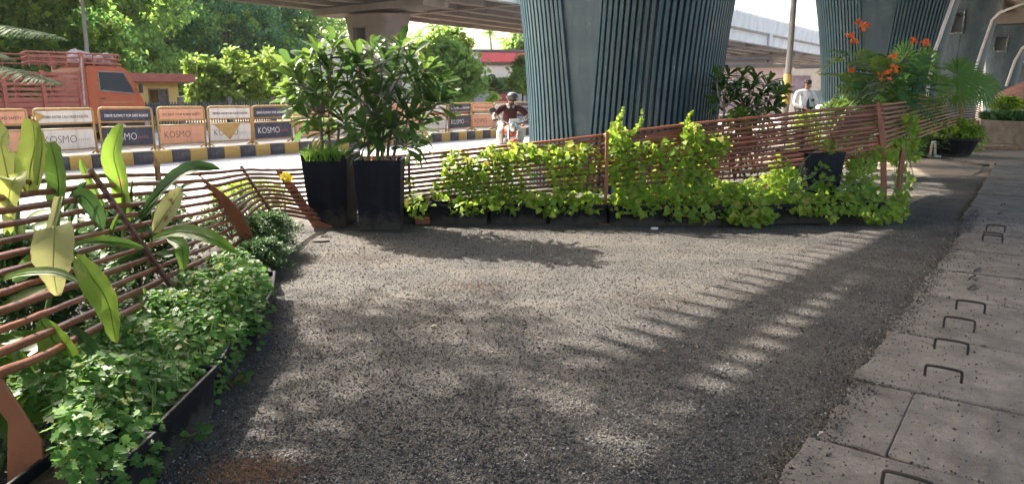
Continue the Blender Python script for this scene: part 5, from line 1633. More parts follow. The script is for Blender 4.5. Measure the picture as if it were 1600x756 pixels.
# second plate, notched on its near side for the rods
ed = [(308, 270), (320, 281), (350, 303), (376, 331), (398, 374), (408, 398), (420, 412), (411, 416), (396, 402), (386, 402)]
nt_ = []
a0, a1 = (386, 402), (307, 272)
for i in range(23):
    q = i / 22
    u = lerp(a0[0], a1[0], q) - 16 * math.sin(math.pi * q) * 0 + (8 * math.sin(math.pi * q))
    v = lerp(a0[1], a1[1], q)
    nt_.append((u + (2.5 if i % 2 else -2.0), v))
plate(left, ed + nt_[1:], 6.52)
plate(left, [(428, 263), (440, 267), (462, 291), (482, 322), (500, 346), (519, 353), (519, 358), (490, 358), (486, 350), (462, 318), (446, 292)], 8.42, 0.012)
for (a, c, ya, yc) in (((145, 264), (281, 459), 4.72, 4.55), ((378, 259), (432, 341), 7.58, 7.36)):
    A, C_ = at(*a, ya), at(*c, yc)
    A.y -= 0.02; C_.y -= 0.02
    dd = (C_ - A).normalized()
    sd = V3((dd.z, 0, -dd.x)).normalized() * 0.014
    flat_post(left, [A - sd, A + sd, C_ + sd, C_ - sd], 0, V3((0, -0.03, 0)), 'bar', M['bar'])

# ---- middle fence: rises to the right behind the troughs
Ms = [(at(549, 246, 9.25), at(550, 336, 9.2)),
      (at(640, 243, 9.0), at(640, 322, 8.95)),
      (at(760, 231, 8.9), at(760, 307, 8.85)),
      (at(850, 222, 8.85), at(850, 299, 8.8)),
      (at(945, 211, 8.85), at(945, 292, 8.72)),
      (at(1060, 196, 8.95), at(1060, 282, 8.8)),
      (at(1160, 186, 9.1), at(1160, 268, 8.95)),
      (at(1270, 174, 9.4), at(1270, 254, 9.25)),
      (at(1377, 164, 9.8), at(1380, 238, 9.7))]
mid = rod_fence('rod_fence', 'brown rod fence covered in bright vines, rising towards the right', Ms, [(0, 1), (1, 4), (4, 8)], r=0.0185, loc=V3((1.1, 8.7, 0)))
def upright(fence, u, vt, vb, y, w_=0.045, name='post', foot=True, m=None):
    A, B_ = at(u, vt, y), at(u, vb, y)
    B_.z = 0.0
    b = MB()
    b.box(((A.x + B_.x) / 2, y, A.z / 2), (w_, 0.05, A.z + 0.02))
    if foot: b.box((B_.x, y - 0.02, 0.012), (0.17, 0.13, 0.02))
    return b.build(name, m or M['plate'], fence)
upright(mid, 947, 207, 352, 8.62, 0.035)
upright(mid, 549, 243, 345, 9.16, 0.03, m=M['bar'])
upright(mid, 640, 241, 345, 8.9, 0.025, m=M['bar'])
# tapered plate at the corner
plate(mid, [(1370, 160), (1374, 160), (1380, 190), (1385, 225), (1386, 300), (1384, 326), (1376, 326), (1377, 290), (1376, 230), (1372, 195)], 9.66, 0.02)

# ---- rear row seen through the front rods
Rs = [(at(1010, 214, 10.0), at(1010, 312, 9.9)), (at(1120, 198, 10.3), at(1120, 312, 10.2)), (at(1230, 186, 10.8), at(1230, 304, 10.7)), (at(1320, 176, 11.4), at(1320, 262, 11.3)), (at(1400, 166, 11.9), at(1402, 232, 11.8))]
rear = rod_fence('rod_fence', 'second row of brown rods close behind the vine covered fence', Rs, [(0, 4)], 15, 0.015, 0.003)
# the rear row leans, with crossed canes tied in
for i in range(26):
    q = R.uniform(0.1, 0.98) * 4
    i0 = min(int(q), 3); f_ = q - i0
    a = lerp(Rs[i0][0], Rs[i0 + 1][0], f_); c = lerp(Rs[i0][1], Rs[i0 + 1][1], f_)
    e = V3((R.uniform(-0.35, 0.35), -0.05, 0))
    MB().tube([a + e * 0.6, c - e], 0.007, 5).build('cane', M['rod'], rear)
for u, v in ((1120, 330), (1250, 322)):
    y = 10.2 if u < 1200 else 10.9
    upright(rear, u, 200, v, y, 0.03, m=M['bar'])

# ---- right fence: follows the road to the far bed
Rt = [(at(1377, 164, 9.8), at(1380, 238, 9.7)), (at(1412, 160, 12.0), at(1412, 224, 11.9)), (at(1455, 154, 15.0), at(1456, 207, 14.9)), (at(1500, 149, 19.0), at(1500, 192, 18.9)), (at(1522, 151, 20.6), at(1521, 190, 20.5)), (at(1534, 158, 21.6), at(1530, 188, 21.5))]
right = rod_fence('rod_fence', 'brown rod fence below the fan palm running to the far bed', Rt, [(0, 3), (3, 5)], 11, 0.017, 0.003)
upright(right, 1406, 236, 322, 10.25, 0.06)
upright(right, 1500, 146, 243, 18.8, 0.09, foot=False)
upright(right, 1523, 190, 236, 20.4, 0.14, foot=False)
Rf = [(at(1556, 148, 33), at(1556, 160, 33)), (at(1580, 137, 31), at(1580, 158, 31)), (at(1605, 127, 29.5), at(1605, 156, 29.5)), (at(1660, 112, 27.5), at(1660, 152, 27.5))]
farf = rod_fence('rod_fence', 'reddish rod fence on the raised bed at the right edge', Rf, [(0, 3)], 11, 0.03, 0.01)

# ================================================================== TALL PLANTERS
def tall_planter(label, c, wt, wb, h, rz):
    t = thing('tall_planter', label, 'planter', c, rz, 'tall black planters')
    b = MB()
    def ring(w_, z): return [(-w_ / 2, -w_ / 2, z), (w_ / 2, -w_ / 2, z), (w_ / 2, w_ / 2, z), (-w_ / 2, w_ / 2, z)]
    v = ring(wb, 0) + ring(wt, h) + ring(wt - 0.05, h) + ring(wt - 0.06, h - 0.09)
    f = [(3, 2, 1, 0), (12, 13, 14, 15)]
    for j in range(3):
        for i in range(4):
            f.append((j * 4 + i, j * 4 + (i + 1) % 4, j * 4 + 4 + (i + 1) % 4, j * 4 + 4 + i))
    b.add(v, f).build('body', M['planter'], t, world=False, bevel=0.006, seg=2)
    MB().box((0, 0, h - 0.075), (wt - 0.07, wt - 0.07, 0.03)).build('soil', M['soil'], t, world=False)
    return t
PA = gp(516, 354); PA.y += 0.22; PA.z = 0
PB = gp(592, 361); PB.y += 0.22; PB.z = 0
tall_planter('left of the two tall black planters, with grass under its frangipani', PA, 0.56, 0.43, 0.86, rad(-5))
tall_planter('right of the two tall black planters, bare soil under its frangipani', PB, 0.54, 0.46, 0.82, rad(3))
PC = V3((3.95, 9.55, 0))
tall_planter('dark tall planter half hidden behind the vine fence', PC, 0.62, 0.5, 0.82, rad(20))
PD = V3((2.75, 10.9, 0))
tall_planter('tall planter of the dark shrub behind the fence', PD, 0.6, 0.5, 0.8, rad(20))

# ================================================================== TROUGHS
def trough_me():
    b = MB()
    W, Dp, H = 0.67, 0.30, 0.25
    def ring(w_, d_, z): return [(-w_ / 2, -d_ / 2, z), (w_ / 2, -d_ / 2, z), (w_ / 2, d_ / 2, z), (-w_ / 2, d_ / 2, z)]
    v = ring(W - 0.04, Dp - 0.05, 0) + ring(W - 0.02, Dp - 0.02, H - 0.045) + ring(W + 0.02, Dp + 0.02, H - 0.042) + ring(W + 0.02, Dp + 0.02, H) + ring(W - 0.02, Dp - 0.02, H) + ring(W - 0.03, Dp - 0.03, H - 0.05)
    f = [(3, 2, 1, 0), (20, 21, 22, 23)]
    for j in range(5):
        for i in range(4):
            f.append((j * 4 + i, j * 4 + (i + 1) % 4, j * 4 + 4 + (i + 1) % 4, j * 4 + 4 + i))
    return b.add(v, f).mesh('trough', M['trough'], bevel=0.004)
TR = trough_me()
TS = MB().box((0, 0, 0.2), (0.635, 0.265, 0.02)).mesh('soil', M['soil'])
def trough(label, c, rz, group, s=1.0):
    t = thing('planter_trough', label, 'planter', c, rz, group)
    link('body', TR, t)
    link('soil', TS, t)
    t.scale = (s, 1, 1)
    return t
GM = 'black troughs in a row below the vines'
words = ['with a small brick before it, right beside the tall planters', 'second from the tall planters, clear front face', 'third from the tall planters', 'just left of the thin brown post with a foot', 'just right of the thin brown post with a foot',
         'under the densest vines', 'hidden under drooping vine leaves right of centre', 'with bare front between two leafy clumps', 'last of the row, by the corner post']
mids = []
for i, (u, v) in enumerate(((645, 349), (717, 352), (810, 351), (903, 352), (997, 354), (1083, 354), (1165, 353), (1250, 350), (1333, 348))):
    p = gp(u, v); p.y += 0.15; p.z = 0
    rz = R.uniform(-0.03, 0.03) + (0.06 if i > 6 else 0)
    trough('low black trough ' + words[i], p, rz, GM, 1.07)
    mids.append(p)
for i in range(8):
    p = lerp(mids[i], mids[i + 1], 0.5) + V3((0, 0.36, 0))
    trough('trough of the hidden second row, behind the gap ' + ['beside the brick', 'left of the clear front trough', 'below the rider', 'left of the footed post', 'right of the footed post', 'behind the densest vines', 'behind the drooping vines', 'left of the corner post'][i], p, R.uniform(-0.03, 0.03), 'black troughs in the second row', 1.0)
o = MB().box((0, 0, 0.045), (0.19, 0.09, 0.085)).build('brick', mat('brick_red', (0.22, 0.07, 0.04), (0.3, 0.11, 0.06), 12, 0.9, bump=0.4), bevel=0.004)
o.location = gp(662, 349) + V3((0, -0.03, 0)); props(o, 'small red brick on the gravel before the first trough', 'brick')

# left row of troughs below the ground cover
Lp = [V3((-1.62, 1.6, 0)), V3((-1.58, 2.3, 0)), V3((-1.60, 3.0, 0)), V3((-1.66, 3.72, 0)), V3((-1.76, 4.42, 0)), V3((-1.94, 5.1, 0)), V3((-2.2, 5.78, 0)), V3((-2.42, 6.5, 0)), V3((-2.62, 7.2, 0))]
GL = 'black troughs along the left edge of the gravel'
lw = ['outside the lower edge of the photo', 'nearest the camera, at the lower edge', 'second along the left edge, below the largest cover leaves', 'third along the left edge, by a loose sprig over the gravel', 'fourth along the left edge, beside the brown fallen leaf',
      'fifth along the left edge, where the cover juts out farthest', 'sixth along the left edge, by the second rusty plate', 'seventh along the left edge, under the fine dark bush', 'last along the left edge, before the tall planters']
for i, p in enumerate(Lp):
    d_ = (Lp[min(i + 1, len(Lp) - 1)] - Lp[max(i - 1, 0)])
    rz = math.atan2(d_.y, d_.x)
    trough('low black trough ' + lw[i], p + V3((R.uniform(-0.02, 0.03), 0, 0)), rz + R.uniform(-0.07, 0.07), GL, 0.95).scale.z = 1.0 if i < 5 else 0.8 if i == 5 else 0.5

# ================================================================== LEAF SHAPES
def grid_leaf(name, L, W, m, prof, nseg=7, droop=0.2, fold=0.25, wave=0.0, seed=0):
    """a leaf along +Y, face up +Z, folded along the midrib"""
    rr = random.Random(seed)
    v, f = [], []
    for i in range(nseg + 1):
        q = i / nseg
        w_ = W * prof(q) * 0.5
        y = L * (q - 0.12 * droop * q * q)
        z = -droop * L * q * q
        wz = wave * W * rr.uniform(-1, 1)
        v += [(-w_, y, z + fold * w_ + wz), (0, y, z), (w_, y, z + fold * w_ - wz)]
    for i in range(nseg):
        for j in range(2):
            a = i * 3 + j
            f.append((a, a + 1, a + 4, a + 3))
    b = MB().add(v, f)
    return b.mesh(name, m, smooth=True)
oblong = lambda q: max(0.05, 1.12 * q ** 0.75 * max(0.0, 1 - (q * 0.985) ** 5) ** 0.5)
lance = lambda q: max(0.02, math.sin(math.pi * (q * 0.97 + 0.03)) ** 0.9)
def place(name, me, parent, p, d, nrm, s=1.0):
    """leaf object with its base at p, pointing along d"""
    d = V3(d).normalized(); nrm = V3(nrm)
    x = d.cross(nrm)
    if x.length < 1e-5: x = d.orthogonal()
    x.normalize(); z = x.cross(d)
    Mx = Matrix((x, d, z)).transposed().to_4x4()
    for i in range(3):
        for j in range(3): Mx[i][j] *= s
    Mx.translation = V3(p) - wloc(parent)
    o = bpy.data.objects.new(name, me)
    COL.objects.link(o); o.parent = parent
    o.matrix_local = Mx
    return o

# ================================================================== FRANGIPANIS
FL = [grid_leaf('leaf', 0.28, 0.125, M['frangi'], oblong, 8, 0.22, 0.3, 0, 1), grid_leaf('leaf', 0.27, 0.112, M['frangi'], oblong, 8, 0.4, 0.22, 0.02, 2), grid_leaf('leaf', 0.24, 0.105, M['frangi'], oblong, 8, 0.08, 0.35, 0, 3)]
FB = [grid_leaf('leaf', 0.27, 0.112, M['frangi_b'], oblong, 8, 0.1, 0.3, 0, 4), grid_leaf('leaf', 0.24, 0.10, M['frangi_b'], oblong, 8, 0.3, 0.25, 0, 5)]
def petal_cluster(p, parent, m, n=9, s=0.03, spread_=0.05):
    b = MB()
    for i in range(n):
        c = V3((R.uniform(-1, 1), R.uniform(-1, 1), R.uniform(-0.6, 1))) * spread_ + p
        ax = V3((R.uniform(-1, 1), R.uniform(-1.6, 0), R.uniform(0, 1))).normalized()
        a = ax.orthogonal().normalized(); e = ax.cross(a)
        for k in range(5):
            q = 2 * math.pi * k / 5
            d_ = a * math.cos(q) + e * math.sin(q); sd = ax.cross(d_) * 0.42
            b.add([c, c + (d_ * 0.6 + sd) * s, c + d_ * s * 1.1 + ax * s * .15, c + (d_ * 0.6 - sd) * s], [(0, 1, 2, 3)])
    return props(b.build('flower_cluster', m, parent), kind='stuff')
def frangipani(label, base, y, tips, stems, bright=0.15, n=(15, 21), s=1.02, dy=0.28, leaves=(FL, FB), tr=0.021):
    t = thing('frangipani', label, 'shrub', base)
    pts = []
    for tip in tips:
        u, v = tip[0], tip[1]
        yy = y + R.uniform(-dy, dy)
        pts.append((at(u, v, yy), tip[2] if len(tip) > 2 else bright))
    # forked stems
    forks = []
    for su, sv, bu, bv in stems:
        b0 = at(bu, bv, y + R.uniform(-0.06, 0.06)); b0.z = base.z - 0.05
        f_ = at(su, sv, y + R.uniform(-0.1, 0.1))
        MB().tube(catmull([b0, lerp(b0, f_, 0.5) + V3((R.uniform(-.04, .04), 0, 0)), f_], 4), [lerp(tr, tr * 0.72, i / 8) for i in range(9)], 8).build('stem', M['bark_pale'], t, smooth=True)
        forks.append(f_)
    for tp, br in pts:
        f_ = min(forks, key=lambda q: (q - tp).length + (0.6 if q.z > tp.z + 0.1 else 0))
        md = lerp(f_, tp, 0.5) + V3((R.uniform(-.05, .05), R.uniform(-.05, .05), -0.06))
        MB().tube(catmull([f_, md, tp], 4), [lerp(tr * 0.66, tr * 0.42, i / 8) for i in range(9)], 7).build('branch', M['bark_pale'], t, smooth=True)
        ax = ((tp - md).normalized() + V3((0, -0.15, 0.5))).normalized()
        a = ax.orthogonal().normalized(); e = ax.cross(a)
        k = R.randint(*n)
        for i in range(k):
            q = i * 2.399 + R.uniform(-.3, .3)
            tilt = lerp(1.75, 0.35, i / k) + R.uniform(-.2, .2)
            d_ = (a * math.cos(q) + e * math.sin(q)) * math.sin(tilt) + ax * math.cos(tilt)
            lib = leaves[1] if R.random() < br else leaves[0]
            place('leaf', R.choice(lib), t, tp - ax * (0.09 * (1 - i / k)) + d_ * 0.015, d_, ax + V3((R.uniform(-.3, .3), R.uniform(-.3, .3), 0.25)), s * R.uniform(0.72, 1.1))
    return t
ba = PA + V3((0, 0, 0.82))
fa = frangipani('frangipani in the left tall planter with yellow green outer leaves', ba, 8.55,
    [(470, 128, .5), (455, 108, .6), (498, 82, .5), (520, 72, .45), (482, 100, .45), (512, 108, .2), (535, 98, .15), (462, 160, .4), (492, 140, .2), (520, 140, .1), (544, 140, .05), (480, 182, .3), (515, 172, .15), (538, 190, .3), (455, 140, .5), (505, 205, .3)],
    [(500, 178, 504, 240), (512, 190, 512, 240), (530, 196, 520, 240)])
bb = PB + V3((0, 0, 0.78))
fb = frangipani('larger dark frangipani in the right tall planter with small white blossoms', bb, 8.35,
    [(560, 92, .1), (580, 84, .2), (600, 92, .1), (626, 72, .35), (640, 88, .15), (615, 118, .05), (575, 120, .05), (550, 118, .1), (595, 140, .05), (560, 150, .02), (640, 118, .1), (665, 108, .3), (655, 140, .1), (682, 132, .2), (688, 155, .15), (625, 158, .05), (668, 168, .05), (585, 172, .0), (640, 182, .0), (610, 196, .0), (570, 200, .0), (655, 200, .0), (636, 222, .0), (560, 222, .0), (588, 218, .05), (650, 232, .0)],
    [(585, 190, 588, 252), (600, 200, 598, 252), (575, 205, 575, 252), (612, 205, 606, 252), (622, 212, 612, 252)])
petal_cluster(at(594, 92, 8.1), fb, M['white_flower'], 8, 0.032, 0.05)
petal_cluster(at(573, 76, 8.2), fb, M['white_flower'], 4, 0.03, 0.03)
petal_cluster(at(612, 72, 8.2), fb, M['white_flower'], 3, 0.03, 0.03)
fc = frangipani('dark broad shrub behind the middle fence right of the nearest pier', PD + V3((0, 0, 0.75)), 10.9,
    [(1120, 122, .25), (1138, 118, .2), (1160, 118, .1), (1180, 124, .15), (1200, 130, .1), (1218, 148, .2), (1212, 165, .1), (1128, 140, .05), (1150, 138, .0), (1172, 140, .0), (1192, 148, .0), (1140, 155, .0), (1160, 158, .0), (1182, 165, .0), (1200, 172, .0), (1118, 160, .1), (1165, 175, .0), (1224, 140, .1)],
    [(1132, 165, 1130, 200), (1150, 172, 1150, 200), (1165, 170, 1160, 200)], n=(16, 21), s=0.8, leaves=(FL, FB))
# grass tufts under the left frangipani, weeds in the right one
def tuft(label, cs, y, n, h, m, parent_base, cat='grass tuft', wd=0.006):
    t = thing('grass_tuft', label, cat, parent_base)
    b = MB()
    for i in range(n):
        u, v = R.uniform(cs[0], cs[2]), cs[3]
        p = at(u, v, y + R.uniform(-0.18, 0.18)); p.z = parent_base.z - 0.03
        d_ = V3((R.uniform(-0.7, 0.7), R.uniform(-0.7, 0.4), 1)).normalized()
        l = h * R.uniform(0.5, 1.1)
        sd = d_.orthogonal().normalized() * wd
        m1 = p + d_ * l * 0.55; m2 = p + d_ * l + V3((d_.x * l * .4, d_.y * l * .4, -l * 0.2))
        b.add([p - sd, p + sd, m1 + sd, m1 - sd, m2], [(0, 1, 2, 3), (3, 2, 4)])
    b.build('blades', m, t)
    return t
tuft('light green grass growing round the stems in the left tall planter', (478, 0, 538, 246), 8.5, 200, 0.25, M['lily'], ba)
tuft('sparse dry weeds in the right tall planter', (565, 0, 625, 252), 8.35, 50, 0.18, M['dry'], bb, 'weeds')

# ================================================================== VINES
hv = [(0, 0, 0), (-0.28, -0.14, 0.02), (-0.48, 0.12, 0.04), (-0.34, 0.5, 0.01), (0, 0.98, -0.08), (0.34, 0.5, 0.01), (0.48, 0.12, 0.04), (0.28, -0.14, 0.02), (0, 0.45, -0.02)]
hf = [(0, 8, 2, 1), (8, 4, 3, 2), (0, 7, 6, 8), (8, 6, 5, 4)]
def tmpl(name, v, f, m): return MB().add(v, f).mesh(name, m, smooth=True)
VL = [tmpl('leaf', hv, hf, M['vine']), tmpl('leaf', [(x * 1.1, y * 0.92, z * 1.6) for x, y, z in hv], hf, M['vine']), tmpl('leaf', [(x * 0.9, y, z - 0.1 * y * y) for x, y, z in hv], hf, M['vine'])]
VY = [tmpl('leaf', hv, hf, M['vine_y'])]
def fence_y(u):
    us = [549, 640, 760, 850, 945, 1060, 1160, 1270, 1377, 1440]
    ys = [9.2, 8.95, 8.85, 8.8, 8.75, 8.85, 9.0, 9.3, 9.7, 12.0]
    for i in range(len(us) - 1):
        if u <= us[i + 1]:
            return lerp(ys[i], ys[i + 1], max(0, (u - us[i]) / (us[i + 1] - us[i])))
    return ys[-1]
def vine(label, base, blobs, size=0.085, yellow=0.06, tips=(), front=0.5):
    """blobs: (u, v, ru, rv, leaves); the leaves hang on runners that climb from the trough"""
    t = thing('climbing_vine', label, 'vine', base)
    for (u, v, ru, rv, n) in blobs:
        yb = fence_y(u)
        # in the lower part the leaves spill forward over the trough
        def yy(vv):
            low = min(1.0, max(0.0, (vv - 285) / 50.0))
            return lerp(yb - 0.03, 8.42, low)
        for k in range(max(2, n // 16)):
            uu, vv = u + R.uniform(-ru, ru) * 0.8, v - rv * R.uniform(0.4, 1.0)
            p1 = at(uu, vv, yy(vv)); p0 = base + V3((R.uniform(-.25, .25), R.uniform(-.08, .08), 0.2))
            MB().tube(catmull([p0, lerp(p0, p1, 0.5) + V3((R.uniform(-.12, .12), 0.02, 0.05)), p1], 4), 0.0035, 4).build('runner', M['stem'], t)
        for k in range(int(n * (1.45 if mids.index(min(mids, key=lambda q: abs(q.x - base.x))) < 4 else 2.0))):
            a = R.uniform(0, 6.28); q = math.sqrt(R.random())
            uu, vv = u + ru * q * math.cos(a), v + rv * q * math.sin(a)
            p = at(uu, vv, yy(vv) + R.uniform(-0.14, 0.10))
            if p.z < 0.04: p.z = R.uniform(0.05, 0.15)
            nm = V3((R.uniform(-.8, .8), R.uniform(-1.0, 0.1), R.uniform(0.15, 1.1)))
            d_ = V3((R.uniform(-1, 1), R.uniform(-0.8, 0.1), R.uniform(-0.9, 0.35)))
            lib = VY if R.random() < yellow else VL
            place('leaf', R.choice(lib), t, p, d_, nm, size * R.uniform(0.4, 1.12))
    # leaves deeper in the tangle
    PP, DD, NN, SS = [], [], [], []
    for (u, v, ru, rv, n) in blobs:
        for k in range(int(n * 1.5)):
            a = R.uniform(0, 6.28); q = math.sqrt(R.random()) * 1.12
            uu, vv = u + ru * q * math.cos(a), v + rv * q * math.sin(a)
            low = min(1.0, max(0.0, (vv - 285) / 50.0))
            p = at(uu, vv, lerp(fence_y(uu) + 0.05, 8.55, low) + R.uniform(-0.05, 0.2))
            if p.z < 0.06: continue
            PP.append(tuple(p - base)); DD.append((R.uniform(-1, 1), R.uniform(-.8, .4), R.uniform(-.9, .35))); NN.append((R.uniform(-.8, .8), R.uniform(-1, .3), R.uniform(.1, 1))); SS.append(size * R.uniform(0.4, 1.0))
    if PP:
        V, Fc = spread(hv, hf, np.array(PP), frames(np.array(DD), np.array(NN)), np.array(SS))
        o_ = link('foliage', np_mesh('foliage', V, Fc, M['vine'], True), t); props(o_, kind='stuff')
    for pts in tips:
        P = [at(u, v, fence_y(u) - 0.05) for u, v in pts]
        P = catmull(P, 5)
        MB().tube(P, [0.004 * (1 - i / len(P) * 0.7) for i in range(len(P))], 4).build('runner', M['stem'], t)
        for i in range(1, len(P)):
            for k in range(2):
                place('leaf', R.choice(VL), t, P[i], V3((R.uniform(-1, 1), R.uniform(-.6, .1), R.uniform(-.3, .6))), V3((R.uniform(-.6, .6), -0.7, R.uniform(0.2, 1))), size * lerp(0.8, 0.25, i / len(P)) * R.uniform(0.7, 1.2))
    return t
z2 = V3((0, 0, 0.2))
vine('sparse vine at the first trough with thin hanging shoots', mids[0] + z2, [(655, 322, 22, 18, 26), (640, 300, 14, 25, 10)], 0.075)
vine('vine on the fence above the second trough, left end of the green', mids[1] + z2, [(725, 300, 34, 36, 95), (712, 262, 22, 30, 50), (690, 290, 16, 24, 26), (748, 262, 16, 20, 24), (735, 262, 14, 20, 24), (757, 318, 22, 14, 24)], 0.08, 0.04)
vine('vine behind the motorbike rider, climbing to the top rod', mids[2] + z2, [(775, 275, 26, 40, 75), (800, 300, 24, 30, 55), (768, 240, 16, 14, 24), (830, 250, 26, 24, 36), (812, 238, 26, 16, 40), (790, 255, 24, 20, 34), (783, 310, 30, 22, 40)], 0.078, 0.05)
vine('vine left of the footed post, spilling over its trough', mids[3] + z2, [(870, 318, 36, 18, 70), (905, 300, 34, 22, 50), (880, 262, 28, 22, 34), (915, 250, 24, 25, 30), (862, 242, 22, 16, 30), (900, 235, 24, 16, 28), (885, 280, 30, 20, 40), (838, 312, 22, 14, 26), (925, 318, 16, 14, 20)], 0.08, 0.08)
vine('bright vine at the footed post, with two shoots above the top rod', mids[4] + z2, [(968, 250, 22, 42, 85), (985, 285, 26, 30, 60), (965, 215, 16, 22, 34), (1000, 318, 34, 18, 55), (1010, 240, 22, 18, 30), (970, 320, 20, 14, 24), (1040, 240, 22, 22, 34), (1030, 290, 24, 24, 40)], 0.088, 0.05,
     [[(962, 205), (966, 190), (972, 178), (974, 168)], [(988, 212), (996, 200), (1002, 186), (1003, 172)]])
vine('tallest bright vine in the middle of the right half, over the top rod', mids[5] + z2, [(1082, 218, 18, 26, 45), (1090, 255, 28, 30, 62), (1075, 295, 34, 30, 75), (1110, 300, 32, 28, 60), (1052, 320, 28, 20, 40), (1120, 228, 22, 20, 32), (1062, 280, 22, 30, 40), (1100, 330, 34, 16, 44)], 0.09, 0.12,
     [[(1075, 205), (1074, 190), (1078, 180), (1083, 174)]])
vine('low vine mound drooping to the gravel right of centre', mids[6] + z2, [(1165, 325, 40, 20, 90), (1140, 305, 26, 20, 44), (1185, 338, 30, 14, 44), (1215, 295, 24, 28, 64), (1180, 300, 26, 22, 40), (1220, 258, 14, 14, 20), (1160, 346, 24, 8, 18)], 0.09, 0.12)
vine('thin upright vine before the dark hidden planter', mids[7] + z2, [(1265, 318, 38, 16, 70), (1235, 288, 22, 26, 44), (1300, 298, 30, 28, 56), (1275, 275, 24, 20, 30), (1283, 285, 10, 18, 14), (1297, 228, 12, 12, 14), (1300, 330, 14, 14, 14), (1250, 318, 18, 12, 18)], 0.075, 0.08)
vine('vine round the corner post ending the row of troughs', mids[8] + z2, [(1345, 270, 22, 34, 62), (1350, 305, 30, 22, 56), (1375, 330, 32, 18, 50), (1375, 240, 18, 12, 22), (1405, 315, 16, 26, 34), (1412, 280, 14, 24, 24), (1330, 320, 22, 14, 24)], 0.088, 0.06)
vine('slim vine climbing the right fence beside the second post', gp(1415, 325) + V3((0, 0.1, 0.02)), [(1425, 190, 9, 14, 20), (1428, 215, 10, 14, 18), (1425, 240, 12, 12, 18), (1405, 225, 14, 10, 14), (1398, 245, 14, 8, 12)], 0.1, 0.05)

# ================================================================== GROUND COVER ON THE LEFT
cv = [(0, 0, 0), (-0.30, 0.05, 0.03), (-0.5, 0.30, 0.05), (-0.32, 0.42, 0.0), (-0.42, 0.72, 0.0), (-0.15, 0.72, -0.02), (0, 1.0, -0.1), (0.15, 0.72, -0.02), (0.42, 0.72, 0.0), (0.32, 0.42, 0.0), (0.5, 0.30, 0.05), (0.30, 0.05, 0.03), (0, 0.4, -0.04)]
cf = [(0, 12, 2, 1), (12, 4, 3, 2), (12, 6, 5, 4), (12, 8, 7, 6), (12, 10, 9, 8), (0, 11, 10, 12)]
CL = [tmpl('leaf', cv, cf, M['cover']), tmpl('leaf', [(x, y, z - 0.12 * y * y + 0.1 * abs(x)) for x, y, z in cv], cf, M['cover'])]
def cover_height(x, y):
    return 0.05 * math.sin(x * 7 + y * 3) + 0.04 * math.sin(y * 9 - x * 4)
for i in range(1, len(Lp) - 2):
    c = Lp[i]
    d_ = (Lp[i + 1] - Lp[i - 1]).normalized(); l = V3((-d_.y, d_.x, 0))
    t = thing('ground_cover', ['', 'lobed green cover plant filling the nearest left trough', 'lobed green cover plant in the second left trough, below the lowest ginger leaf', 'lobed green cover plant beside the sprig over the gravel', 'lobed green cover plant below the long hanging ginger leaf',
              'lobed green cover plant bulging farthest over the gravel', 'lobed green cover plant at the foot of the second rusty plate'][i], 'plant', c + V3((0, 0, 0.21)))
    wl, wr = (0.45 if i < 5 else 0.3 if i == 5 else 0.12), 0.145 + 0.03 * math.sin(i * 2.1)
    n_ind = 260 if i <= 4 else 90
    n_all = 2200
    PP, DD, NN, SS = [], [], [], []
    for k in range(n_all):
        a, b_ = R.uniform(-0.40, 0.40), R.uniform(-wr, wl)
        p = c + d_ * a + l * b_
        if p.y < 2.62 and p.x < -0.69 * p.y: continue
        edge = min(1.0, (b_ + wr) / 0.16) * min(1, (0.7 - b_) / 0.2)
        top = (0.25 if i < 5 else 0.2 if i == 5 else 0.12) + ((0.15 if i < 5 else 0.12 if i == 5 else 0.05) + (0.9 if i < 6 else 0.4) * cover_height(p.x, p.y)) * edge
        dz = R.random() ** 2 * 0.2
        p = p + V3((0, 0, top - dz))
        ind = k < n_ind and dz < 0.06
        nm = V3((R.uniform(-.6, .6), R.uniform(-.8, .4), 1.0)) + (-l * (1 - edge) * 0.8)
        dr = V3((R.uniform(-1, 1), R.uniform(-1, 1), R.uniform(-0.5, 0.15))) - l * (1 - edge)
        s = R.uniform(0.024, 0.054)
        if ind: place('leaf', R.choice(CL), t, p, dr, nm, s)
        else:
            PP.append(p); DD.append(dr); NN.append(nm); SS.append(s)
    V, Fc = spread(cv, cf, np.array([tuple(p) for p in PP]), frames(np.array([tuple(p) for p in DD]), np.array([tuple(p) for p in NN])), np.array(SS))
    V -= np.array(t.location)
    o = link('foliage', np_mesh('foliage', V, Fc, M['cover'], True), t); props(o, kind='stuff')
    b = MB()
    for k in range(60):
        p = c + d_ * R.uniform(-.38, .38) + l * R.uniform(-0.12, 0.3); p.z = 0.2
        if p.y < 2.75 or i > 4: continue
        q = p + V3((R.uniform(-.06, .06), R.uniform(-.06, .06), R.uniform(0.1, 0.2)))
        b.tube([p, q], 0.0022, 4, cap=False)
    o = b.build('stems', M['stem'], t); props(o, kind='stuff')
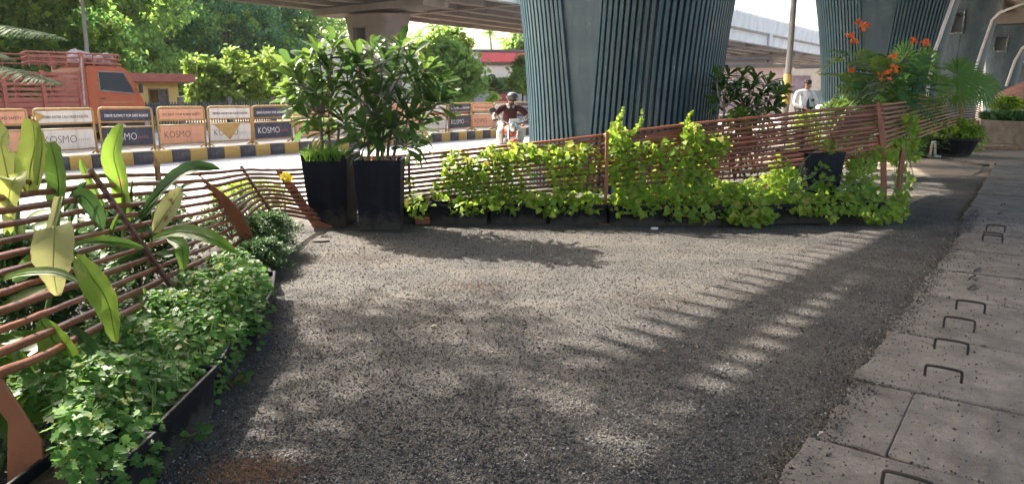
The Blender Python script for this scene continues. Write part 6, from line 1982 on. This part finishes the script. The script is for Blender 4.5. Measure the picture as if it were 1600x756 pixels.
# a sprig that pokes out over the gravel
sp = thing('sprig', 'loose sprig of lobed leaves poking out over the gravel', 'plant', gp(376, 585))
MB().tube(catmull([at(345, 600, 3.75), at(362, 596, 3.68), at(380, 588, 3.66)], 4), 0.003, 4).build('runner', M['stem'], sp)
for u, v in ((360, 598), (368, 590), (376, 582), (382, 592), (372, 600), (384, 584)):
    place('leaf', CL[0], sp, at(u, v, 3.67), V3((R.uniform(-.3, 1), R.uniform(-1, .4), 0.1)), V3((0, -0.4, 1)), 0.055)
sp = thing('sprig', 'loose sprig hanging before the nearest trough', 'plant', gp(300, 690))
MB().tube(catmull([at(262, 690, 3.0), at(290, 682, 2.95), at(315, 672, 2.95)], 4), 0.003, 4).build('runner', M['stem'], sp)
for u, v in ((285, 684), (295, 676), (305, 684), (316, 672), (310, 664), (322, 678)):
    place('leaf', CL[0], sp, at(u, v, 2.94), V3((R.uniform(-.3, 1), R.uniform(-1, .4), 0.1)), V3((0, -0.4, 1)), 0.055)

# fine dark bushes beyond the second plate
fv = [(0, 0, 0), (-0.22, 0.45, 0.04), (0, 1.0, -0.05), (0.22, 0.45, 0.04)]
def fine_bush(label, c, rx, ry, h, n, m, leaf, stuff=False):
    t = thing('bush', label, 'bush', c)
    a = NR.uniform(0, 6.283, n); q = np.sqrt(NR.rand(n)); zz_ = NR.rand(n) ** 0.6
    env = np.sqrt(np.clip(1.02 - (zz_ * 0.96) ** 2.6, 0, 1)) * (0.72 + 0.28 * np.sin(a * 5 + zz_ * 9))
    P_ = np.stack([rx * q * np.cos(a) * env, ry * q * np.sin(a) * env, 0.02 + zz_ * h], 1)
    Dn = np.stack([np.cos(a), np.sin(a), NR.uniform(-0.3, 0.8, n)], 1) + NR.normal(0, 0.6, (n, 3))
    V, Fc = spread(fv, [(0, 1, 2, 3)], P_, frames(Dn, np.array([0, 0, 1.0]) + NR.normal(0, 0.5, (n, 3))), leaf * NR.uniform(0.6, 1.3, n))
    o = link('foliage', np_mesh('foliage', V, Fc, m, False), t); props(o, kind='stuff')
    b = MB()
    for k in range(9):
        d_ = V3((R.uniform(-1, 1) * rx * .7, R.uniform(-1, 1) * ry * .7, h * R.uniform(.6, .95)))
        b.tube([(0, 0, 0), tuple(d_ * 0.5 + V3((0, 0, .05 * h))), tuple(d_)], [0.008, 0.006, 0.003], 5)
    b.build('stems', M['stem'], t, world=False)
    return t
fine_bush('fine leaved dark bush right of the second rusty plate', V3((-2.38, 6.85, 0.0)), 0.36, 0.55, 0.40, 6500, M['fine'], 0.036)
fine_bush('low fine leaved bush between the lobed cover and the second rusty plate', V3((-2.22, 6.2, 0.0)), 0.30, 0.42, 0.27, 4500, M['fine'], 0.034)
fine_bush('fine leaved dark bush behind the second rusty plate', V3((-2.95, 7.4, 0.05)), 0.4, 0.5, 0.4, 4000, M['fine'], 0.036)
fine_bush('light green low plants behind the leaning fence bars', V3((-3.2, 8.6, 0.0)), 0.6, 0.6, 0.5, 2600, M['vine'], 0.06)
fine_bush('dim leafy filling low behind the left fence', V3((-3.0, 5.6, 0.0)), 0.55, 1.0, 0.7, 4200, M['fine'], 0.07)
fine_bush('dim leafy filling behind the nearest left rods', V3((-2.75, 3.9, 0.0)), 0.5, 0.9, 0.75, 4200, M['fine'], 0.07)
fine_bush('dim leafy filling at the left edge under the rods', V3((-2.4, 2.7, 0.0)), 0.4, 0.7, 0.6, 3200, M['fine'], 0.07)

# ================================================================== GINGER LEAVES ON THE LEFT
def strip_leaf(parent, pts, width, m, tilt=0.0, fold=0.3, prof=None, n=14, name='leaf', ragged=0.0, toward=(0, -1, 0.35), torn=0):
    P = catmull([V3(p) for p in pts], max(2, n // (len(pts) - 1)))
    k = len(P) - 1
    b = MB()
    v, f = [], []
    pr = prof or (lambda q: max(0.03, math.sin(math.pi * (0.03 + 0.965 * q)) ** 0.7))
    cols = 5
    for i, p in enumerate(P):
        q = i / k
        tg = (P[min(i + 1, k)] - P[max(i - 1, 0)]).normalized()
        nm = V3(toward) - tg * V3(toward).dot(tg); nm.normalize()
        sd = tg.cross(nm)
        ct, st = math.cos(tilt), math.sin(tilt)
        sd, nm = sd * ct + nm * st, nm * ct - sd * st
        for j in range(cols):
            e = (j / (cols - 1) - 0.5) * 2
            w_ = width * 0.5 * pr(q) * (1 + ragged * R.uniform(-1, 1) * (abs(e) > 0.9))
            rip = 0.03 * width * math.sin(q * 40 + e * 3) * abs(e)
            v.append(p + sd * (e * w_) + nm * (fold * w_ * abs(e) ** 1.4 + rip - 0.02 * width * (abs(e) < 0.1)))
    for i in range(k):
        for j in range(cols - 1):
            a = i * cols + j
            f.append((a, a + 1, a + cols + 1, a + cols))
    b.add(v, f)
    lf = b.build(name, m, parent, smooth=True)
    ba_ = lf.data.attributes.new('blade', 'FLOAT_VECTOR', 'POINT')
    ba_.data.foreach_set('vector', [x_ for i in range(k + 1) for j in range(cols) for x_ in ((j / (cols - 1) - 0.5) * 2, i / k, 0.0)])
    # raised midrib
    mr = MB().tube([p + V3((0, -0.002, 0.001)) for p in P], [0.0042 * (1 - 0.75 * i / k) for i in range(k + 1)], 5)
    mr.build('midrib', m, lf, smooth=True)
    return lf
blunt = lambda q: max(0.05, min(1.0, q * 7) * (1.0 if q < 0.86 else 1 - (q - 0.86) * 3.0))
def ginger(label, base):
    return thing('ginger_plant', label, 'plant', base)
def stalk(parent, pts, r=0.012):
    MB().tube(catmull([V3(p) for p in pts], 4), r, 7).build('stem', M['stem'], parent, smooth=True)
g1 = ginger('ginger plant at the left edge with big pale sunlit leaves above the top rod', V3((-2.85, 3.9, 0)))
stalk(g1, [V3((-2.85, 3.9, 0)), at(20, 420, 3.9), at(28, 330, 3.9), at(15, 280, 3.9)])
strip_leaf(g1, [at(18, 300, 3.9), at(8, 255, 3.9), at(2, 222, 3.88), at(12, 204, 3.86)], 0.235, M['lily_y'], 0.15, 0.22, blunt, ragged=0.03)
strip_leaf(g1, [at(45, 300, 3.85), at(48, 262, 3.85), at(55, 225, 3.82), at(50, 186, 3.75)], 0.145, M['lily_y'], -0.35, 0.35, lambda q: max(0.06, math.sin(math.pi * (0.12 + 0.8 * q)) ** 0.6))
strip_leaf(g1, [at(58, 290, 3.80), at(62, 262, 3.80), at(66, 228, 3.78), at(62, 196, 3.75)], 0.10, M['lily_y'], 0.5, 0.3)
strip_leaf(g1, [at(86, 335, 4.0), at(92, 290, 4.0), at(86, 250, 4.0), at(78, 222, 4.0)], 0.135, M['lily'], 0.2, 0.25, blunt)
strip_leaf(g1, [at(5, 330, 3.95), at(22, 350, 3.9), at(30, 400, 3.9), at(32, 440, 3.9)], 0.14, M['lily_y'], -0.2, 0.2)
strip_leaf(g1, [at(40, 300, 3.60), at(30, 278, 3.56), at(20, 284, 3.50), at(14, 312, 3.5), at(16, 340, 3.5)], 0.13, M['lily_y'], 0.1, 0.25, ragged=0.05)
strip_leaf(g1, [at(100, 330, 4.2), at(125, 305, 4.2), at(150, 330, 4.2), at(160, 360, 4.2)], 0.10, M['lily_d'], 0.3)
strip_leaf(g1, [at(110, 350, 4.3), at(120, 310, 4.3), at(135, 285, 4.3)], 0.09, M['lily_d'], 0.3)
g2 = ginger('ginger plant with a folded faded leaf hanging over the near rods', V3((-2.45, 3.3, 0)))
stalk(g2, [V3((-2.45, 3.3, 0)), at(75, 480, 3.3), at(85, 380, 3.25), at(92, 330, 3.2)])
strip_leaf(g2, [at(94, 308, 3.14), at(88, 335, 3.10), at(80, 362, 3.06)], 0.055, M['lily_p'], 0.0, 0.6, lambda q: 0.75)
strip_leaf(g2, [at(84, 354, 3.05), at(85, 385, 3.0), at(84, 420, 2.98), at(90, 462, 2.98)], 0.18, M['lily_p'], 0.05, 0.12, lambda q: max(0.05, (0.9 + 0.1 * min(1, q * 5)) * (1.0 if q < 0.55 else max(0.1, 1 - (q - 0.55) * 1.9))), ragged=0.04)
strip_leaf(g2, [at(-25, 452, 2.95), at(25, 430, 2.9), at(85, 426, 2.85), at(125, 442, 2.8)], 0.05, M['lily'], 0.7, 0.35)
strip_leaf(g2, [at(118, 402, 2.95), at(142, 432, 2.88), at(168, 472, 2.82), at(182, 536, 2.8)], 0.135, M['lily_m'], -0.25, 0.22, n=18)
strip_leaf(g2, [at(112, 384, 3.1), at(150, 378, 3.2), at(190, 380, 3.3), at(226, 388, 3.4)], 0.06, M['lily'], 0.55, 0.3)
strip_leaf(g2, [at(120, 395, 3.3), at(70, 400, 3.3), at(20, 440, 3.3)], 0.10, M['lily_d'], 0.3)
g3 = ginger('ginger plant low at the left edge, its leaves hanging below the lowest rod', V3((-2.15, 2.75, 0)))
stalk(g3, [V3((-2.15, 2.75, 0)), at(30, 600, 2.75), at(20, 540, 2.75)])
strip_leaf(g3, [at(62, 500, 2.95), at(88, 540, 2.9), at(110, 580, 2.86), at(122, 627, 2.86)], 0.165, M['lily_m'], -0.12, 0.2, n=18)
strip_leaf(g3, [at(-20, 540, 2.85), at(20, 565, 2.8), at(50, 590, 2.76), at(76, 620, 2.76)], 0.115, M['lily_m'], 0.1, 0.22)
strip_leaf(g3, [at(-30, 640, 2.72), at(20, 630, 2.68), at(60, 640, 2.64), at(97, 655, 2.62)], 0.105, M['lily'], 0.35, 0.25)
strip_leaf(g3, [at(-20, 610, 2.8), at(10, 650, 2.7), at(18, 690, 2.65)], 0.10, M['lily'], 0.2)
strip_leaf(g3, [at(110, 510, 3.1), at(140, 540, 3.0), at(165, 585, 3.0)], 0.06, M['lily_d'], 0.3)
strip_leaf(g3, [at(128, 520, 3.1), at(135, 560, 3.05), at(140, 612, 3.0)], 0.04, M['lily'], 0.5)
g4 = ginger('ginger plant with one tall upright leaf before the navy barricade', V3((-2.95, 4.9, 0)))
stalk(g4, [V3((-2.95, 4.9, 0)), at(190, 400, 4.9), at(192, 310, 4.9)])
strip_leaf(g4, [at(200, 350, 4.9), at(188, 285, 4.88), at(178, 240, 4.85), at(190, 194, 4.85)], 0.165, M['lily_m'], 0.1, 0.28, lambda q: max(0.05, math.sin(math.pi * (0.05 + 0.93 * q ** 1.25)) ** 0.7), n=18)
strip_leaf(g4, [at(168, 330, 5.0), at(148, 295, 5.0), at(132, 265, 5.0), at(126, 248, 5.0)], 0.07, M['lily'], 0.4)
strip_leaf(g4, [at(206, 330, 5.0), at(206, 300, 5.0), at(207, 280, 5.0)], 0.03, M['lily_d'], 0.4)
strip_leaf(g4, [at(165, 395, 4.3), at(176, 360, 4.3), at(186, 334, 4.3)], 0.045, M['lily'], 0.3)
strip_leaf(g4, [at(160, 340, 4.9), at(195, 350, 4.9), at(230, 330, 4.9), at(250, 300, 4.95)], 0.08, M['lily_d'], 0.3)
g5 = ginger('ginger plant arching over the rods beside the thin brown bar', V3((-2.55, 5.0, 0)))
stalk(g5, [V3((-2.55, 5.0, 0)), at(232, 440, 5.0), at(238, 370, 5.0), at(240, 330, 5.0)])
strip_leaf(g5, [at(222, 334, 4.9), at(250, 300, 4.85), at(282, 272, 4.85), at(312, 262, 4.85), at(344, 264, 4.9)], 0.12, M['lily_d'], 0.45, 0.35, n=20)
strip_leaf(g5, [at(240, 362, 4.8), at(256, 338, 4.75), at(274, 312, 4.72), at(284, 294, 4.7)], 0.15, M['lily_p'], 0.1, 0.2)
strip_leaf(g5, [at(236, 374, 4.75), at(280, 362, 4.6), at(330, 372, 4.5), at(370, 396, 4.45)], 0.105, M['lily'], 0.5, 0.28, n=18)
strip_leaf(g5, [at(262, 372, 4.6), at(282, 382, 4.5), at(286, 402, 4.45), at(286, 422, 4.45)], 0.085, M['lily'], 0.2, 0.25)
strip_leaf(g5, [at(225, 384, 4.7), at(200, 400, 4.6), at(178, 412, 4.5), at(160, 440, 4.5)], 0.07, M['lily_d'], 0.3)
strip_leaf(g5, [at(236, 400, 4.7), at(256, 398, 4.6), at(276, 396, 4.55)], 0.06, M['lily_d'], 0.4)
strip_leaf(g5, [at(210, 342, 4.9), at(225, 360, 4.85), at(240, 372, 4.8)], 0.08, M['lily_d'], 0.2)
strip_leaf(g5, [at(225, 470, 4.5), at(235, 480, 4.45), at(238, 500, 4.4)], 0.055, M['lily_p'], 0.2)
strip_leaf(g5, [at(250, 455, 4.6), at(275, 460, 4.55), at(296, 466, 4.5)], 0.055, M['lily_d'], 0.6)
b = MB()
for i in range(5):
    p = at(245 + R.uniform(-3, 3), 262, 4.95); e = p + V3((R.uniform(-.04, .05), R.uniform(-.03, .03), R.uniform(.03, .1)))
    b.tube([p + V3((0, 0, -0.09)), p, e], [0.012, 0.012, 0.002], 5)
b.build('flower_spike', M['dry'], g5)
# deep filling of darker blades behind the rods
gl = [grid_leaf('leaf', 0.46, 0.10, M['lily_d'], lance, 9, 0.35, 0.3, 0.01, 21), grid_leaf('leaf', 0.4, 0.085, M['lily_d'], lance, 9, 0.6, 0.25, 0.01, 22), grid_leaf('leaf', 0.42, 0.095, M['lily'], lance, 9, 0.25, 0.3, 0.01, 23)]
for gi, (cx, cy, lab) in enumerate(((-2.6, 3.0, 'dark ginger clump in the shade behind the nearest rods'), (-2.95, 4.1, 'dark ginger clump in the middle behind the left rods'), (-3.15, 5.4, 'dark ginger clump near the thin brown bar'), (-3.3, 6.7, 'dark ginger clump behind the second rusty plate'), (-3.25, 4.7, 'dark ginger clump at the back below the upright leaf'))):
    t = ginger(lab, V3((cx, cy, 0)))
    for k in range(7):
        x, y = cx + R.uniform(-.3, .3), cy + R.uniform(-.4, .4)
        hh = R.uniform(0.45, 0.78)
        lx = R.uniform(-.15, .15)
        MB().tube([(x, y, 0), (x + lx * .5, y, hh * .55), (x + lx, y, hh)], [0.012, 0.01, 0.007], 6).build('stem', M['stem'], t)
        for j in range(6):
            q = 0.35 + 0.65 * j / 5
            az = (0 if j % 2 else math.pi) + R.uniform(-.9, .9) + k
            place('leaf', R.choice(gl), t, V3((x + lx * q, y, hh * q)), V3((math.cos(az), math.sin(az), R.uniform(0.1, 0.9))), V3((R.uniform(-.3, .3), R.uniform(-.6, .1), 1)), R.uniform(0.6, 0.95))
# fallen and dry leaves
for u, v, y, s, lab in ((236, 488, 4.3, 0.09, 'curled brown leaf caught on the ground cover under the rods'), (350, 596, 3.62, 0.07, 'brown dry leaf stuck between two black troughs'), (284, 668, 3.0, 0.07, 'small brown dry leaf on the front of the nearest trough')):
    p = at(u, v, y)
    o = grid_leaf('dry_leaf', s, s * 0.5, M['dry'], lance, 6, 0.5, 0.7, 0.03, int(u)); oo = link('dry_leaf', o)
    oo.location = p; oo.rotation_euler = (R.uniform(-.6, .6), R.uniform(-.5, .5), R.uniform(0, 6)); props(oo, lab, 'leaf')
oo = link('dry_leaf', grid_leaf('dry_leaf', 0.035, 0.02, M['orange_flower'], lance, 5, 0.3, 0.4, 0.02, 5)); oo.location = gp(420, 577) + V3((0, 0, 0.02)); props(oo, 'tiny red petal on the gravel beside the left troughs', 'petal')
oo = link('dry_leaf', grid_leaf('dry_leaf', 0.06, 0.03, M['lily_p'], lance, 5, 0.3, 0.4, 0.02, 6)); oo.location = gp(683, 513) + V3((0, 0, 0.02)); oo.rotation_euler = (0, 0, 1.2); props(oo, 'small pale leaf lying in the middle of the gravel', 'leaf')
n = 46
pp = np.array([tuple(rp(R.uniform(2, 9), R.uniform(0.9, 5.5))) for i in range(n)]); pp[:, 2] = 0.022
V, Fc = spread(fv, [(0, 1, 2, 3)], pp, frames(unit(n) * np.array([1, 1, .15]), np.array([0, 0, 1.0]) + NR.normal(0, .2, (n, 3))), 0.035 * NR.uniform(.4, 1.3, n))
o = link('leaf_litter', np_mesh('leaf_litter', V, Fc, M['dry'])); props(o, kind='stuff')
# yellow blossom by the third plate
yb = thing('yellow_blossom', 'single yellow blossom on a stem beside the third rusty plate', 'flower', V3(at(446, 340, 8.3)))
MB().tube([at(448, 345, 8.33), at(444, 300, 8.3), at(447, 280, 8.28)], 0.006, 5).build('stem', M['stem'], yb)
petal_cluster(at(447, 278, 8.25), yb, M['yellow_flower'], 7, 0.055, 0.04)
for k in range(14):
    place('leaf', R.choice(VL), yb, at(R.uniform(425, 456), R.uniform(285, 320), 8.45), V3((R.uniform(-1, 1), -0.3, R.uniform(-1, 0.3))), V3((R.uniform(-.4, .4), -0.8, 0.6)), R.uniform(0.06, 0.1))

# ================================================================== PLANTS OF THE RIGHT FENCE
def flame_shrub(label, base, y, crown, blooms):
    t = thing('flame_shrub', label, 'shrub', base)
    hub = V3((base.x, base.y, base.z + 0.45))
    for i in range(5):
        e = at(R.uniform(crown[0] + 15, crown[1] - 20), R.uniform(crown[2] + 25, crown[3]), y + R.uniform(-0.6, 0.6))
        MB().tube(catmull([base, lerp(hub, e, 0.35), e], 4), [lerp(0.028, 0.008, k / 8) for k in range(9)], 6).build('stem', M['stem'], t, smooth=True)
    for i in range(crown[4]):
        u, v = R.uniform(crown[0], crown[1]), crown[2] + (crown[3] - crown[2]) * R.random() ** 0.8
        p = at(u, v, y + R.uniform(-0.7, 0.7))
        d_ = V3((R.uniform(-1, 1), R.uniform(-0.8, 0.5), R.uniform(-0.25, 0.45)))
        frond('frond', t, p, d_, R.uniform(0.4, 0.65), M['frond'] if R.random() < .6 else M['frangi_b'], 7, 0.22, 0.3)
    for u, v, s in blooms:
        p = at(u, v, y - 0.75)
        MB().tube(catmull([lerp(hub, p, 0.35), lerp(hub, p, 0.75) + V3((0.1, 0, 0)), p], 4), 0.009, 5).build('stalk', M['stem'], t)
        petal_cluster(p, t, M['orange_flower'], 11, 0.036, 0.085 * s)
    return t
frond_leaf = 0
q0 = V3((5.6, 13.2, 0))
pt1 = trough('round black tub of the orange flowering shrub behind the right fence', q0, 0.3, 'black troughs behind the right fence')
flame_shrub('tall shrub with feathery leaves and orange flame flowers before the second pier', q0 + V3((0, 0, 0.22)), 13.0, (1318, 1445, 82, 166, 110),
            [(1345, 40, 1), (1355, 44, .7), (1328, 58, .6), (1334, 64, .8), (1395, 92, 1.1), (1398, 110, 1.0), (1386, 120, 1.2), (1330, 110, .3), (1430, 64, .6), (1446, 68, .6)])
def fan_palm(label, base, fans):
    t = thing('fan_palm', label, 'palm', base)
    for u, v, y, r_, az, el in fans:
        c = at(u, v, y)
        P = catmull([base + V3((R.uniform(-.1, .1), 0, 0.1)), lerp(base, c, 0.55) + V3((0, 0, 0.25)), c], 5)
        MB().tube(P, [lerp(0.014, 0.008, i / (len(P) - 1)) for i in range(len(P))], 6).build('stalk', M['stem'], t, smooth=True)
        ax = V3((math.cos(az) * math.cos(el), -0.25, math.sin(el))).normalized()
        nm = V3((0.15, -0.95, 0.3)); nm = (nm - ax * nm.dot(ax)).normalized(); sd = ax.cross(nm)
        b = MB()
        ns_ = 26
        for i in range(ns_):
            a = lerp(-2.0, 2.0, i / (ns_ - 1))
            d_ = ax * math.cos(a) + sd * math.sin(a)
            ll = r_ * (0.78 + 0.22 * math.cos(a * 0.7)) * R.uniform(0.93, 1.05)
            e = nm.cross(d_) * (r_ * 0.04)
            m1 = c + d_ * ll * 0.58 + nm * (0.05 * r_ * (1 if i % 2 else -1) * 0.6)
            m2 = c + d_ * ll + V3((0, 0, -0.18 * ll)) 
            b.add([c, m1 - e, m2, m1 + e], [(0, 1, 2, 3)])
        b.build('fan', M['palm'], t)
    return t
q1 = V3((7.4, 15.2, 0))
trough('black tub of the fan palm behind the right fence', q1, 0.4, 'black troughs behind the right fence')
fan_palm('fan palm with wide pleated leaves behind the right fence', q1 + V3((0, 0, 0.2)),
         [(1440, 108, 14.6, 0.62, 1.9, 0.9), (1496, 118, 14.4, 0.52, 0.5, 0.5), (1518, 132, 15.2, 0.5, -0.1, 0.1), (1420, 130, 15.2, 0.55, 2.6, 0.5), (1462, 138, 15.6, 0.5, 1.4, 0.2), (1495, 142, 15.8, 0.55, 0.2, -0.1), (1410, 92, 15.4, 0.5, 2.2, 1.0), (1535, 138, 16.2, 0.5, 0.0, 0.2)])
fine_bush('dark feathery filling under the flame flowers', V3((6.6, 14.0, 0.1)), 1.3, 0.6, 1.35, 4200, M['frangi_b'], 0.09)
fine_bush('dark leafy filling behind the fan palm stalks', V3((8.7, 16.4, 0.1)), 1.2, 0.6, 1.45, 3600, M['frangi'], 0.10)
# shoots between the dark shrub and the man
fine_bush('light leafy tops behind the fence left of the man in white', V3((3.9, 11.5, 0.3)), 0.5, 0.3, 0.92, 900, M['vine'], 0.08)
fine_bush('light leafy tops behind the fence below the man in white', V3((5.3, 13.1, 0.3)), 0.45, 0.3, 0.9, 800, M['vine'], 0.08)
b_ = fine_bush('small bright bush beside the pier foot behind the middle fence', V3((3.3, 10.6, 0.3)), 0.3, 0.25, 1.0, 900, M['lily'], 0.09)
# tubs under the right fence
def tub(label, c, r_, h):
    t = thing('round_tub', label, 'planter', c)
    MB().lathe((0, 0, 0), [(r_ * 0.72, 0), (r_ * 0.97, h * 0.9), (r_ * 1.04, h * 0.9), (r_ * 1.04, h), (r_ * 0.97, h), (r_ * 0.94, h * 0.86)], 22).build('body', M['trough'], t, smooth=False, world=False)
    MB().lathe((0, 0, h * 0.8), [(r_ * 0.93, 0), (r_ * 0.9, 0.02)], 18).build('soil', M['soil'], t, world=False)
    return t
tc_ = gp(1478, 243); tc_.z = 0
tub('wide round black tub under the right fence, full of yellow green leaves', tc_, 0.72, 0.46)
fine_bush('yellow green leaves spilling from the wide round tub', tc_ + V3((0.1, 0, 0.38)), 0.85, 0.6, 0.5, 1500, M['vine'], 0.12)
fine_bush('taller grassy plant in the wide round tub behind the rods', tc_ + V3((-0.3, 0.3, 0.38)), 0.5, 0.4, 0.95, 800, M['lily'], 0.14)
fine_bush('yellow green leaves hanging to the ground at the end of the right fence', gp(1512, 243), 0.4, 0.4, 0.75, 700, M['vine'], 0.12)
tr_ = gp(1422, 246); tr_.z = 0
trough('low black trough under the right fence left of the white stand', tr_ + V3((0, 0.1, 0)), 0.35, 'black troughs behind the right fence', 1.6)
fine_bush('green leaves in the low trough left of the white stand', tr_ + V3((0.1, 0.1, 0.2)), 0.5, 0.3, 0.5, 700, M['lily'], 0.11)
# white folding stand and hose
ws = thing('folding_stand', 'small white folded stand leaning under the right fence', 'stand', gp(1458, 245))
a, c = at(1457, 222, 16.6), gp(1453, 246)
MB().tube([a, c], 0.03, 6).build('leg', M['wht'], ws); MB().tube([a + V3((0.06, 0, 0)), gp(1461, 246)], 0.03, 6).build('leg', M['wht'], ws)
MB().tube([gp(1450, 246) + V3((0, 0, 0.03)), gp(1470, 247) + V3((0, 0, 0.03))], 0.025, 6).build('foot', M['wht'], ws)
o = MB().tube(catmull([gp(1440, 245), gp(1470, 247), gp(1500, 251), gp(1528, 257), gp(1546, 258)], 6), 0.03, 6).build('hose', M['kerb_top'], smooth=True); props(o, 'pale hose lying across the ground beyond the corner', 'hose')

# ---- raised bed at the far right
bed = MB()
A, B_ = gp(1528, 221), gp(1640, 229)
dv = dirv(37)
poly = [A, B_, B_ + dv * 30, A + dv * 30]
bed.prism([V3((p.x, p.y, 0.72)) for p in poly], (0, 0, -0.75))
o = bed.build('raised_bed', M['slab'], bevel=0.02); props(o, 'long low concrete bed wall at the right edge, topped with plants', 'wall')
debris = NR.normal(0, 1, (700, 2)) * np.array([1.6, 0.28])
pp = np.array(gp(1585, 232)); pts = np.stack([pp[0] + debris[:, 0], pp[1] + debris[:, 1], np.full(700, 0.012)], 1)
V, Fc = spread(fv, [(0, 1, 2, 3)], pts, frames(unit(700) * np.array([1, 1, .2]), np.array([0, 0, 1.0]) + NR.normal(0, .25, (700, 3))), 0.12 * NR.uniform(.5, 1.2, 700))
o = link('leaf_litter', np_mesh('leaf_litter', V, Fc, M['dry'])); props(o, kind='stuff')
hl = (B_ - A).normalized()
for i in range(5):
    c = A + hl * (0.8 + i * 1.15) + dv * 1.3; c.z = 0.72
    trough(f'black trough on the raised bed, {["first", "second", "third", "fourth", "fifth"][i]} from its left end', c, math.atan2(hl.y, hl.x), 'black troughs on the raised bed', 1.6)
    fine_bush(f'yellow green hedge plant on the raised bed, {["first", "second", "third", "fourth", "fifth"][i]} from the left end', c + V3((0, 0, 0.2)), 0.75, 0.5, 0.5 + 0.12 * (i > 2), 1300, M['vine'] if i < 3 else M['lily'], 0.13)
n = 5200
pa = NR.rand(n) * 5.5; pb = NR.rand(n) * 0.7 + 0.1
base_ = np.array(A)[None] + pa[:, None] * np.array(hl)[None] + pb[:, None] * np.array(dv)[None]; base_[:, 2] = 0.72
V, Fc = spread(fv, [(0, 1, 2, 3)], base_, frames(np.array([0, 0, 1.0]) + NR.normal(0, .3, (n, 3)), unit(n)), 0.28 * NR.uniform(.5, 1.2, n))
o = link('grass', np_mesh('grass', V, Fc, M['frond'])); props(o, kind='stuff')
